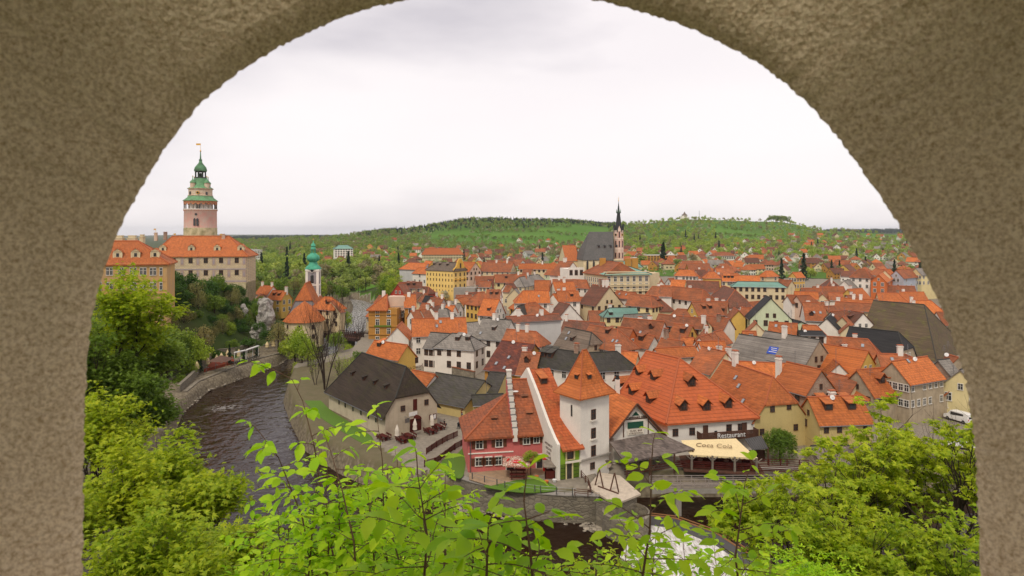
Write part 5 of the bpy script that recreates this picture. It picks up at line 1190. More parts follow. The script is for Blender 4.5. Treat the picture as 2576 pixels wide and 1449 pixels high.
r,ro,P=hs('A',1240,1142,1040,1118,13.5,'B','C',wp=405,label='large cream gabled house with three tall white chimneys below the cream palace',ch=((-.75,.0,1.9),(-.35,.0,1.7),(.1,.0,1.6)),wk='b',gwin=2,nowin=False,wrows=1); T.append((r,ro,P))
h('A',1330,1190,1560,1215,11,'R','W',ey=1260,sky=((-.5,.5),(.2,.5)),nowin=True)
h('D',1500,72,1730,90,11.5,'R','YC',ey=205,ends='gh',wk='b',wrows=1,win=3)
h('D',1755,95,1830,110,10.5,'B','C',ey=250,ends='gh',dorm=(('S',.3,.6),),nowin=True)
h('D',1240,240,1560,236,9.5,'T','YC',ey=335,ends='hg',ch=((-.5,.3,1.2),),dorm=(('s',-.6,.9),),wk='b',pitch=.8)
h('D',1420,320,1720,306,8.5,'S','C',ey=395,nowin=True)
# white curved wall building with low roof
h('D',0,345,620,312,11.5,'B','G',ey=388,pitch=.6,nowin=True,ch=((-.55,.1,1.5),(.35,0,1.0)))
r,ro,P=hs('D',760,195,640,165,11.5,'B','W',wp=380,nowin=True,label='white house with broad curved pale gable and brown tiled roof in the middle of the town',ch=((.9,.6,1.6),)); T.append((r,ro,P))
h('D',700,385,1180,420,8.2,'B','W',ey=420,w=6,nowin=True,ch=((-.9,0),))
h('D',60,560,60,520,8,'S','C',w=7,nowin=True)
h('D',710,472,1075,545,10.8,'Q','N',ey=738,ends='gj',sky=((-.5,.55),(-.55,.25)),dorm=(('s',-.1,.6),),wk='b',pitch=1.15)
h('D',1010,445,1340,500,11.5,'R','W',ey=690,ends='gh',sky=((.6,.6),(.8,.6)),dorm=(('s',.1,.3),))
h('D',1350,470,1520,490,11,'R','OR',ey=560)
h('D',1420,362,1900,402,11.5,'R','W',ey=575,ch=((-.35,.6,2.0),(.2,.4,1.8)),dorm=(('g',.5,.55),),ends='gg',sky=((.05,.8),))
h('D',1560,545,1780,578,9.5,'R','W',ey=700,dorm=(('S',-.1,.55),),gwin=1)
h('D',2028,430,2240,455,10.8,'R','Y',ey=608,dorm=(('S',.3,.6),),wk='b')
h('D',1840,315,2395,367,11.5,'R','C',ey=450,wk='b',gwin=2,ch=((1.0,-.4,1.4),))
h('D',1870,603,2130,640,9.3,'R','G',ey=720,ch=((-.6,.1,2.0),),nowin=True)
h('D',1800,728,2260,702,9.6,'O','W',ey=822,pitch=.7)
h('D',1440,765,1560,775,8,'O','C',ey=830,nowin=True)
h('D',1340,770,1430,758,8,'O','C',ey=850,w=6,gwin=2)
h('D',2130,590,2240,600,9,'O','L',ey=680,w=6)
h('D',2510,528,2600,505,9.6,'R','W',wp=240,nowin=True); h('D',2300,648,2620,640,9.2,'O','W',ey=720,nowin=True)
h('D',2370,705,2640,770,10.8,'R','C',ey=985,ch=((.1,.3,1.4),(.9,.3,1.4)),nowin=True,ends='gg')
h('D',2060,250,2230,262,9,'R','W',ey=295,ends='hh',nowin=True)
h('D',2240,170,2540,160,11.8,'R','Y',ey=320,ch=((.5,.4,1.8),),dorm=(('s',-.3,.55),('s',.2,.55)))
h('A',2000,1138,2370,1178,11.5,'R','W',ey=1285,ends='hh',ch=((.0,.4,1.9),),wk='b',wrows=1)
h('A',1760,1140,1990,1145,12,'R','W',ey=1250,ch=((.0,.3,1.4),),ends='hg',nowin=True)
h('A',2000,1058,2160,1064,12.5,'O','YC',ey=1140,gwin=1)
h('A',2180,1070,2560,1080,13,'B','W',ey=1200,ch=((-.2,.2),),nowin=True)
h('A',2620,1130,2760,1180,13,'B','W',ey=1330,ends='hh',nowin=True)
h('A',2090,938,2250,942,14,'O','W',ey=1004,ends='hh',win=6,wrows=1)
h('A',2440,962,2510,962,11,'O','Y',ey=1035,ends='hh',nowin=True)
# -- zone B
h('B',150,898,330,906,11.5,'R','C',ey=1035,ch=((-.2,.2,1.3),(.5,.3,1.2)),dorm=(('s',-.5,.7),('s',.0,.7),('s',.6,.7)),nowin=True)
h('B',438,988,390,965,11,'R','Y',wp=102,nowin=False,wrows=1,gwin=1); h('B',470,960,700,975,11,'R','W',ey=1060,nowin=True)
h('B',585,985,560,955,10.6,'R','C',wp=150,wk='b',wrows=1); h('B',620,972,735,978,10.2,'R','C',ey=1095)
h('B',345,1068,120,1040,10.5,'R','W',ey=1160,nowin=True,ch=((-.3,.3,1.3),)); h('B',110,1065,90,1040,10.5,'R','C',wp=110,wk='b')
h('B',60,1245,250,1190,9.5,'R','W',ey=1300,nowin=True); h('B',130,1200,100,1180,10,'R','W',wp=230,nowin=True,ch=((-.8,0),))
h('B',60,1290,240,1283,9.5,'O','W',ey=1345,nowin=True)
h('B',750,870,700,845,15.5,'K','L',wp=380,nowin=False,wrows=1,wk='b',gwin=1)
h('B',900,1060,1040,1095,8,'K','L',ey=1110,w=8,pitch=.4,nowin=True)
h('B',1060,910,1260,915,12,'R','W',ey=1078,dorm=(('g',-.4,.8),),ch=((-.4,.4,1.8),),sky=((-.1,.6),(.5,.6)),nowin=True)
h('B',910,845,990,842,11.5,'R','W',ey=910,nowin=True); h('B',1000,845,1120,840,11.8,'R','K',ey=900,ends='gh',wk='b')
h('B',980,806,1200,812,12,'O','C',ey=850)
h('B',1248,828,1240,810,11.5,'R','C',wp=100,gwin=2,wrows=1); h('B',1310,818,1440,822,11.5,'R','W',ey=860,nowin=True)
h('B',1400,865,1740,885,11.5,'O','C',ey=928,ch=((-.1,0),(.3,0)),nowin=True); h('B',1380,902,1740,925,11,'R','C',ey=975,ch=((-.9,.2,1.3),),nowin=True)
h('B',1330,1000,1480,985,10.5,'R','W',ey=1060,nowin=True); h('B',1270,950,1360,945,11,'R','C',ey=1010,ch=((-.4,.2,1.4),))
h('B',1530,990,1640,1012,10.5,'B','W',ey=1130,dorm=(('s',-.2,.5),),w=9)
h('B',1290,1062,1345,1015,10,'K','W',wp=240,nowin=True)
h('B',1440,1050,1470,1040,10,'R','C',wp=90,wk='w'); h('B',1500,1130,1490,1110,9.5,'R','C',wp=100)
h('B',740,1100,1000,1117,10.6,'O','C',ey=1200,sky=((-.5,.4),)); h('B',1060,1130,1190,1133,10,'O','W',ey=1190,ends='gh')
h('B',610,1110,590,1090,10.5,'R','C',wp=160,nowin=True)
h('B',700,1188,1213,1272,11.5,'S','N',w=10,ch=((-.2,-.1,2.2),),wk='b',wrows=1)
BAN=hs('B',450,1218,935,1290,10,'S','W',w=10.5,ch=((-.9,.7,3.0),(-.2,.5,1.7)),wk='w',wrows=1,gwin=2)
T.append(BAN); h('B',480,1188,600,1190,10,'O','W',ey=1225,nowin=True)
h('B',1000,1192,1260,1195,8.5,'G2','W',ey=1215,w=6,pitch=.1,wk='b',wrows=1,win=3) if 'G2' in M else h('B',1010,1185,1240,1190,8.8,'K','W',ey=1215,w=6,pitch=.2,wk='b',wrows=1,win=3)
# -- zone G
h('G',620,290,1140,372,10,'O','Y',w=9,wk='w',ch=((-.7,.5,1.1),),wrows=1)
h('G',1260,405,1560,412,9.4,'R','C',ey=520,sky=((0,.5),),ch=((.8,0,1.3),),nowin=True)
h('G',1438,497,1850,438,11.3,'O','N',ey=722,wk='w',wrows=2,win=6,gwin=0,wsc=.8,sky=((-.2,.1),))
h('G',1015,600,1412,567,9.4,'O','N',ey=892,dorm=(('G',-.1,.6),('G',.5,.6)),wk='b',wrows=1,win=3,wsc=.8)
h('G',170,505,575,597,9.6,'O','brick',w=8,wk='b',ch=((-1.1,-.5,2.6),),wrows=1,wsc=.9)
h('G',690,637,1020,712,7.5,'R','C',ey=830,nowin=True); h('G',1030,712,1250,757,7.2,'O','N',ey=925,nowin=True)
h('G',425,930,1040,912,8.4,'O','YB',ey=1230,ends='gg',dorm=(('S',-.45,.55),('S',.45,.55)),ch=((.15,.5,1.6),),wk='b',wrows=1,wsc=.75,win=4)
h('G',730,480,790,520,7.5,'O','W',w=4,wk='w'); h('G',1010,598,1100,700,8.5,'O','G',w=7,nowin=True) if 0 else None
h('G',2010,480,2100,470,10,'S','brick',ey=640,w=8,wk='b',wrows=1); h('G',2150,690,2250,740,7,'O','N',ey=800,w=6)
h('G',2260,600,2330,560,9.5,'S','YC',w=8,wk='w')
h('G',2130,420,2200,440,10,'R','N',w=8,wk='b')
# right background street of B
h('B',1600,588,1660,590,14,'R','W',ey=668,ends='hh',win=3)
h('B',1790,640,1900,590,12,'O','OR',ey=680,win=2); h('B',1800,592,1900,592,12,'O','W',ey=630)
h('B',1960,600,2150,585,12.5,'R','BL',ey=665,win=4,wrows=2); h('B',2150,580,2320,575,13,'S','YC',ey=640,win=4,wrows=2)
h('B',430,709,820,716,13,'T','C',ey=757,ends='hh',win=9,wk='b',pitch=.55)
h('B',700,607,760,605,15,'O','C',ey=655,ends='hh'); h('B',830,690,950,700,11,'R','C',ey=735,nowin=True)
h('B',280,650,400,652,13,'O','YC',ey=685,win=5,dorm=(('s',-.6,.5),('s',0,.5),('s',.6,.5))); h('B',410,650,640,655,13,'O','YC',ey=690,win=6)
h('B',960,622,1040,618,13,'O','Y',ey=655,win=3)
h('B',1760,580,1850,600,13,'O','C',ey=640); h('B',1460,700,1530,690,9,'S','W',ey=720,w=8,nowin=True)
# extra filler roofs so that no bare lots show between the rows
rf=random.Random(21)
occ=[px(world_loc(t[0])+Vector((0,0,10))) for t in T]
k=0
for tries in range(5000):
    D=math.exp(rf.uniform(math.log(125),math.log(400))); x=rf.uniform(1040,2420)
    X=(x-1288)*D/F
    if D>380 and x<1700: continue
    if D<128+ (x<1150)*30: continue
    p=Vector((X,D,float(town_g(D)))); 
    ok=True
    for t in T:
        q=t[0].location
        if (q-p).xy.length<12.5: ok=False;break
    if abs(X-56)<22 and abs(D-264)<28: ok=False
    if abs(X+28)<20 and abs(D-300)<22: ok=False
    if abs(X-60)<35 and abs(D-428)<30: ok=False
    if x>2150 and D>150 and D<215: ok=False
    if x>1900 and D<125: ok=False
    if D>330 and x>1850 : ok=False
    if sdist(np.array([X]),np.array([D]))[0]<9: ok=False
    if not ok: continue
    a=rf.choice([0,.2,-.25,1.4,.5]); L=rf.uniform(9,14); Wd=rf.uniform(7,9); g=p.z; zr=g+rf.uniform(6.0,7.6)
    T.append(house((X,D),(math.cos(a),math.sin(a)),L,Wd,g,zr-Wd/2*1.0,zr,rf.choice('OORRRRBBMS'),rf.choice('WWWCCYKG'),rf.choice(['gg','gg','gh','hh']),wrows=1,wk=rf.choice('wb'),ch=((rf.uniform(-.6,.6),.1,1.1),) if rf.random()<.75 else ()))
    k+=1
    if k>75: break
print('town houses',len(T),'filler',k)
# ---------------------------------------------------------------- far suburb on the hillsides
SUBR={}
def sub_meshes(roof,wall,kind):
    key=(roof,wall,kind)
    if key in SUBR: return SUBR[key]
    L,Wd,ze,zr=(10,8,4.6,8.6) if kind==0 else ((14,9,5.5,9.5) if kind==1 else (9,9,5.2,8.6))
    P=lambda a,b,z:Vector((a,b,z))
    rb,_=roof_mb(P,L,Wd,ze,zr,'gg' if kind<2 else 'hh',t=.3,oh=.5); rm=mesh_only(rb,'roof',[roof,'CR','metal'])
    w=MB(); w.prism([(-L/2,-Wd/2),(L/2,-Wd/2),(L/2,Wd/2),(-L/2,Wd/2)],-3,ze)
    if kind<2:
        for s in(-1,1):
            q=[P(s*L/2,-Wd/2,ze),P(s*L/2,Wd/2,ze),P(s*L/2,0,zr-.2)]; w.slab(q if s>0 else q[::-1],.3,d=(-s,0,0))
    wm=mesh_only(w,'wall',['w'+wall])
    v=MB()
    for s in(-1,1):
        for i in range(4 if kind else 3):
            for z in((1.4,4.0) if kind else (1.6,)): v.box((-L/2+(i+.5)*L/(4 if kind else 3),s*(Wd/2+.02),z),(1.1,.1,1.3))
        for y in(-1.6,1.6): v.box((s*(L/2+.02),y,2),(.1,1.1,1.3)); 
        if kind<2: v.box((s*(L/2+.02),0,ze+.8),(.1,1.0,1.1))
    vm=mesh_only(v,'windows','glass'); SUBR[key]=(rm,wm,vm); return SUBR[key]
def sub_house(x,y,roof,wall,kind,sc_=1,rot=None,D=None,label=None):
    # find depth where the terrain projects to pixel y (walk outward)
    if D is None:
        D=march(x,y,400,1500)
        if D is None: return None
    X=(x-1288)*D/F; z=lz(X,D)
    rm,wm,vm=sub_meshes(roof,wall,kind)
    t=thing('suburb_house',(X,D,z),label,'house','houses of the hillside suburb'); t.rotation_euler=(0,0,rot if rot is not None else random.choice([0,.3,-.4,1.2,1.57,.8,-.9]))
    t.scale=(sc_,)*3
    for nm,me in(('roof',rm),('wall',wm),('windows',vm)):
        o=bpy.data.objects.new(nm,me); COL.objects.link(o); o.parent=t
    if label is None: PLACED.append((t,x,y-8,wall,roof,'hh' if kind==2 else 'gg',12*sc_,0))
    SUBP.append((X,D)); return t
SUBP=[]
rs=random.Random(4)
pts=[]
def cluster(x0,x1,y0,y1,n,md=17):
    k=0
    for _ in range(n*30):
        x=rs.uniform(x0,x1);y=rs.uniform(y0,y1)
        if any(abs(x-a)<md and abs(y-b)<md*.38 for a,b in pts): continue
        pts.append((x,y)); k+=1
        if k>=n: break
cluster(1000,1170,648,676,10,24); cluster(1150,1480,629,683,62,15); cluster(1040,1130,636,655,7); cluster(1570,1720,627,682,26,15); cluster(1280,1480,610,630,8,16)
cluster(1690,2080,650,692,30,20); cluster(1850,2330,610,690,58,20); cluster(1700,1860,630,655,10,20); cluster(1985,2330,596,612,12,26)
cluster(800,1010,642,676,20,19); cluster(640,760,622,660,5,30); cluster(880,1080,608,640,10,30); cluster(2080,2340,690,712,9,24); cluster(1730,1900,690,702,8,20); cluster(1880,2320,602,655,30,18); cluster(1590,1700,640,680,8,16)
for x,y in pts:
    far=y<640
    sub_house(x,y,rs.choice('OORRRBBBS' if x<2500 else 'O'),rs.choice('WWWWCCCKYG'+('Y' if far else 'E')),rs.choice([0,0,1,2]),rs.uniform(.75,1.0))
for x,y,w in((857,640,2.6),(1085,672,1.3)): pass
# long barrack block, apartment slab and green roofed block
def slab_building(x0,x1,yt,yb,D,wall,roof,label,rows,cols,pit=0):
    a=PD(x0,yb,D);b=PD(x1,yb,D+6); c,u,n=rect(a,b,12); r=block('apartment_block',c,a.z-8,PD(0,yt,D).z,'w'+wall,label,'building')
    zt=PD(0,yt,D).z
    if pit: hip4(r,c,zt,zt+pit,roof,(4,4),oh=.6)
    else: m=MB(); m.prism([tuple((Vector((*q,0)))[:2]) for q in c],zt,zt+.5); m.build('roof',roof,r)
    hgt=zt-a.z
    for j in range(rows):
        m=MB()
        for i in range(cols): p=Vector((a.x,a.y,0))+u*((i+.5)/cols*(b-a).xy.length)-n*.02; m.box(p+Vector((0,0,a.z+(j+.5)/rows*hgt)),((b-a).xy.length/cols*.55,.2,hgt/rows*.55),math.atan2(u.y,u.x))
        m.build('window_band','glass',r)
slab_building(619,637,629,645,620,'G','G','grey concrete apartment block among trees right of the castle',3,3) if 0 else None
M['G']=M['wG']
slab_building(618,636,628,646,560,'G','G','plain grey apartment block among trees right of the castle',1,1)
slab_building(636,660,630,650,565,'W','G','white apartment block with rows of balconies among trees right of the castle',5,6)
slab_building(842,888,625,647,600,'W','T','pale block with light green roof above the onion tower right',4,7,3)
slab_building(1062,1165,640,652,640,'C','O','very long low barrack with bright orange roof below the meadow',2,26,6)
slab_building(1804,1916,668,680,560,'YC','O','long butter yellow terrace house with orange roof on the right',1,16,4)
slab_building(1804,1850,643,655,620,'W','R','long white row house with orange roof on the right hillside',1,10,3)
slab_building(1752,1790,641,656,600,'BK','G','left half of the flat brick apartment block behind the dark spruce',3,7) if 'wBK' in M else None
slab_building(1629,1704,643,656,600,'E','G','flat roofed ochre apartment block behind the dark conifer',3,10)
slab_building(1590,1622,650,662,590,'YM','G','flat golden yellow block right of the church tower',2,5)
slab_building(2000,2034,660-9,660-1,640,'W','G','flat white modern villa on the right hillside',1,4)

# aerials and dishes on the nearer roofs
_b=MB(); _b.tube((0,0,0),(0,0,3.0),.035,n=4); [_b.box((0,0,1.9+i*.3),(1.2-.2*i,.03,.03)) for i in range(4)]; AER=mesh_only(_b,'aerial','metal')
_b=MB(); _b.tube((0,0,0),(0,0,1.0),.04,n=4); _b.lathe((0,0,0),[(.05,0),(.3,.05),(.42,.14)],12); DISH=mesh_only(_b,'satellite_dish','whitep')
ra=random.Random(44)
for r,ro,P in T:
    if r.location.y<260 and ra.random()<.5:
        o=inst(AER,'aerial',ro,P(ra.uniform(-2,2),ra.uniform(-.4,.4),0)*1,ra.uniform(0,3)); bz=max(v[2] for v in ro.bound_box)+r.location.z-.3; o.location.z=bz-r.location.z
    if r.location.y<190 and ra.random()<.25:
        o=inst(DISH,'satellite_dish',ro,P(ra.uniform(-2,2),-.6,0),0); o.location.z=max(v[2] for v in ro.bound_box)-.2; o.rotation_euler=(1.2,0,ra.uniform(-.6,.6))

def banner():
    r,ro,P=BAN; m_=flat('banner_blue',(.03,.08,.42),.6); zr=P(0,0,0)
    s=-1 if P(0,-1,0).length<P(0,1,0).length else 1; zt=max(v[2] for v in ro.bound_box)+r.location.z-.15
    f=-1 if P(-1,0,0).x<P(1,0,0).x else 1; pt=1.05
    a0,a1=(2.6,5.4) if f<0 else (-5.4,-2.6)
    q=[P(a0,s*1.7,zt-1.7*pt+.25),P(a1,s*1.7,zt-1.7*pt+.25),P(a1,s*3.1,zt-3.1*pt+.25),P(a0,s*3.1,zt-3.1*pt+.25)]
    if (q[1]-q[0]).cross(q[2]-q[1]).z<0: q=q[::-1]
    m=MB(); m.slab(q,.04); 
    for k,(i,j) in enumerate(((.2,.75),(.3,.8),(.15,.85))):
        t0=.22+k*.26; A=P(a0+(a1-a0)*i,s*(1.7+1.4*t0),zt-(1.7+1.4*t0)*pt+.27); B_=P(a0+(a1-a0)*j,s*(1.7+1.4*t0),zt-(1.7+1.4*t0)*pt+.27); m.tube(A,B_,.09,n=4,mi=1)
    o=m.build('blue_banner',[m_,'whitep'],ro)
banner()
# ---------------------------------------------------------------- foliage
def randrot(n,rg,up=0.0):
    a=rg.normal(size=(n,3)); a[:,2]+=up; a/=np.linalg.norm(a,axis=1,keepdims=True)
    t=rg.normal(size=(n,3)); t-= (t*a).sum(1,keepdims=True)*a; t/=np.linalg.norm(t,axis=1,keepdims=True)
    return np.stack([t,np.cross(a,t),a],-1)   # columns: x,y,normal
LEAF_Q=(np.array([(-.5,0,0),(0,-.34,.06),(.5,0,0),(0,.34,.06)]),[(0,1,2,3)])
def scatter_leaves(pts,size,rg,tmpl,R=None,up=.6,var=.35):
    v,f=tmpl; n=len(pts); R=randrot(n,rg,up) if R is None else R
    s=size*(1+var*rg.uniform(-1,1,n))
    co=np.einsum('nij,kj->nki',R,v)*s[:,None,None]+pts[:,None,:]
    k=len(v); q=np.array(f)[None]+ (np.arange(n)*k)[:,None,None]
    return co.reshape(-1,3),q.reshape(-1,len(f[0]))
def lobes(rg,n,rx,rz,nl,zc,lr=.42,shell=.55):
    c=rg.normal(size=(nl,3)); c/=np.linalg.norm(c,axis=1,keepdims=True); c*=rg.uniform(.35,.78,(nl,1)); c[:,2]=np.abs(c[:,2])*1.3-.45
    r=rg.uniform(.7,1.25,nl)*lr
    i=rg.integers(0,nl,n); d=rg.normal(size=(n,3)); d/=np.linalg.norm(d,axis=1,keepdims=True)
    rad=rg.uniform(shell,1.05,(n,1)); p=c[i]+d*r[i][:,None]*rad
    p*=np.array([rx,rx,rz]); p[:,2]+=zc; return p
def simple_tree_mesh(seed,kind,n,rx,rz,zc,size,nl=9,mats=None):
    rg=np.random.default_rng(seed)
    if kind=='con':
        z=rg.uniform(0,1,n)**.8; r=(1-z)*rx*(.75+.35*np.sin(z*28)); a=rg.uniform(0,6.283,n); rr=r*rg.uniform(.5,1.05,n)
        p=np.stack([rr*np.cos(a),rr*np.sin(a),zc*.25+z*rz*2],-1)
    elif kind=='col':
        p=lobes(rg,n,rx,rz,nl,zc,.4)
    else: p=lobes(rg,n,rx,rz,nl,zc)
    co,q=scatter_leaves(p,size,rg,LEAF_Q,up=.5)
    return co,q
def trunk_mesh(h,r,rx):
    b=MB(); b.tube((0,0,-1.5),(0,0,h*.45),r,r*.7,6); rr=random.Random(int(h*100))
    for i in range(6):
        a=rr.uniform(0,6.28); b.tube((0,0,h*rr.uniform(.25,.45)),(math.cos(a)*rx*.5,math.sin(a)*rx*.5,h*rr.uniform(.6,.85)),r*.45,r*.12,5)
    b.tube((0,0,h*.45),(rr.uniform(-.4,.4),0,h*.85),r*.7,r*.15,6)
    return mesh_only(b,'trunk','bark')
TT={}
def ttype(name,seeds,kind,n,rx,rz,zc,size,mat,hh,r,nl=9):
    L=[]
    for s in seeds:
        co,q=simple_tree_mesh(s,kind,n,rx,rz,zc,size,nl); me=fastmesh('crown',co,q); me.materials.append(M[mat]); L.append(me)
    TT[name]=(L,trunk_mesh(hh,r,rx),hh)
ttype('far_green',(1,2,3),'r',330,3.6,3.8,4.6,1.0,'lf_far',8,.22)
ttype('far_yel',(4,5,6),'r',330,3.4,3.6,4.4,1.0,'lf_fary',8,.2)
ttype('far_bud',(7,8),'r',300,3.6,4.2,5.0,1.0,'lf_farb',9,.2)
ttype('far_blo',(9,10),'r',260,2.6,2.4,3.0,.9,'lf_blo',5,.15)
ttype('far_con',(11,12),'con',330,2.3,5.5,1.2,1.1,'lf_con',11,.2)
ttype('far_dark',(13,14),'r',330,2.6,4.4,5.2,.95,'lf_con',9,.2)
ttype('mid_green',(21,22,23),'r',2600,3.8,4.0,5.2,.46,'lf_mid',9,.25,16)
ttype('mid_dark',(24,25),'r',2600,3.8,3.6,4.2,.46,'lf_dark',8,.2,16)
ttype('mid_yel',(26,27),'r',2600,3.6,4.0,5.4,.42,'lf_yel',9,.22,16)
ttype('mid_bud',(28,29),'r',1500,3.8,4.2,5.4,.4,'lf_bud',10,.25,18)
ttype('mid_blo',(30,),'r',1400,2.8,2.6,3.4,.4,'lf_blo',6,.16,12)
ttype('mid_con',(31,32),'con',2400,1.7,4.2,.6,.4,'lf_con',9,.18)
def tree(kind,X,Y,s,label,group=None,name='tree',g=None,sz=None,cat='tree'):
    L,tr,hh=TT[kind]; g=lz(X,Y) if g is None else g
    t=thing(name,(X,Y,g),label,cat,group); t.rotation_euler=(0,0,random.uniform(0,6.28)); sz=sz or s; t.scale=(s,s,sz)
    for nm,me in(('crown',random.choice(L)),('trunk',tr)):
        o=bpy.data.objects.new(nm,me); COL.objects.link(o); o.parent=t
    return t
GREEN={'green':'green leafy','yel':'light yellow green','bud':'thin brownish budding','blo':'pale blossoming','con':'dark pointed conifer'}
def near_house(X,Y,r):
    return any((X-a)**2+(Y-b)**2<r*r for a,b in SUBP)
# individual far trees
rt=random.Random(9); NT=0
REG=[('in the valley between the castle and the onion tower',600,780,618,760,60),('behind and around the onion tower',760,1000,690,765,60),('on the green slope left of the golden yellow hall',860,1060,668,745,34),
('among the hillside houses above the town',1000,1480,628,690,44),('on the hillside right of the dark church spire',1575,1840,600,680,52),('among the houses of the right hillside',1840,2340,600,715,80)]
spots=[]
for lab,x0,x1,y0,y1,n in REG:
    k=0
    for _ in range(n*20):
        x=rt.uniform(x0,x1);y=rt.uniform(y0,y1)
        D=march(x,y,262,1500)
        if D is None: continue
        X=(x-1288)*D/F
        if sdist(np.array([X]),np.array([D]))[0]<4: continue
        if D<430 and x>1010: continue
        if near_house(X,D,7) or any((X-a)**2+(D-b)**2<20 for a,b in spots): continue
        xv,yv=x,585-F*(lz(X,D)-H)/D
        if any(bool(inpoly(np.array([xv]),np.array([yv]),m)[0]) for m in MEAD if len(m)>2): continue
        if x<1000: ki=rt.choice(['green','yel','green','yel','bud','blo','green','con'] if y<700 else ['green','yel','green','bud'])
        else: ki=rt.choice(['green','yel','bud','blo','blo','con','green'])
        s=rt.uniform(.8,1.25)*(1.25 if x<1000 else .95)*(1.25 if lab.startswith('on the hill') else 1)
        if ki=='blo': s*=.9
        spots.append((X,D)); k+=1; NT+=1
        tree(('mid_' if D<360 else 'far_')+ki,X,D,s,f'{GREEN[ki]} tree {lab}',f'{GREEN[ki]} trees {lab}')
        if k>=n: break
print('far trees',NT)
# woods that read as one mass
def wood(name,label,kind,poly_fn,n,s0,s1,seed):
    rg=np.random.default_rng(seed); L=TT[kind][0]; arrs=[]
    for me in L:
        co=np.empty(len(me.vertices)*3,np.float32); me.vertices.foreach_get('co',co); arrs.append(co.reshape(-1,3))
    P=poly_fn(rg,n); out=[]
    for i,(x,y,z) in enumerate(P):
        a=arrs[i%len(arrs)]; nf=len(a)//4; keep=rg.permutation(nf)[:max(40,int(nf*.55))]
        a=a.reshape(-1,4,3)[keep].reshape(-1,3)
        t=rg.uniform(0,6.28); s=rg.uniform(s0,s1); c,sn=math.cos(t),math.sin(t)
        b=np.stack([a[:,0]*c-a[:,1]*sn,a[:,0]*sn+a[:,1]*c,a[:,2]*rg.uniform(.9,1.2)],-1)*s; b[:,0]+=x;b[:,1]+=y;b[:,2]+=z; out.append(b)
    co=np.concatenate(out); q=np.arange(len(co)).reshape(-1,4); me=fastmesh(name,co,q); me.materials.append(TT[kind][0][0].materials[0])
    o=bpy.data.objects.new(name,me); COL.objects.link(o); tag(o,label,kind='stuff'); o['category']='woodland'; return o
def scat(x0,x1,d0,d1,dens=None,avoid=True,up=None):
    def fn(rg,n):
        u=rg.uniform(x0,x1,n*4); d=np.exp(rg.uniform(math.log(d0),math.log(d1),n*4)); X=(u-1288)*d/F; Z=land(X,d); yv=585-F*(Z-H)/d
        ok=np.ones(len(u),bool)
        if avoid:
            for m in MEAD:
                if len(m)>2: ok&=~inpoly(u,yv,m)
            for a,b in SUBP: ok&=(X-a)**2+(d-b)**2>60
            ok&=sdist(X,d)>3
        if dens is not None: ok&=rg.uniform(0,1,len(u))<dens(u,yv,d)
        i=np.nonzero(ok)[0][:n]; return list(zip(X[i],d[i],Z[i]))
    return fn
rg0=np.random.default_rng(99)
wood('conifer_wood','dark conifer forest along the top of the far hill','far_con',scat(900,1570,1380,1720,lambda u,y,d:np.where((d<1500)&(rg0.uniform(0,1,len(u))<.5),0,1)),420,.6,.95,1)
wood('conifer_wood','dark mixed forest band along the top of the far hill','far_dark',scat(900,1570,1370,1720,lambda u,y,d:np.where((d<1500)&(rg0.uniform(0,1,len(u))<.5),0,1)),1300,.6,.95,21)
wood('conifer_wood','dark blue green forest on the distant left ridge','far_dark',scat(540,1010,2600,4300),1500,1.5,2.3,2)
wood('conifer_wood','distant dark forest on the right horizon ridge','far_dark',scat(2060,2420,3300,4300),1100,1.5,2.3,3)
wood('broadleaf_wood','mixed green wood on the middle hill slopes','far_green',scat(560,1600,900,1600,lambda u,y,d:np.where(u<1080,.9,np.where(y<572,.9,.35))),1500,.8,1.4,4)
wood('broadleaf_wood','fresh light green wood on the lookout hill','far_yel',scat(1560,2420,700,1620,lambda u,y,d:np.where((u>1600)&(u<1860),1,.6)*(d>700)),1150,.8,1.5,5)
wood('broadleaf_wood','bare brownish spring wood on the hill slopes','far_bud',scat(560,2420,760,1640,lambda u,y,d:.3),1000,.8,1.4,6)
wood('hedge_trees','white blossoming hedges and orchards on the far slopes','far_blo',scat(1000,2420,560,1500,lambda u,y,d:.3),850,.8,1.3,7)
wood('broadleaf_wood','green wood in the valley left of the onion tower','far_green',scat(560,1010,440,900,lambda u,y,d:.7),330,.9,1.35,8)
wood('broadleaf_wood','young yellow green wood in the valley left of the onion tower','far_yel',scat(560,1010,430,900,lambda u,y,d:.5),240,.9,1.3,9)
wood('garden_trees','small garden trees between the suburb houses','far_green',scat(1000,2420,440,760,lambda u,y,d:.35),360,.35,.6,10)
wood('garden_trees','pale blossoming garden trees between the suburb houses','far_blo',scat(1000,2420,440,760,lambda u,y,d:.35),260,.4,.7,12)
def lines(L,jit):
    def fn(rg,n):
        out=[]
        for (x0,y0,x1,y1) in L:
            for i in range(int(abs(x1-x0)/3.2)):
                t=rg.uniform(); x=x0+(x1-x0)*t; y=y0+(y1-y0)*t+rg.normal()*jit; D=march(x,y,600,1590,90)
                if D: X=(x-1288)*D/F; out.append((X,D,lz(X,D)))
        return out
    return fn
LN=[(1110,599,1250,602),(1250,600,1400,606),(1180,588,1290,580),(1290,580,1400,590),(1400,590,1500,598),(1330,572,1440,574),(1180,572,1330,566),(1660,592,1720,594),(1790,590,1930,600),(1800,574,1890,584)]
wood('hedge_trees','leafy hedgerows dividing the green hill meadows','far_green',lines(LN,1.6),900,.5,1.0,13)
wood('hedge_trees','blossoming bushes along the hill meadow hedges','far_blo',lines(LN[::2],2.2),900,.5,.9,14)
wood('broadleaf_wood','leafy wood on the castle hillside at the far left','far_green',scat(-500,225,95,330),420,.9,1.5,31)
wood('broadleaf_wood','green wood on the hills behind the castle','far_green',scat(-500,560,340,1700),900,1.0,1.8,32)
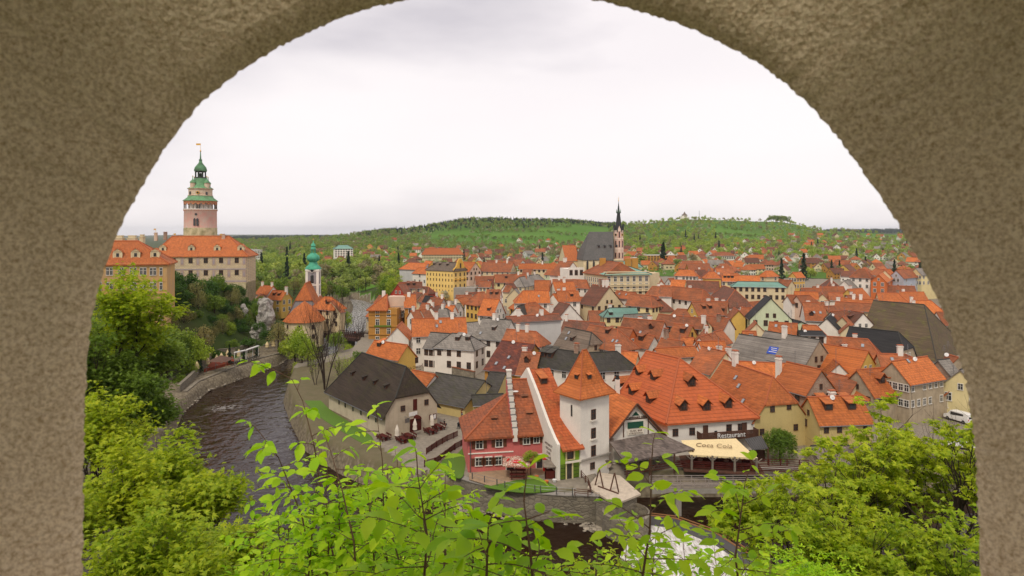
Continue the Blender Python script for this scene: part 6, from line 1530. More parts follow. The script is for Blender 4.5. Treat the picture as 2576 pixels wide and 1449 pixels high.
# a clump of tall trees on the right skyline, lookout chapel and mast
for x in(1937,1946,1955,1963,1972,1981): tree('far_green',(x-1288)*1560/F,1560,2.2,'tall dark green tree of the clump on the right skyline','tall trees of the skyline clump',sz=2.6)
for x,y in((1668,640),(760,612),(773,616),(1650,655)): pass
D=560; tree('far_con',(1669-1288)*D/F,D,2.0,'very dark tall double conifer below the lookout hill',name='conifer',sz=1.9); tree('far_con',(1663-1288)*D/F,D-4,1.8,'slightly shorter dark conifer beside the tallest conifer',name='conifer',sz=1.7)
for x,D,s in((2022,400,1.5),(1966,380,1.3),(2092,480,1.0),(2250,420,1.2),(2264,330,1.1),(2183,345,.8),(722,430,1.3)): tree('far_con',(x-1288)*D/F,D,s,f'spruce standing {"beside the street of coloured houses" if x>2230 else "among the gardens" if x>1000 else "left of the onion tower"}, {"nearest" if D<350 else "taller" if s>1.25 else "slimmer" } one' if x<2240 or D<350 else 'big dark spruce in front of the orange house on the right',name='conifer')
def lookout():
    D=1585; x=1722; X=(x-1288)*D/F; g=lz(X,D)+6; t=thing('lookout_chapel',(X,D,g),'small white round chapel on top of the lookout hill','chapel')
    MB().lathe((X,D,g),[(11,-8),(11,0),(10,.2)],12).build('outer_wall','wW',t); MB().lathe((X,D,g),[(7,-3),(7,5)],12).build('drum','wW',t); MB().lathe((X,D,g),[(8,5),(5,7.5),(3,9),(2.6,10),(.3,14)],12).build('roof','Q',t)
    for x,y0,D,lab in((1759,529,1620,'thin radio mast on the lookout hill'),(2187,575,1700,'thin radio mast on the far right ridge')):
        X=(x-1288)*D/F; g=lz(X,D); z=H-(y0-585)*D/F; m=MB(); m.tube((X,D,g),(X,D,z),.7,.25,5); 
        for k in range(4): m.box((X,D,z-3-k*4),(2.6,.4,.5))
        o=m.build('radio_mast','metal',loc=(X,D,g)); tag(o,lab,'mast')
lookout()
# ---- left bank: bushes and trees of the castle rock
rk=random.Random(12); LB=[]
def on_land(x,y,d0=60,d1=262):
    d=march(x,y,d0,d1,140,True)
    return None if d is None else ((x-1288)*d/F,d)
k=0
for _ in range(2500):
    x=rk.uniform(395,690);y=rk.uniform(722,915)
    q=on_land(x,y,120)
    if q is None: continue
    X,D=q
    if sdist(np.array([X]),np.array([D]))[0]<17 or (x<424 and y<800): continue
    if y<730 and 440<x<600: continue
    if any((X-a)**2+(D-b)**2<9 for a,b in LB): continue
    if 590<x<672 and 770<y<850 and rk.random()<.75: continue
    LB.append((X,D)); k+=1
    ki=rk.choice(['dark','dark','dark','green','bud'] if y<800 else ['green','dark','bud','blo','yel'])
    s=rk.uniform(.62,1.0)*(1 if y<800 else .8)
    nm={'dark':'dark green','green':'mid green','bud':'brownish budding','blo':'whitish blossoming','yel':'yellow green'}[ki]
    tree('mid_'+ki,X,D,s,f'{nm} shrub on the rocky slope below the castle wings, {"upper part" if y<800 else "lower part"}',f'{nm} shrubs on the castle slope '+('upper' if y<800 else 'lower'),name='shrub',cat='shrub',g=lz(X,D)-1.5)
    if k>150: break
for x,y,D,s,ki,lab in((440,850,170,1.3,'green','bright green tree right of the ochre wing foot'),(500,880,172,1.1,'yel','light green tree above the left end of the terrace'),(420,880,160,1.3,'green','leafy tree between the ochre wing and the river'),(512,842,182,.95,'bud','round budding tree halfway down the castle slope'),(478,880,176,.8,'green','green tree above the riverside terrace wall'),(742,872,196,1.5,'yel','large olive green willow right of the white rock'),(700,860,200,1.1,'bud','budding tree just right of the rock face'),
 (760,935,172,1.0,'yel','bright yellow green tree on the island tip'),(858,800,260,1.25,'yel','tall light green birch behind the wooden bridge'),(752,905,176,.7,'yel','smaller bright tree behind the island tip tree'),(440,905,168,1.0,'green','green tree left above the terrace'),(408,930,160,1.1,'green','leafy tree at the left edge of the river terrace'),(1120,858,296,.9,'blo','pale blossoming tree in front of the golden hall terrace') ,(1250,845,250,.75,'bud','budding tree beside the grey terrace wall')):
    X=(x-1288)*D/F; tree('mid_'+ki,X,D,s,lab,g=lz(X,D))
for x,y,D,sc_,ki,l in((775,955,168,.8,'yel','light green tree on the island park bank, left'),(845,925,185,.8,'green','green tree on the island park beside the bare tree'),(880,900,196,.7,'yel','light green tree below the ochre hotel'),(905,955,165,.6,'green','green bush behind the barn roof')): X=(x-1288)*D/F; tree('mid_'+ki,X,D,sc_,l)
# cypress-like bushes on the terrace
# ---------------------------------------------------------------- branching trees
def grow(rg,p,d,L,r,depth,B,tips,gn=.0,spread=.55,seg=3,nb=(2,4)):
    p=Vector(p); d=Vector(d).normalized()
    for i in range(seg):
        d2=(d+Vector((rg.uniform(-1,1),rg.uniform(-1,1),rg.uniform(-.6,1)))*.16+Vector((0,0,gn))).normalized(); q=p+d2*(L/seg); r2=r*(1-.28/seg*(1)) if depth else r*(1-.6/seg)
        B.tube(p,q,r,r2,6 if r>.03 else 4,cap=False); p,d,r=q,d2,r2
        if depth<=1 or i==seg-1: tips.append((p.copy(),d.copy(),depth))
        if depth and (i>0 or depth<3):
            for _ in range(1 if i<seg-1 else rg.randint(*nb)):
                e=(d+Vector((rg.uniform(-1,1),rg.uniform(-1,1),rg.uniform(-.45,.6)))*spread*1.3).normalized()
                grow(rg,p,e,L*rg.uniform(.58,.8),r*rg.uniform(.45,.62),depth-1,B,tips,gn,spread,seg,nb)
def star_leaf(k=5,l=1.,w=.3):
    v=[];f=[]
    for i in range(k):
        a=-1.25+2.5*i/(k-1); c,s=math.cos(a),math.sin(a); ll=l*(1-.25*abs(a)/1.25); o=len(v)
        v+=[(0,0,0),(c*ll*.5-s*w*.5,s*ll*.5+c*w*.5,.03),(c*ll,s*ll,-.12),(c*ll*.5+s*w*.5,s*ll*.5-c*w*.5,.03)]; f.append((o,o+1,o+2,o+3))
    return np.array(v),f
def elm_leaf():
    # toothed, folded along the midrib, drooping tip
    v=[];m=[(0,0,0),(.22,0,-.02),(.5,0,-.03),(.78,0,-.09),(1.0,0,-.2)]
    w=[0,.2,.27,.17,0]
    v=[(x,0,z) for x,_,z in m]+[(m[i][0]-.02,w[i],m[i][2]+.055) for i in(1,2,3)]+[(m[i][0]-.02,-w[i],m[i][2]+.055) for i in(1,2,3)]
    f=[(0,1,5,5),(1,2,6,5),(2,3,7,6),(3,4,7,7),(1,0,8,8),(2,1,8,9),(3,2,9,10),(4,3,10,10)]
    return np.array(v),f
def leaf_mesh(name,pts,size,rg,tmpl,mat,up=1.0,dirs=None,loc=None,var=.35,droop=.25):
    n=len(pts)
    v,f=tmpl
    a=rg.normal(size=(n,3))*.45; a[:,2]+=up; a/=np.linalg.norm(a,axis=1,keepdims=True)
    t=rg.normal(size=(n,3)) if dirs is None else dirs+rg.normal(size=(n,3))*.5
    t[:,2]-=droop
    t-=(t*a).sum(1,keepdims=True)*a; t/=np.linalg.norm(t,axis=1,keepdims=True)
    R=np.stack([t,np.cross(a,t),a],-1)
    s=size*(1+var*rg.uniform(-1,1,n)); co=(np.einsum('nij,kj->nki',R,v)*s[:,None,None]+pts[:,None,:]).reshape(-1,3)
    k=len(v); fl=[tuple(dict.fromkeys(x)) for x in f]
    if all(len(x)==4 for x in fl):
        q=(np.array(fl)[None]+(np.arange(n)*k)[:,None,None]).reshape(-1,4)
        if loc is not None: co=co-np.array(loc)
        me=fastmesh(name,co,q)
    else:
        tri=[]
        for x in fl:
            tri.append(x[:3]); 
            if len(x)==4: tri.append((x[0],x[2],x[3]))
        q=(np.array(tri)[None]+(np.arange(n)*k)[:,None,None]).reshape(-1,3)
        if loc is not None: co=co-np.array(loc)
        me=fastmesh(name,co,q)
    me.materials.append(M[mat]); me.polygons.foreach_set('use_smooth',np.ones(len(me.polygons),bool)); return me
STAR=star_leaf(); ELM=elm_leaf(); STAR3=star_leaf(3,1,.35)
def crowned(name,label,base,crown_c,cr,h,seed,mat,leafsize,nleaf,tmpl,depth=3,r0=.2,lean=(0,0),up=1.0,spread=.6,clump=.35,group=None,flatz=.5,gn=.05,cat='tree',nb=(2,4),tip_depth=1,ntips=None):
    """base point, grows to crown; leaves set in clumps round the branch tips"""
    rg=random.Random(seed); ng=np.random.default_rng(seed)
    root=thing(name,base,label,cat,group); B=MB(); tips=[]
    d=Vector((lean[0],lean[1],1)).normalized(); p=Vector(base)-Vector((0,0,.6)); th=h*.42; q=p+d*th; B.tube(p,q,r0,r0*.72,8,cap=False)
    for i in range(rg.randint(4,5)):
        a=6.283*i/4.5+rg.uniform(-.4,.4); e=Vector((math.cos(a)*spread,math.sin(a)*spread,rg.uniform(.7,1.3))).normalized()
        grow(rg,p+d*th*rg.uniform(.6,1),e,h*.30,r0*.5,depth-1,B,tips,gn,spread,3,nb)
    grow(rg,q,d,h*.32,r0*.6,depth-1,B,tips,gn,spread,3,nb)
    B.build('trunk','bark',root)
    tp=[t for t in tips if t[2]<=tip_depth]; tp=np.array([t[0][:] for t in tp])
    if ntips and ntips<len(tp): tp=tp[ng.permutation(len(tp))[:ntips]]
    i=ng.integers(0,len(tp),nleaf); off=ng.normal(size=(nleaf,3))*clump; off[:,2]*=flatz
    me=leaf_mesh('crown',tp[i]+off,leafsize,ng,tmpl,mat,up,loc=base); o=bpy.data.objects.new('crown',me); COL.objects.link(o); o.parent=root
    return root,np.array(tp)
def ct(x,ytop,D,w,mat,ls,n,label,seed,tmpl=STAR,**k):
    """tree whose crown top is at pixel (x,ytop), at depth D; height w in metres"""
    X=(x-1288)*D/F; zt=H-(ytop-585)*D/F; return crowned('leafy_tree',label,(X,D,zt-w),None,None,w/1.12,seed,mat,ls,n,tmpl,**k)
# large left tree and its neighbours
ct(285,700,62,17,'lf_ash',0.336,9360,'tall light green maple tree in front of the ochre castle wing, left',3,clump=0.56,ntips=230,r0=.32,depth=4,spread=.5,nb=(2,3))
ct(325,805,70,13,'lf_mid',.32,13000,'full green tree leaning over the river at the left',5,clump=0.60,ntips=230,r0=.3,depth=4,spread=.7,nb=(2,3))
ct(235,830,58,14,'lf_mid',.30,10000,'dense green tree hidden behind the left arch edge',6,clump=0.60,ntips=230,r0=.28,depth=4,nb=(2,3))
ct(355,955,60,7,'lf_mid',.28,9000,'rounded green tree whose boughs overhang the dark river',7,clump=0.49,ntips=230,r0=.22,depth=4,spread=.75,nb=(2,3))
ct(250,985,46,10,'lf_ash',0.269,6480,'green tree at the left edge below the tall maple',8,clump=0.45,ntips=230,r0=.2,depth=4,nb=(2,3))
ct(410,1100,26,5.6,'lf_ash',0.168,6480,'feathery yellow green ash with fine leaves, lower left',9,clump=0.26,ntips=230,r0=.1,depth=4,nb=(2,3),tmpl=STAR)
ct(300,1130,22,6,'lf_ash',0.157,5760,'fine leaved ash sapling beside the left arch edge',10,clump=0.26,ntips=230,r0=.09,depth=4,nb=(2,3))
ct(505,1170,24,4.6,'lf_ash',0.168,5760,'olive green bushy tree right of the feathery ash',11,clump=0.26,ntips=230,r0=.09,depth=4,nb=(2,3))
ct(585,1265,18,3.8,'lf_ash',0.134,5400,'low green bush spreading at the lower left of the river',12,clump=0.22,ntips=230,r0=.07,depth=4,nb=(2,3))
ct(385,1240,13,4.2,'lf_ash',0.112,4680,'low ash shoots at the bottom left corner',13,clump=0.18,ntips=230,r0=.06,depth=4,nb=(2,3))
# right maples
ct(2110,1050,24,8,'lf_maple',0.200,2956,'spreading yellow green maple in the right foreground',14,clump=.14,ntips=175,r0=.13,depth=4,spread=.75,flatz=.45,nb=(2,4))
ct(2290,1005,27,9,'lf_maple',0.208,2956,'tall yellow green maple nearest the right arch edge',15,clump=.14,ntips=175,r0=.14,depth=4,spread=.65,nb=(2,4))
ct(2190,1110,30,8,'lf_maple',0.224,2571,'yellow green maple behind and between the two right maples',16,clump=.14,ntips=175,r0=.14,depth=4,nb=(2,4))
ct(2400,1010,24,8,'lf_maple',0.200,2442,'maple crown partly hidden by the right arch edge',17,clump=.14,ntips=175,r0=.13,depth=4,nb=(2,4))
ct(1995,1170,20,6,'lf_maple',0.178,2442,'lower maple boughs hanging over the dark mill water',18,clump=.14,ntips=175,r0=.1,depth=4,spread=.8,nb=(2,4))
ct(2150,1240,16,5,'lf_maple',0.149,2442,'young maple at the bottom right',19,clump=.14,ntips=175,r0=.09,depth=4,nb=(2,4))
ct(2370,1230,15,5,'lf_maple',0.149,2442,'young maple in the bottom right corner',20,clump=.14,ntips=175,r0=.09,depth=4,nb=(2,4))
# willow by the restaurant
def willow():
    D=101; X=(1252*0+1962-1288)*D/F; rg=np.random.default_rng(5); t=thing('willow_tree',(X,D,0),'small weeping green willow beside the restaurant terrace','tree')
    B=MB(); B.tube((X,D,-.5),(X,D,3.6),.2,.12,7); st=[]
    for i in range(200):
        a=rg.uniform(0,6.28); r=rg.uniform(.3,2.4); top=4.6-.25*r*r*.6+rg.uniform(-.3,.4); ln=rg.uniform(1.2,3.6)
        for k in range(14):
            s=k/13*ln; st.append((X+math.cos(a)*(r+.12*s)+rg.normal()*.06,D+math.sin(a)*(r+.12*s)+rg.normal()*.06,top-s+rg.normal()*.05))
    for i in range(10): a=i*.63; B.tube((X,D,3),(X+math.cos(a)*1.6,D+math.sin(a)*1.6,4.1),.06,.03,5)
    B.build('trunk','bark',t); st=np.array(st); st=np.repeat(st,2,0)+rg.normal(size=(len(st)*2,3))*.09
    me=leaf_mesh('crown',st,.24,rg,STAR3,'lf_mid',up=.2,loc=(X,D,0),droop=2.5); o=bpy.data.objects.new('crown',me); COL.objects.link(o); o.parent=t
willow()
# bare trees by the river
def bare(x,yb,ytop,D,seed,label,leaves=0,r0=.18):
    X=(x-1288)*D/F; zb=H-(yb-585)*D/F; zt=H-(ytop-585)*D/F; h_=zt-zb
    rg=random.Random(seed); root=thing('bare_tree',(X,D,zb),label,'tree'); B=MB(); tips=[]
    for k in range(3):
        a=k*2.1+seed; grow(rg,(X,D,zb),(math.cos(a)*.16,math.sin(a)*.16,1),h_*.52,r0*(1 if k==0 else .6),3,B,tips,.12,.42,4,(1,2))
    B.tube((X,D,zb-.8),(X,D,zb+.3),r0*1.5,r0,8); B.build('trunk','bark',root)
    if leaves:
        ng=np.random.default_rng(seed); tp=np.array([t[0][:] for t in tips]); i=ng.integers(0,len(tp),leaves); me=leaf_mesh('crown',tp[i]+ng.normal(size=(leaves,3))*.5,.22,ng,STAR3,'lf_yel',loc=(X,D,zb)); o=bpy.data.objects.new('crown',me); COL.objects.link(o); o.parent=root
bare(818,1000,770,146,31,'tall bare forked tree standing on the island bank before the wooden bridge',0,.26)
bare(795,985,880,150,32,'slim thinly leaved tree beside the tall bare tree',500,.1)
bare(905,882,800,208,33,'bare pollarded tree beside the ochre hotel',0,.2)
bare(862,1000,905,150,35,'half leafed tree left of the brown barn',1500,.16)
# ---------------------------------------------------------------- foreground saplings with big leaves
def sapling(pts,label,seed,size=.062,nside=9,dens=1.0,mat='lf_near',top=True):
    """pts: (px,py,depth) up the main stem, bottom first"""
    rg=random.Random(seed); ng=np.random.default_rng(seed); W_=[PD(*p) for p in pts]
    base=W_[0]; root=thing('leafy_sapling',base,label,'sapling','elm like saplings in the foreground' if False else None); B=MB(); lp=[];ld=[]
    # resample
    path=[]
    for a,b in zip(W_[:-1],W_[1:]):
        n=max(2,int((b-a).length/.06))
        for i in range(n): path.append(a.lerp(b,i/n))
    path.append(W_[-1]); N_=len(path); r0=.008
    for i in range(N_-1): B.tube(path[i],path[i+1],r0*(1-.8*i/N_),r0*(1-.8*(i+1)/N_),5,cap=False)
    def twig(p,d,L):
        q=p.copy(); k=max(3,int(L/.03)); sd=1
        for j in range(k):
            d2=(d+Vector((rg.uniform(-.2,.2),rg.uniform(-.2,.2),-.03-.02*j/k))).normalized(); n_=q+d2*(L/k); B.tube(q,n_,.0035*(1-.6*j/k),.003*(1-.6*(j+1)/k),4,cap=False); q,d=n_,d2
            s=d.cross(Vector((0,0,1))).normalized()*sd; sd=-sd
            if j>0:
                lp.append(q[:]); e=(s*1.0+d*.6+Vector((0,0,-.35))).normalized(); ld.append(e[:])
        lp.append(q[:]); ld.append(d[:])
    s0=int(N_*.12); cnt=max(3,int(nside*dens)); 
    for i in range(cnt):
        t=s0+int((N_-s0-1)*(i+.5)/cnt); p=path[t]; a=i*2.4+rg.uniform(-.4,.4); up_=rg.uniform(.1,.6)
        twig(p,Vector((math.cos(a),math.sin(a)*.7,up_)),rg.uniform(.14,.42)*(1.1-.5*t/N_))
    twig(path[-1],(path[-1]-path[-3]).normalized(),.12)
    B.build('stem','barkr',root); lp=np.array(lp);ld=np.array(ld)
    me=leaf_mesh('leaves',lp,size,ng,ELM,mat,up=1.1,dirs=ld*2.0,loc=base,droop=.8,var=.5)
    o=bpy.data.objects.new('leaves',me); COL.objects.link(o); o.parent=root
M['barkr']=flat('young_twig_bark',(.11,.06,.035),.8)
sapling([(560+80,1540,5.0),(650,1400,5.0),(640,1300,5.0)],'leafy sapling with small pale leaves before the river bend',9,.075,14)
sapling([(1060,1540,2.9),(1075,1350,2.9),(1050,1190,3.0)],'sapling with large drooping leaves below the ramp',10,.085,13)
sapling([(860,1500,4.2),(815,1290,4.3),(790,1120,4.3),(762,1010,4.4),(735,955,4.4),(690,930,4.4)],'tall thin leafy sapling reaching highest over the river, left of centre',1,.085,13)
sapling([(800,1520,4.0),(760,1300,4.0),(700,1150,4.0),(655,1090,4.0)],'leafy sapling leaning left over the dark river',2,.085,11)
sapling([(980,1500,4.2),(965,1300,4.2),(962,1160,4.2),(950,1060,4.2)],'thin sapling with small leaf clusters before the barn corner',3,.075,8)
sapling([(900,1520,3.6),(890,1360,3.6),(860,1230,3.7),(830,1130,3.8)],'leafy sapling below the tallest one',4,.08,12)
R_=random.Random(77)
def env(x):
    return np.interp(x,[600,650,720,800,900,1000,1060,1150,1210,1300,1360,1420,1480,1560,1640,1700,1780,1850,1920,1980,2100,2300],[1300,1290,1230,1210,1190,1150,1150,1195,1240,1310,1370,1405,1370,1300,1260,1285,1350,1290,1335,1340,1350,1350])
ORDN='first,second,third,fourth,fifth,sixth,seventh,eighth,ninth,tenth,eleventh,twelfth,thirteenth,fourteenth,fifteenth,sixteenth,seventeenth,eighteenth,nineteenth,twentieth,twenty first,twenty second,twenty third,twenty fourth,twenty fifth,twenty sixth,twenty seventh,twenty eighth,twenty ninth,thirtieth,thirty first,thirty second'.split(',')
WORDS=['beneath the pink house','below the river wall','at the bottom centre','before the dark water','below the white tower','at the bottom edge','in front of the weir','near the cobbled bank']
i=0
for x in(670,700,730,760,790,820,850,875,900,925,950,975,1000,1025,1050,1075,1095,1120,1140,1190,1250,1330,1420,1500,1575,1650,1720,1800,1870,1940):
    D=R_.uniform(3.6,5.6); y0=float(env(x))+R_.uniform(20,60)+(45 if x>1180 else 0); sz=R_.uniform(.05,.072)
    pos_='beside the lower left bushes' if x<760 else 'below the cobbled bank' if x<900 else 'below the brown barn' if x<1080 else 'below the pink house' if x<1290 else 'below the green fronted house' if x<1430 else 'below the white tower' if x<1560 else 'in front of the weir' if x<1800 else 'below the footbridge'
    i+=1; sapling([(x+R_.uniform(-40,40),1540,D),(x+R_.uniform(-15,15),(1540+y0)/2,D),(x,y0,D+.1)],f'bright broad leaved sapling {pos_}, {ORDN[i-1]} sapling from the left',100+x,sz,24 if y0<1400 else 20)
sapling([(1600,1560,3.0),(1635,1330,3.1),(1640,1150,3.2)],'tall leafy sapling rising before the trestle platform',5,.07,18)
sapling([(1870,1560,3.2),(1850,1400,3.2),(1875,1210,3.4)],'tall leafy sapling rising before the footbridge',6,.07,16)
sapling([(1350,1560,2.3),(1335,1400,2.35),(1318,1262,2.4)],'sapling with the largest leaves below the river wall',7,.085,9)
sapling([(1220,1560,2.4),(1225,1420,2.4),(1228,1330,2.4)],'sapling with big folded leaves at the bottom centre',8,.085,9)
# understory behind the saplings so the slope reads leafy
for k,(x,yt,D,hh) in enumerate(((1010,1270,10,4),(900,1330,9,3.6),(1120,1330,9,3.6),(780,1330,10,3.6),(700,1380,11,3.6),(1260,1395,9,3),(1420,1420,10,3),(1960,1330,12,4),(1550,1400,10,3))):
    ct(x,yt,D,hh,'lf_near' if k%2 else 'lf_ash',.10,6500,f'low leafy bush on the near slope, {"left" if x<1000 else "middle" if x<1400 else "right"} part, {["widest","paler","darker","lowest","leftmost","smaller","central","rightmost","hidden"][k]}',60+k,tmpl=STAR3,clump=.22,r0=.05,depth=4,nb=(2,3),cat='bush')
# ---------------------------------------------------------------- walls, bridge, banks
def wallstrip(name,pts,zb,t,mat,label,cap=None,cat='wall'):
    """pts: (x,y,ztop)"""
    m=MB()
    for (a,b) in zip(pts[:-1],pts[1:]):
        A=Vector(a);B=Vector(b); u=(B-A);u.z=0;u.normalize(); n=Vector((-u.y,u.x,0))
        if n.dot(A)<0:n=-n
        q=[A,B,B+n*t,A+n*t]; v=[Vector((p.x,p.y,zb)) for p in q]+[Vector((p.x,p.y,z)) for p,z in zip(q,(a[2],b[2],b[2],a[2]))]
        m.add(v,[(3,2,1,0),(4,5,6,7),(0,1,5,4),(1,2,6,5),(2,3,7,6),(3,0,4,7)])
        if cap:
            q=[A-n*.1,B-n*.1,B+n*(t+.1),A+n*(t+.1)]; m.slab([Vector((p.x,p.y,z+.14)) for p,z in zip(q,(a[2],b[2],b[2],a[2]))],.13,1)
    o=m.build(name,[mat,cap or mat]); tag(o,label,cat); return o
def at0(l,z=0): return [(*PZ(x,y,z)[:2],z) for x,y in l]
wallstrip('river_wall',at0([(1108,1165),(1125,1195),(1190,1215),(1260,1232),(1330,1242),(1420,1248),(1510,1250)],-.3),-6,.9,'stone','stone river wall with pale coping below the pink house garden','conc')
wallstrip('terrace_wall',[(*PZ(x,y,-1.2)[:2],-1.2) for x,y in[(470,985),(500,960),(560,935),(640,905),(700,890),(722,882)]],-5.5,.8,'stone','long stone retaining wall of the restaurant terrace on the left river bank','stone')
wallstrip('garden_wall',[(*PZ(x,y,2.4)[:2],2.4) for x,y in[(1102,914),(1150,927),(1192,936)]],-1,.5,'stone','old plastered garden wall with red tile coping behind the souvenir shop','R')
wallstrip('terrace_rear_wall',[(*PZ(x,y,1.5)[:2],1.5) for x,y in[(508,908),(524,894),(548,880),(592,876),(640,862)]],-2,.6,'stone','rough stone wall at the back of the left river terrace','stone')
wallstrip('garden_terrace_wall',[(*PZ(x,y,.3)[:2],.3) for x,y in[(452,970),(480,945),(500,925)]],-3,.6,'stone','short stone wall at the left end of the river terrace','stone')
wallstrip('bank_wall',[(30,97.2,-.1),(62,98,-.1),(100,101,-.1)],-6,.8,'stone','dark stone bank under the restaurant terrace railing','conc')
def rock(x,y,D,w,h_,seed,lab):
    c=PD(x,y,D); rg=random.Random(seed); m=MB(); n=12;rows=9; vs=[]
    for j in range(rows):
        for i in range(n):
            a=6.283*i/n; f=math.sin(math.pi*(j+.6)/(rows+.4))**.5; r=w/2*f*(1+rg.uniform(-.4,.4)); vs.append(c+Vector((r*math.cos(a),r*.8*math.sin(a),h_*(j/(rows-1)-.5)+rg.uniform(-.3,.3))))
    m.add(vs,[(j*n+i,j*n+(i+1)%n,(j+1)*n+(i+1)%n,(j+1)*n+i) for j in range(rows-1) for i in range(n)]+[tuple(range((rows-1)*n,rows*n))]); o=m.build('rock_outcrop','rock',loc=c-Vector((0,0,h_/2))); tag(o,lab,'rock')
rock(667,795,216,5.5,12,1,'tall pale limestone rock face at the right end of the castle slope'); rock(612,792,216,3,7,2,'narrow pale rock showing through the shrubs left of the big rock face'); rock(648,835,207,4,5,3,'low pale rock at the foot of the big rock face')
# loose stones
def stones():
    rg=random.Random(8); m=MB()
    def st(p,r):
        n=6; vs=[]
        for j,(f,z) in enumerate(((.8,-.4),(1,.1),(.55,.55))):
            for i in range(n): a=6.283*i/n+j*.3; k=f*r*rg.uniform(.75,1.2); vs.append(p+Vector((k*math.cos(a),k*math.sin(a),z*r*.8)))
        m.add(vs,[(j*n+i,j*n+(i+1)%n,(j+1)*n+(i+1)%n,(j+1)*n+i) for j in range(2) for i in range(n)]+[tuple(range(2*n,3*n))])
    for _ in range(700):
        t=rg.random(); x=1130+t*375; y=1268+t*35+rg.gauss(0,9); p=PZ(x,y,-3.95); st(p,rg.uniform(.12,.42))
    for _ in range(150): p=PZ(rg.uniform(1470,1545),rg.uniform(1322,1338),-3.9); st(p,rg.uniform(.12,.35))
    for _ in range(500):
        t=rg.random(); i=min(int(t*4),3); a=LEFTB[i+0];b=LEFTB[i+1]; k=t*4-i; st(Vector((a[0]+(b[0]-a[0])*k-rg.uniform(-.8,3),a[1]+(b[1]-a[1])*k+rg.uniform(-1,1),-3.9+rg.uniform(0,.4))),rg.uniform(.12,.35))
    o=m.build('river_stones','pebble'); tag(o,'pale rubble stones along the foot of the river walls',kind='stuff')
stones()
def bridge():
    D=224; a=PD(786,842,D);b=PD(930,846,D-14); u=(b-a);L=u.length;u.normalize(); n=Vector((-u.y,u.x,0)); rz=math.atan2(u.y,u.x); c=(a+b)/2
    t=thing('wooden_bridge',c,'dark wooden footbridge with plank railings and a white pier over the river','bridge'); 
    m=MB(); m.box(c+Vector((0,0,-.2)),(L,5,.5),rz); m.build('deck','wood',t)
    for s in(-1,1):
        m=MB(); m.box(c+n*s*2.5+Vector((0,0,.75)),(L,.12,.16),rz); m.box(c+n*s*2.5+Vector((0,0,1.3)),(L,.15,.16),rz); m.box(c+n*s*2.55+Vector((0,0,-.35)),(L,.2,.9),rz)
        for i in range(30): m.box(a+u*(i+.5)*L/30+n*s*2.52+Vector((0,0,.5)),(.16,.16,1.7),rz)
        for i in range(60): m.box(a+u*(i+.5)*L/60+n*s*2.5+Vector((0,0,.45)),(.14,.06,.8),rz)
        m.build('railing','bridgew',t)
    m=MB(); p=a+u*L*.62; m.box(p-n*.2+Vector((0,0,-3)),(2.6,5.2,5),rz,1); m.box(p-n*2.8+Vector((0,0,-.1)),(1.9,.4,1.9),rz); m.build('pier',['wW','stone'],t)
    m=MB(); q=p-n*1.5+Vector((1,0,1.5)); m.tube(q,q+Vector((0,0,3.4)),.13,n=6); m.box(q+Vector((0,0,2.6)),(1.6,.14,.14)); m.lathe(q+Vector((0,0,1.5)),[(.1,0),(.18,.3),(.14,.9),(.08,1.1)],8); o=m.build('crucifix','black'); tag(o,'dark crucifix standing on the middle of the wooden bridge','crucifix')
    return a,u,n,L
M['bridgew']=flat('bridge_timber',(.05,.025,.02),.9)
BR=bridge()
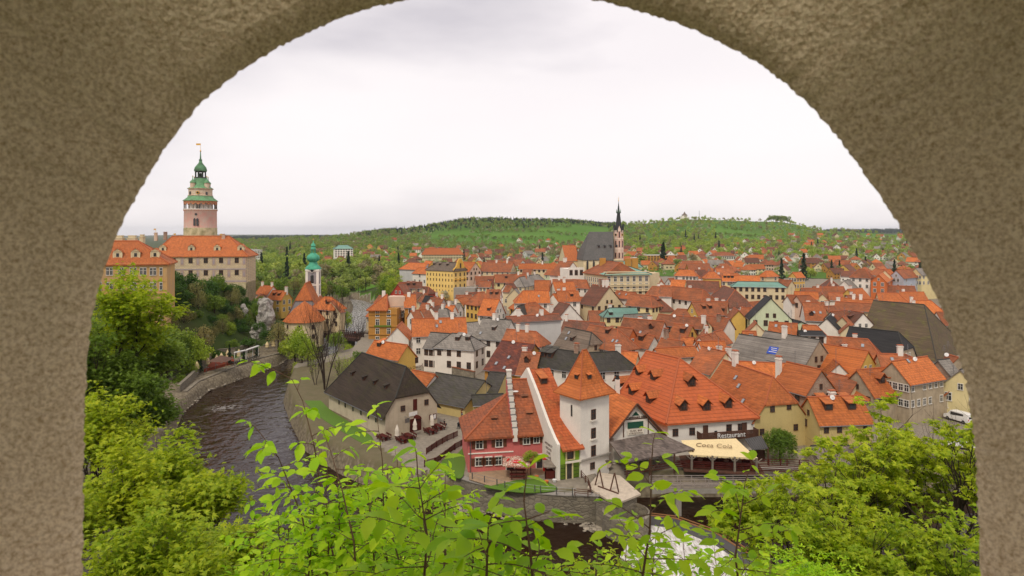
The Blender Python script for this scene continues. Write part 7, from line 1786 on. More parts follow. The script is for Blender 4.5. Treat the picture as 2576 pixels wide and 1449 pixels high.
# ---------------------------------------------------------------- people
def person(p,top,bottom,hair,label,h_=1.72,facing=0,stride=.18,pose='walk',sleeve='skin'):
    p=Vector(p); s=h_/1.72
    me=bpy.data.meshes.new('body'); V=[(0,0,.92),(0,0,1.12),(0,.01,1.40),(0,0,1.52),(0,-.01,1.62)]; R=[.15,.145,.16,.06,.085]
    E=[(0,1),(1,2),(2,3),(3,4)]
    def ch(pts,rs,root):
        pr=root
        for q,r in zip(pts,rs): V.append(q);R.append(r);E.append((pr,len(V)-1));pr=len(V)-1
    if pose=='sit':
        for sx in(-1,1): ch([(sx*.1,-.02,.90),(sx*.11,-.42,.92),(sx*.11,-.45,.52),(sx*.11,-.55,.47)],[.09,.075,.05,.045],0)
    else:
        for sx in(-1,1): f=stride*sx; ch([(sx*.09,0,.86),(sx*.095,-f*.6-.02,.48),(sx*.10,-f*1.0+.04,.09),(sx*.10,-f-.12,.04)],[.095,.065,.045,.04],0)
    for sx in(-1,1): ch([(sx*.19,0,1.42),(sx*.25,.02+stride*sx*.4,1.14),(sx*.24,-.06+stride*sx,.92),(sx*.235,-.09+stride*sx,.84)],[.06,.045,.034,.03],2)
    me.from_pydata([(v[0]*s,v[1]*s,v[2]*s) for v in V],E,[]); o=bpy.data.objects.new('tmp',me); COL.objects.link(o)
    md=o.modifiers.new('s','SKIN'); 
    for i,r in enumerate(R): me.skin_vertices[0].data[i].radius=(r*s*(1.15 if i in(1,2) else 1),r*s*(.8 if i in(0,1,2) else 1))
    me.skin_vertices[0].data[0].use_root=True
    o.modifiers.new('b','SUBSURF').levels=1
    dg=bpy.context.evaluated_depsgraph_get(); m2=bpy.data.meshes.new_from_object(o.evaluated_get(dg)); bpy.data.objects.remove(o)
    m2.materials.append(M['skin']); m2.materials.append(M[top]); m2.materials.append(M[bottom])
    for pl in m2.polygons:
        z=pl.center.z/s; x=abs(pl.center.x)/s
        pl.material_index=0 if z>1.49 or (x>.21 and z<1.0) or (x>.2 and sleeve=='skin' and z<1.25) else (1 if z>.90 else 2); pl.use_smooth=True
    root=thing('person',p,label,'person'); root.rotation_euler=(0,0,facing)
    if pose=='sit': root.location.z-=.42*s
    b=bpy.data.objects.new('body',m2); COL.objects.link(b); b.parent=root
    m=MB(); m.lathe((0,.015,1.645*s),[(.06,-.06),(.098,0),(.09,.06),(.045,.10),(.01,.11)],10); hm=mesh_only(m,'hair',hair); ho=bpy.data.objects.new('hair',hm); COL.objects.link(ho); ho.parent=root
    return root
a_,u_,n_,L_=BR
for k,(f,tp,bt,lb) in enumerate(((.12,'blue','denim','blue top'),(.2,'redp','black','red jacket'),(.3,'whitep','denim','white shirt'),(.36,'black','black','black coat'),(.47,'beige','denim','beige jacket'),(.78,'redp','denim','red shirt near the hotel end'))):
    q=a_+u_*L_*f-n_*(.6*(k%2)); person((q.x,q.y,q.z+.05),tp,bt,'hair',f'tiny person in {lb} crossing the wooden bridge',facing=1.4 if k%2 else -1.6,stride=.22)
q=PZ(1158.5,1076,0); person(q,'teal','denim','hair','person in teal top beside the pushchair on the cobbled plaza',1.6,.3,.2)
q=PZ(1164,1076.5,0); person(q,'ivory','denim','hair','taller person in light top walking away on the cobbled plaza',1.8,2.6,.25,sleeve='l')
q=PZ(1118,1071,.5); person((q.x,q.y,.42),'black','denim','hair','person in dark jacket at the end of the brown benches',1.65,2.2,.1,pose='sit')
def stroller():
    p=PZ(1153.5,1078,0); t=thing('pushchair',p,'dark pushchair beside the person in teal','pushchair')
    for dx,dy in((-.25,-.3),(.25,-.3),(-.25,.3),(.25,.3)): m=MB(); q=p+Vector((dx,dy,.14)); m.tube(q-Vector((.02,0,0)),q+Vector((.02,0,0)),.14,n=12); m.build('wheel','tyre',t)
    m=MB(); m.slab([p+Vector((-.22,-.3,.45)),p+Vector((.22,-.3,.45)),p+Vector((.22,.2,.4)),p+Vector((-.22,.2,.4))],.06); m.slab([p+Vector((-.22,.2,.4)),p+Vector((.22,.2,.4)),p+Vector((.22,.38,.95)),p+Vector((-.22,.38,.95))],.06); m.lathe(p+Vector((0,.15,.85)),[(.3,0),(.24,.16),(.1,.26)],10); m.build('seat','black',t)
    m=MB(); [m.tube(p+Vector((x,-.3,.14)),p+Vector((x,.5,1.0)),.02,n=5) for x in(-.24,.24)]; m.tube(p+Vector((-.24,.5,1.0)),p+Vector((.24,.5,1.0)),.02,n=5); m.build('frame','metal',t)
stroller()
# ---------------------------------------------------------------- plaza furniture
def picnic():
    b=MB(); b.box((0,0,.75),(2.3,.8,.07)); tb=mesh_only(b,'table_top','redwood')
    b=MB(); b.box((0,0,.45),(2.3,.34,.06)); se=mesh_only(b,'seat','redwood')
    b=MB(); b.box((0,0,.78),(2.3,.05,.14)); b.box((0,0,.95),(2.3,.05,.1)); [b.box((x,0,.68),(.08,.06,.6)) for x in(-1,0,1)]; bk=mesh_only(b,'backrest','redwood')
    b=MB(); [b.box((x,0,.36),(.09,1.6,.08)) for x in(-.95,.95)]; [b.box((x,y,.2),(.09,.09,.4)) for x in(-.95,.95) for y in(-.75,.75)]; [b.box((x,0,.4),(.09,.5,.7)) for x in(-.95,.95)]; fr=mesh_only(b,'frame','redwood')
    return tb,se,bk,fr
PT=picnic()
def table_set(x,y,rz,label):
    p=PZ(x,y,0); t=thing('picnic_table',p,label,'picnic table','picnic tables with benches on the plaza'); t.rotation_euler=(0,0,rz)
    for me,nm,loc in((PT[0],'table_top',(0,0,0)),(PT[1],'seat',(0,.72,0)),(PT[1],'seat',(0,-.72,0)),(PT[2],'backrest',(0,.92,0)),(PT[2],'backrest',(0,-.92,0)),(PT[3],'frame',(0,0,0))):
        o=bpy.data.objects.new(nm,me); COL.objects.link(o); o.parent=t; o.location=loc
table_set(1083,1090,-.95,'brown picnic table with benches left of the parasol by the barn door'); table_set(1103,1080,-.95,'brown picnic table with benches at the right end, by the sitting person'); table_set(1029,1104,-.95,'brown picnic table with benches in front of the barn gable'); table_set(1013,1112,-.95,'brown picnic table with benches nearest the left folded parasol'); table_set(965,1106,-.9,'brown picnic table with benches behind the thin sapling at the barn corner')
def folded(p,h_,label,mat='ivory',group=None,w=.33):
    t=thing('folded_parasol',p,label,'parasol',group); p=Vector(p)
    MB().tube(p,p+Vector((0,0,h_)),.03,n=6).build('pole','metal',t)
    m=MB(); n=10; vs=[]
    for z,r in((.34,.7),(.36,w*5*.2*.22/.22*.0+w*1.0),(.55,w*.8),(.62,w*1.0),(.8,w*.6),(1.0,.03)):
        for i in range(n): a=6.283*i/n; rr=(w if z<.35 else r)*(1+.25*(i%2)); vs.append(p+Vector((rr*math.cos(a),rr*math.sin(a),z*h_)))
    m.add(vs,[(j*n+i,j*n+(i+1)%n,(j+1)*n+(i+1)%n,(j+1)*n+i) for j in range(5) for i in range(n)]); m.build('canopy',mat,t,True)
    MB().box(p+Vector((0,0,.06)),(.6,.6,.12)).build('foot','conc',t)
folded(PZ(1087,1084,0),3.1,'folded pale pink parasol right of the arched barn door'); folded(PZ(1044,1095,0),3.0,'folded pale pink parasol left of the arched barn door'); folded(PZ(999,1110,0),2.9,'folded pale pink parasol at the near corner of the barn')
def souvenirs():
    def stand(x,y,w,h_,label,cols):
        p=PZ(x,y,0); t=thing('souvenir_stand',p,label,'stand'); m=MB(); [m.box(p+Vector((sx*w/2,0,h_/2)),(.06,.4,h_)) for sx in(-1,1)]
        for k in range(4): m.box(p+Vector((0,0,.2+k*(h_-.3)/3)),(w,.45,.05))
        m.build('rack','redwood',t); m=MB(); rg=random.Random(int(x))
        for k in range(4):
            for i in range(8): m.box(p+Vector((-w/2+(i+.5)*w/8,-.12,.34+k*(h_-.3)/3)),(w/10,.2,rg.uniform(.12,.24)),0,rg.randint(0,len(cols)-1))
        m.build('goods',cols,t)
    stand(1133.5,1039,1.1,1.7,'souvenir rack with pale goods before the shop wall',['whitep','ivory','redp','beige']); stand(1163.5,1051,.5,1.6,'narrow rack of red souvenirs right of the shop door',['redp','cream','blue']); stand(1111,1037,.9,.8,'low stand of souvenirs left of the shop door',['beige','wood','redp'])
    for x,y,w,hh in((1101,1022,1.7,2.2),(1136,1032,1.2,2.2),(1153,1040,1.3,2.3),(1168,1045,1.6,2.2)):
        p=PZ(x,y,0)+Vector((0,.3,hh/2)); m=MB(); m.box(p,(w,.3,hh),-.45); m.box(p+Vector((w*.2,-.2,0)),(w*.5,.1,hh*.7),-.45,1); m.box(p+Vector((w*.2,-.26,.2)),(w*.3,.06,.7),-.45,2); o=m.build('shop_doorway',['redwood','glass','wOR'],loc=p-Vector((0,0,hh/2))); tag(o,f'open dark shop doorway with wares, {"far left" if x<1110 else "second from the left" if x<1140 else "third from the left" if x<1160 else "rightmost"} of the souvenir shop','doorway')
souvenirs()
def fence_path(name,pts,h_,label,mat='redwood',step=.16,post=1.8,t=.05,z=0,slats=True,rails=(0.15,.95)):
    P_=[PZ(x,y,zz)for x,y,zz in pts]; r=thing(name,P_[0],label,'railing'); m=MB();s=MB();q=MB()
    for a,b in zip(P_[:-1],P_[1:]):
        L=(b-a).length; u=(b-a).normalized(); rz=math.atan2(u.y,u.x)
        for f in rails: q.tube(a+Vector((0,0,h_*f)),b+Vector((0,0,h_*f)),t,n=4)
        for i in range(int(L/post)+1): p=a+u*min(i*post,L); m.box(p+Vector((0,0,h_*.5)),(.12,.12,h_*1.05),rz)
        if slats:
            for i in range(int(L/step)): p=a+u*(i+.5)*step; s.box(p+Vector((0,0,h_*.55)),(.09,.03,h_*.8),rz)
    m.build('post',mat,r); q.build('rail',mat,r)
    if slats: s.build('pickets',mat,r)
fence_path('ramp_railing',[(1073,1143,0),(1099,1125,0),(1125,1110,0),(1152,1098,0),(1190,1072+5,0)][:4],1.05,'upper dark brown picket railing of the ramp to the plaza'); fence_path('ramp_railing',[(1068,1175,0),(1096,1168,0),(1120,1150,0),(1145,1131,0),(1171,1117,0)],1.05,'lower dark brown picket railing of the ramp left of the pink house')
wallstrip('ramp_wall',at0([(1062,1186),(1100,1175),(1145,1140),(1172,1126)],-.1),-4,.4,'stone','low stone wall under the ramp railing')
m=MB(); p=PZ(1175,1090,0); m.tube(p,p+Vector((0,0,2.0)),.035,n=6); m.tube(p+Vector((0,-.03,1.95)),p+Vector((0,.03,1.95)),.32,n=16); o=m.build('round_sign','metal',loc=p); tag(o,'small round grey sign on a pole at the edge of the plaza','sign')
# ---------------------------------------------------------------- garden of the pink house
def parasol_open():
    c=PZ(1299,1198,0); c=Vector((c.x,c.y-.3,0)); t=thing('open_parasol',c,'open patterned square parasol with red oval logos in the pink house garden','parasol'); MB().tube(c,c+Vector((0,0,3.1)),.04,n=6).build('pole','wood',t)
    m=MB(); k=2.0; ap=c+Vector((0,0,3.15)); q=[c+Vector((sx*k,sy*k*.8,2.25)) for sx,sy in((-1,-1),(1,-1),(1,1),(-1,1))]
    for i in range(4): m.add([q[i],q[(i+1)%4],ap],[(0,1,2)]); a,b=q[i],q[(i+1)%4]; m.add([a,b,b+Vector((0,0,-.25)),a+Vector((0,0,-.25))],[(3,2,1,0)])
    cn=m.build('canopy','speckle',t)
    fr=(q[0]+q[1])/2; d=(ap-fr); e=fr+d*.38+Vector((0,-.03,.06)); rx=math.atan2(d.z,d.y)
    mm=MB(); N_=20; vs=[e+Vector((.62*math.cos(6.283*i/N_),.30*math.sin(6.283*i/N_)*math.cos(rx),.30*math.sin(6.283*i/N_)*math.sin(rx))) for i in range(N_)]; mm.slab(vs,.02); mm.build('logo_oval','redp',t)
    text('Coca Cola','lettering',t,e+Vector((0,-.02,.03)),.27,'whitep',rx=rx,ext=.004,shear=.3)
    fl=(q[0]+q[3])/2; d2=ap-fl; e=fl+d2*.4+Vector((-.03,-.3,.05)); mm=MB(); vs=[e+Vector((.3*math.sin(6.283*i/N_)*.8,.45*math.cos(6.283*i/N_),.3*math.sin(6.283*i/N_)*.5)) for i in range(N_)]; mm.slab(vs,.02); mm.build('logo_oval','redp',t)
    for lb,sy in(('nearer',-.9),('farther',.9)):
        p=c+Vector((.2,sy,0)); b=MB(); b.box(p+Vector((0,0,.72)),(2.4,.6,.07)); [b.box(p+Vector((x,0,.36)),(.1,.5,.7)) for x in(-.9,.9)]; [b.box(p+Vector((0,y,.44)),(2.4,.26,.06)) for y in(-.55,.55)]; o=b.build('garden_table','redwood',loc=p); tag(o,f'{lb} dark red garden table with benches under the patterned parasol','table')
def speck():
    m,nt,b=new_mat('patterned_cloth'); p=pos(nt); v=N(nt,'ShaderNodeTexVoronoi'); v.inputs['Scale'].default_value=9; nt.links.new(p,v.inputs['Vector'])
    s=N(nt,'ShaderNodeSeparateColor'); nt.links.new(v.outputs['Color'],s.inputs[0]); col=mixc(nt,ramp(nt,s.outputs[0],.45,.55),(.62,.5,.38),(.30,.17,.12)); col=mixc(nt,ramp(nt,s.outputs[1],.75,.8),col,(.45,.05,.04)); nt.links.new(col,b.inputs['Base Color']); return m
M['speckle']=speck(); parasol_open()
M['deckw']=plaster('plank_deck',(.38,.26,.16),(.25,.18,.12),amt=.8,sc1=1)
m=MB(); q=[PZ(x,y,.06) for x,y in((1180,1205),(1235,1222),(1375,1190),(1370,1168),(1180,1190))]; m.slab(q,.1); o=m.build('timber_deck','deckw'); tag(o,'pale plank deck in front of the pink house','deck')

X,D=5.0*0+(1334-1288)*96.5/F*1.0,94.2; 
rg=np.random.default_rng(3); t=thing('small_tree',(X,D,0),'small round light green tree before the pink house wall','tree'); B=MB(); B.tube((X,D,-.3),(X,D,2.4),.07,.05,6); [B.tube((X,D,2.0),(X+math.cos(a)*.7,D+math.sin(a)*.7,3.1),.035,.015,5) for a in(0,1.3,2.6,3.9,5.2)]; B.build('trunk','bark',t)
P_=lobes(rg,2200,1.35,1.0,12,3.1)+np.array([X,D,0]); me=leaf_mesh('crown',P_,.14,rg,STAR3,'lf_yel',loc=(X,D,0)); o=bpy.data.objects.new('crown',me); COL.objects.link(o); o.parent=t
def booth():
    p=PZ(1384,1205,0); t=thing('wooden_booth',p,'small dark red wooden booth with plank roof between the pink and green houses','booth'); m=MB(); m.box(p+Vector((0,.6,.55)),(1.5,1.2,1.1)); [m.box(p+Vector((x,y,.95)),(.1,.1,1.9)) for x in(-.7,.7) for y in(.05,1.15)]; m.build('frame','redwood',t)
    MB().slab([p+Vector((-1,-.3,1.85)),p+Vector((1,-.3,1.85)),p+Vector((1,1.5,2.25)),p+Vector((-1,1.5,2.25))],.1).build('roof','woodg',t)
    p=PZ(1374,1190,0)+Vector((0,.6,0)); m=MB(); m.box(p+Vector((0,.3,.9)),(.9,.7,1.8)); m.box(p+Vector((0,-.06,1.1)),(.7,.05,1.0),0,1); m.box(p+Vector((0,.3,1.85)),(.98,.78,.12)); o=m.build('drinks_cooler',['redp','glass'],loc=p); tag(o,'bright red drinks cooler behind the wooden booth','cooler')
    for x,y,c,l in((1350,1204,'wOR','terracotta flower pot beside the booth'),(1375,1216,'wOR','terracotta pot nearest the garden lawn'),(1395,1213,'whitep','round white stool beside the booth')):
        p=PZ(x,y,0); o=MB().lathe(p,[(.2,0),(.3,.35),(.33,.4),(.26,.4)],12).build('flower_pot' if c!='whitep' else 'stool',c,loc=p); tag(o,l,'pot' if c!='whitep' else 'stool')
    p=PZ(1532*1.0,1178,0)+Vector((-.3,-.4,.8)); m=MB(); m.tube(p,p+Vector((0,.12,.05)),.75,n=20); m.tube(p+Vector((0,-.02,0)),p+Vector((0,0,0)),.62,n=20,mi=1); o=m.build('mill_disc',['woodg','beige'],loc=p-Vector((0,0,.75))); tag(o,'round wooden mill wheel disc leaning on the white tower corner','wheel')
booth()
for k,(x0,y0,x1,y1) in enumerate(((1215,1222,1460,1246),)):
    fence_path('garden_railing',[(1188,1206,0),(1270,1228,0),(1360,1240,0),(1450,1247,0)],.95,'thin metal railing along the river wall of the pink house garden','metal',post=2.2,t=.02,slats=False,rails=(.55,1.0))
fence_path('wooden_railing',[(1462,1200,0),(1490,1190,0),(1522,1180,0)],1.0,'wooden railing from the green door to the white tower corner','wood',slats=False,t=.05,rails=(.4,.7,1.0)); fence_path('wooden_railing',[(1446,1246,0),(1488,1250,0)],.9,'short bench like wooden railing on the river wall','wood',slats=False,t=.05,rails=(.4,.7,1.0)); fence_path('wooden_railing',[(1462,1202,0),(1480,1222,0),(1487,1245,0)],1.0,'wooden railing on the left side of the trestle platform','wood',slats=False,t=.05,rails=(.4,.7,1.0))
def platform():
    q=[PZ(x,y,.1) for x,y in((1478,1225),(1548,1268),(1612,1242),(1560,1196),(1508,1188))]; c=sum(q,Vector())/5; t=thing('trestle_platform',c,'pale plank platform with timber trestles over the mill weir','platform')
    MB().slab(q,.25).build('deck','ivoryw',t)
    for d in(0,1):
        m=MB(); o_=Vector((1.9*d,-1.7*d,0)); a=PZ(1497,1222,0)+o_; b=PZ(1518,1228,0)+o_; tp=(a+b)/2+Vector((0,0,2.6)); m.tube(a,tp,.1,n=5); m.tube(b,tp,.1,n=5); m.build('trestle_leg','wood',t)
    m=MB(); a=PZ(1507,1225,2.5); m.tube(a+Vector((-.1,.3,0)),a+Vector((2.2,-2.1,0)),.1,n=5); m.build('trestle_beam','wood',t)
    m=MB(); q2=[PZ(x,y,-.2) for x,y in((1500,1255),(1548,1272),(1602,1248))]; 
    for a,b in zip(q2[:-1],q2[1:]): m.slab([a,b,Vector((b.x,b.y,-6)),Vector((a.x,a.y,-6))],.6,d=(0,1,0))
    m.build('pier_wall','stone',t)
    m=MB(); m.lathe(PZ(1580,1290,-.8)+Vector((0,1.5,-5)),[(3.2,0),(3.2,4.6),(2.9,4.75),(2.9,3)],24); o=m.build('round_basin','stone',loc=PZ(1580,1290,-.8)); tag(o,'round concrete weir basin below the trestle platform','basin')
    l=MB(); a=PZ(1503,1250,0);b=PZ(1507,1310,-4); 
    for s in(-.22,.22): l.tube(a+Vector((s,0,.6)),b+Vector((s,-.3,0)),.03,n=5)
    for i in range(14): f=i/14; p=(a+Vector((0,0,.6))).lerp(b+Vector((0,-.3,0)),f); l.tube(p-Vector((.22,0,0)),p+Vector((.22,0,0)),.02,n=4)
    o=l.build('ladder','metal',loc=b); tag(o,'metal ladder leaning on the river wall beside the platform','ladder')
M['ivoryw']=plaster('pale_planks',(.62,.52,.40),(.4,.33,.26),amt=.7,sc1=1)
platform()
M['railg']=flat('weathered_grey_rail',(.32,.27,.24),.7)
def footbridge():
    a=PZ(1640,1226,0);b=PZ(2300,1222,0); u=(b-a).normalized();L=(b-a).length; c=(a+b)/2; rz=math.atan2(u.y,u.x)
    t=thing('footbridge',c,'long low footbridge with grey metal railing crossing the mill water','bridge'); m=MB(); m.box(c+Vector((0,.6,-.1)),(L,1.7,.25),rz); m.box(c+Vector((0,-.2,-.45)),(L,.25,.7),rz,1); m.build('deck',['woodg','conc'],t)
    for s,nm in((-.15,0),(1.4,1)):
        m=MB(); [m.box(c+Vector((0,s,z)),(L,.06,.07),rz) for z in(.45,.75,1.1)]
        for i in range(int(L/2)+1): m.box(a+u*i*2+Vector((0,s,.5)),(.08,.08,1.15),rz)
        m.build('railing','railg',t)
    for f in(.1,.35,.6,.85): p=a+u*L*f; MB().box(p+Vector((0,.6,-3)),(.8,1.6,5.6)).build('pier','conc',t)
footbridge()
# weir: white water sheet and boards
M['rust']=flat('rusty_rail',(.28,.13,.05),.8)
def weir():
    m,nt,b=new_mat('white_water'); p=pos(nt); mp=N(nt,'ShaderNodeMapping'); nt.links.new(p,mp.inputs[0]); mp.inputs['Scale'].default_value=(2.5,.5,1); mp.inputs['Rotation'].default_value=(0,0,.6)
    col=mixc(nt,ramp(nt,noise(nt,1.2,6,mp.outputs[0],.7),.3,.6),(.25,.20,.15),(.78,.76,.72)); nt.links.new(col,b.inputs['Base Color']); b.inputs['Roughness'].default_value=.7; bump(nt,b,noise(nt,2,5,p),.5,.2)
    q=[PZ(x,y,-3.6) for x,y in((1612,1318),(1700,1330),(1800,1372),(1900,1440),(1960,1500),(1700,1500),(1560,1400))]; MB().slab(q,.3).build('white_water',m); tag(bpy.data.objects['white_water'],'foaming white water below the weir boards',kind='structure')
    w=MB(); l=[PZ(x,y,-3.2) for x,y in((1600,1292),(1700,1304),(1800,1340),(1870,1385),(1960,1440))]
    for a,b_ in zip(l[:-1],l[1:]):
        u=(b_-a).normalized(); n=Vector((-u.y,u.x,0)); w.slab([a,b_,b_-n*2.2+Vector((0,0,-.5)),a-n*2.2+Vector((0,0,-.5))],.4); w.tube(a,b_,.13,n=5,mi=1); w.tube(a+n*.7,b_+n*.7,.1,n=5,mi=1)
    o=w.build('weir_boards',['metald','rust']); tag(o,'curved dark weir boards with rusty rails before the white water','weir')
weir()
# ---------------------------------------------------------------- riverside terrace at the left
M['reddeck']=flat('red_brown_deck',(.26,.05,.02),.8); M['lf_flow']=leafm('yellow_flowers',(.6,.32,.02),(.4,.3,.03))
def terrace():
    for k,(x,y,s) in enumerate(((522,925,2.9),(545,919,3.0),(557,913,2.9),(573,907,3.2),(601,905,3.1),(672,880,2.6),(688,878,2.8),(495,938,3.1))):
        nm=['leftmost on the red deck','beside the brown canopy, left','beside the brown canopy, middle','beside the brown canopy, tall','left of the long white awning','between the trees, left','between the trees, right','far left above the garden wall'][k]
        folded(PZ(x,y,-.5),s,f'folded cream parasol {nm}','cream','folded cream parasols on the river terrace',.5)
    m=MB(); q=[PZ(x,y,-.5) for x,y in((513,930),(590,908),(585,896),(530,912))]; m.slab(q,.9); o=m.build('red_deck','reddeck'); tag(o,'red brown wooden deck of the riverside terrace','deck')
    c=PZ(555,903,2.2); t=thing('brown_canopy',(c.x,c.y,-1),'dark brown pyramid canopy on the red deck','canopy'); m=MB(); k=2.6; q=[c+Vector((a*k,b*k,-.3)) for a,b in((-1,-1),(1,-1),(1,1),(-1,1))]; [m.add([q[i],q[(i+1)%4],c+Vector((0,0,1))],[(0,1,2)]) for i in range(4)]; m.build('cloth','brown',t); m=MB(); [m.tube(p,Vector((p.x,p.y,-1)),.05,n=5) for p in q]; m.build('pole','metal',t)
    for x0,x1,y0,y1,lb in((590,618,887,881,'left'),(621,650,880,870,'right')):
        a=PZ(x0,y0,2.4);b=PZ(x1,y1,2.4); t=thing('terrace_awning',((a+b)/2).xy.to_3d(),f'long white folded awning on posts over the terrace, {lb} one','awning'); m=MB(); u=(b-a).normalized(); m.box((a+b)/2,((b-a).length,.6,.26),math.atan2(u.y,u.x)); m.build('awning_box','whitep',t); m=MB(); [m.tube(p,Vector((p.x,p.y,-1.2)),.07,n=5) for p in(a,(a+b)/2,b)]; m.build('post','whitep',t)
        for i in range(5):
            p=a.lerp(b,(i+.5)/5); p.z=-.9; p+=Vector((0,-1.2,0)); m=MB(); m.box(p+Vector((0,0,.74)),(.8,.8,.05)); m.tube(p,p+Vector((0,0,.74)),.05,n=5); [m.box(p+Vector((sx*.8,0,.45)),(.4,.4,.05)) for sx in(-1,1)]; [m.box(p+Vector((sx*1.0,0,.7)),(.05,.4,.5)) for sx in(-1,1)]; [m.tube(p+Vector((sx*.8,0,0)),p+Vector((sx*.8,0,.45)),.04,n=4) for sx in(-1,1)]; o=m.build('cafe_table','black',loc=p); tag(o,'dark cafe table with two chairs on the river terrace','table','dark cafe tables on the river terrace')
    for x,y,D,s,nm in((577,905,180,.62,'dark slim cypress right of the brown canopy'),(613,893,184,.42,'dark low bush between the long awnings'),(646,885,190,.5,'dark bush right of the long awnings'),(505,935,170,.45,'dark conical bush beside the left cream parasol')): X=(x-1288)*D/F; tree('mid_con',X,D,s,nm,name='conical_bush',cat='bush',g=-1,sz=s*1.05)
    for (x,y,D,s,ki,l) in((452,955,160,.55,'green','green bush at the left end of the terrace wall'),(478,925,166,.6,'yel','yellow green bush above the short terrace wall'),(500,898,176,.6,'green','green bush behind the red deck'),(535,880,184,.6,'dark','dark bush behind the brown canopy'),(585,866,192,.55,'green','green bush behind the long white awnings'),(625,856,196,.6,'dark','dark bush between rock and white awnings'),(650,815,207,.6,'dark','ivy bush at the left side of the rock face'),(672,835,204,.6,'dark','ivy bush at the foot of the rock face'),(650,770,216,.55,'green','bush at the top of the rock face')): X=(x-1288)*D/F; tree('mid_'+ki,X,D,s,l,name='shrub',cat='shrub',g=H-(y-585)*D/F-s*5)
    p=PZ(553,921,-1.3); r_=np.random.default_rng(2); me=leaf_mesh('flowering_bush',np.array([p[:]])+r_.normal(size=(500,3))*np.array([1.0,.4,.3]),.2,r_,STAR3,'lf_flow',loc=p); o=bpy.data.objects.new('flowering_bush',me); COL.objects.link(o); o.location=p; tag(o,'yellow flowering bush hanging over the terrace wall','bush')
terrace()
# lettering on the yellow gable
def ostrove():
    a=PZ(*vw('C',731,478),0.0+6.2); 
T_=[o for o in COL.objects if o.get('label','').startswith('small yellow gabled house with orange')][0]
w_=[c for c in T_.children if c.name.startswith('wall')][0]
Pm=PZ(*vw('C',865,380),7.0)
# gable plane: at the right ridge end
r0,ro0,PP=[t for t in T if t[0]==T_][0]
def ridge_dir(P): u=(P(1,0,0)-P(0,0,0)).normalized(); return u
u0=ridge_dir(PP); n0=(PP(0,1,0)-PP(0,0,0)).normalized()
bb=[Vector(v) for v in w_.bound_box]; loc=T_.location; half=max(abs((Vector((v.x,v.y,0))).dot(u0)) for v in bb); ctr=PP(0,0,0)
sgn=1 if u0.dot(-ctr)>0 else -1
nn=u0*sgn; tdir=Vector((-nn.y,nn.x,0)); rz=math.atan2(nn.x,-nn.y)
base=ctr+nn*(half-.0)
tdir=Vector((math.cos(rz),math.sin(rz),0))
text('Na Ostrově','lettering',w_,(base.x+nn.x*.08,base.y+nn.y*.08,6.3-1.2),1.0,'wood',rz=rz,ext=.02)
text('pension - restaurant','lettering',w_,(base.x+nn.x*.08,base.y+nn.y*.08,6.3-2.0),.42,'wood',rz=rz,ext=.01)
inst(WM['b'],'window',T_,Vector((base.x,base.y,6.0))+nn*.03+tdir*.3,rz,(.9,1,.8))
# blue banner on the grey roof
# ---------------------------------------------------------------- vehicles at the right
def car(p,rz,paint,label,van=False):
    t=thing('parked_car' if not van else 'parked_van',p,label,'van' if van else 'car'); t.rotation_euler=(0,0,rz)
    L,Wd,hh=(4.9,1.9,1.95) if van else (4.3,1.75,1.45)
    prof=[(-L/2,.35),(-L/2,.95),(-L/2+.08,hh*.97),(-L/2+.5,hh),(L*.22,hh),(L*.36,1.15),(L/2-.05,.95),(L/2,.4)] if van else [(-L/2,.4),(-L/2,.85),(-L/2+.25,.95),(-L/2+.55,hh*.96),(-L*.12,hh),(L*.12,hh*.97),(L*.27,.95),(L/2-.08,.82),(L/2,.42)]
    def add(name,mb,mats): o=bpy.data.objects.new(name,mesh_only(mb,name,mats)); COL.objects.link(o); o.parent=t; return o
    m=MB(); n=len(prof); ys=[-Wd/2,-Wd/2+.12,Wd/2-.12,Wd/2]; vs=[]
    for y in ys:
        k=.96 if abs(y)==Wd/2 else 1
        for x,z in prof: vs.append((x*k,y*(.9 if z>1.1 else 1),z*(1 if k==1 else .985)))
    fs=[(j*n+i,j*n+(i+1)%n,(j+1)*n+(i+1)%n,(j+1)*n+i) for j in range(3) for i in range(n)]+[tuple(range(n-1,-1,-1)),tuple(range(3*n,4*n))]; m.add(vs,fs); add('body',m,paint)
    m=MB(); zg=(1.1,hh-.15)
    for s in(-1,1): m.box((-.25,s*(Wd/2*.92),(zg[0]+zg[1])/2),(L*.5,.05,(zg[1]-zg[0])*.85))
    m.box((L*.27 if van else L*.19,0,1.25),(.5,Wd*.75,.3)); m.box((-L/2+.16 if van else -L/2+.42,0,1.25),(.3,Wd*.72,.35)); add('glazing',m,'glass')
    for sx in(-1,1):
        for sy in(-1,1): m=MB(); q=Vector((sx*L*.31,sy*(Wd/2-.08),.33)); m.tube(q-Vector((0,.11,0)),q+Vector((0,.11,0)),.33,n=16); m.tube(q-Vector((0,.12,0)),q+Vector((0,.12,0)),.18,n=10,mi=1); add('wheel',m,['tyre','metal'])
    for sy in(-1,1): m=MB(); m.box((L/2-.03,sy*Wd*.36,.72),(.06,.3,.15)); add('headlight',m,'whitep')
    for sy in(-1,1): m=MB(); m.box((-L/2+.01,sy*Wd*.42,.9),(.06,.14,.3)); add('tail_light',m,'redp')
M['silver']=flat('silver_paint',(.5,.5,.52),.3,.4); M['carblue']=flat('dark_blue_paint',(.02,.04,.12),.3); M['graycar']=flat('dark_grey_paint',(.06,.06,.065),.3)
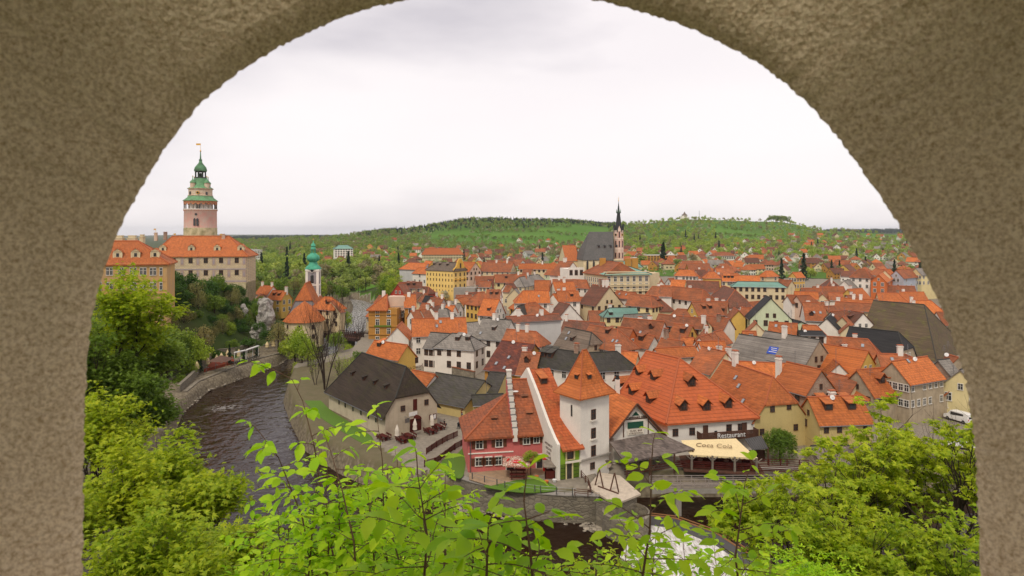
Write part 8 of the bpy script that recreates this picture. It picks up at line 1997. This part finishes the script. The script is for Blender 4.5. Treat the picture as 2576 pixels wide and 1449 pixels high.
for x,y,rz,c,v,l in((2412,1060,1.9,'whitep',1,'white van parked at the upper right beside the maples'),(2405,1036,2.5,'redp',0,'red car parked behind the white van at the right'),(2425,1018,2.4,'silver',0,'silver car parked behind the red car at the right'),(2395,1008,2.6,'graycar',0,'dark car parked in front of the cream house at the right edge'),(2290,1150,2.2,'whitep',1,'white van with printed side seen between the maple branches'),(2420,1128,2.4,'whitep',0,'white car nearest the right arch edge'),(2440,1112,2.4,'graycar',0,'dark car beside the white car at the right arch edge')):
    p=PZ(x,y,0); car((p.x,p.y,lz(p.x,p.y)+.02),rz,c,l,bool(v))
for x,c,l in((2214,'carblue','dark blue car in the row before the coloured houses'),(2254,'graycar','dark grey car in the row before the coloured houses'),(2288,'graycar','blackish car before the grey blue house'),(2304,'whitep','white car before the yellow house with slate roof'),(2325,'redp','red car at the right end of the street row')):
    D=322; X=(x-1288)*D/F; car((X,D,lz(X,D)+.05),0.1,c,l)
# shed with shingle roof behind the right maples
u=Vector((1,.05,0)).normalized(); p0=PZ(2190,1130,3); 
house((p0.x,p0.y),(1,.03),18,5,0,2.2,3.6,'porch','N','gg',label='long low open shed with grey shingle roof behind the right maples',name='open_shed',cat='shed',nowin=True)
fence_path('bank_railing',[(1905,1172,0),(1980,1172,0),(2060,1176,0),(2150,1182,0)],1.0,'brown wooden railing along the bank right of the willow','redwood',slats=False,t=.045,rails=(.35,.65,1.0))
o=MB().box(PZ(2220,1256,0)+Vector((0,0,.4)),(1.6,1.0,.5)).box(PZ(2220,1256,0)+Vector((0,0,.7)),(1.8,1.1,.1)).build('blue_boat','blue'); tag(o,'blue upturned boat on the bank behind the maple branches','boat')
# ---------------------------------------------------------------- labels for the houses without one
LM=[('the large cream gabled house with three chimneys',1495,745),('the golden yellow hall',1110,700),('the cream palace',1580,700),('the ochre brown hotel',965,800),('the white tower house',1470,990),('the big restaurant roof',1680,950),('the huge mossy brewery roof',2290,800),
('the brown barn',960,950),('the onion domed tower',788,700),('the gothic church',1510,620),('the green copper roofed school',1900,710),('the yellow lettered gable',1010,890),('the pale green house',1930,770),('the grey slate roofed house',1900,860),('the pink house',1290,1000),
('the sandy yellow mill',1960,980),('the white curved wall',1370,820),('the brown shingle roofed house',1450,840),('the street of coloured houses',2240,690),('the lookout hill',1740,560),('the far meadow',1300,600),('the bare terrace wall',1170,800),('the castle',600,640),('the dark conifer',1669,640),('the brick gabled house',2050,950)]
RW={'O':'bright orange','R':'weathered orange','B':'brown red','M':'mottled maroon','S':'grey slate','Q':'brown shingle','D':'dark shingle','K':'black','T':'green copper'}
used={}
for o,x,y,wl,rf_,en,L,nc in PLACED:
    sz='small' if L<9.5 else ('long' if L>18 else '')
    sh='hipped' if 'hh' in en else 'gabled'
    wn=WN.get(wl,'patched brick' if wl=='brick' else 'plain')
    lm=sorted(LM,key=lambda l:(l[1]-x)**2+((l[2]-y)*1.6)**2)
    l=lm[0]; dx,dy=x-l[1],(y-l[2])*1.6
    rel=('right of' if dx>0 else 'left of') if abs(dx)>abs(dy) else ('in front of' if dy>0 else 'behind')
    ch=['','with one chimney ','with two chimneys ','with three chimneys '][min(nc,3)]
    lab=' '.join(f"{sz} {wn} house with {RW.get(rf_,'orange')} {sh} roof {ch}{rel} {l[0]}".split())
    used.setdefault(lab,[]).append((x,y,o,lm[1][0]))
ORD=['leftmost','second from the left','third from the left','fourth from the left','fifth from the left','sixth from the left','seventh from the left','eighth from the left','ninth from the left','tenth from the left','eleventh from the left','twelfth from the left','thirteenth from the left','fourteenth from the left','fifteenth from the left']
for lab,l in used.items():
    l.sort(key=lambda t:t[0])
    for i,(x,y,o,_) in enumerate(l):
        o['label']=lab if len(l)==1 else (lab+', '+('leftmost' if i==0 else 'rightmost' if i==len(l)-1 else ORD[min(i,14)]))
        w=o['label'].split()
        if len(w)>16: o['label']=o['label'].replace('with one chimney ','').replace('with two chimneys ','').replace('with three chimneys ','').replace(' house with ',' house, ').replace(' from the left','').replace('house, ','house, ')
for o in COL.objects:
    if o.parent is None and 'label' in o.keys():
        w=o['label'].split()
        if len(w)>16: w=[q for q in w if q not in('the','gabled','hipped','large')]
        if len(w)>16: w=w[:16]
        o['label']=' '.join(w)
seen={}
for o in COL.objects:
    if o.parent is None and 'label' in o.keys() and 'group' not in o.keys(): seen.setdefault(o['label'],[]).append(o)
for lab,l in seen.items():
    if len(l)>1:
        l.sort(key=lambda o:px(o.location)[0])
        for i,o in enumerate(l): w=lab.split()[:12]; o['label']=' '.join(w)+', '+['leftmost one','second from left','third from left','fourth from left'][min(i,3)]
ls={}
for o in COL.objects:
    if o.parent is None and 'category' in o.keys(): ls.setdefault(o.get('label'),[]).append(o)
for lab,l in ls.items():
    if len(l)>1 and lab:
        if not all('group' in o.keys() for o in l): print('DUP',lab,len(l))
bad=[o['label'] for o in COL.objects if 'label' in o.keys() and not 4<=len(o['label'].split())<=16]
print('long labels',len(bad),bad[:5]); print('objects',len(COL.objects))

def haze():
    m=bpy.data.materials.new('haze_air'); m.use_nodes=True; nt=m.node_tree; nt.nodes.clear(); o_=nt.nodes.new('ShaderNodeOutputMaterial'); v=nt.nodes.new('ShaderNodeVolumePrincipled')
    v.inputs['Color'].default_value=(.86,.92,1,1); v.inputs['Density'].default_value=.00005; v.inputs['Anisotropy'].default_value=.1; nt.links.new(v.outputs[0],o_.inputs['Volume'])
    o=MB().box((0,5800,30),(29000,13000,200)).build('haze',m); tag(o,'thin spring haze in the air over the valley',kind='stuff')
haze()
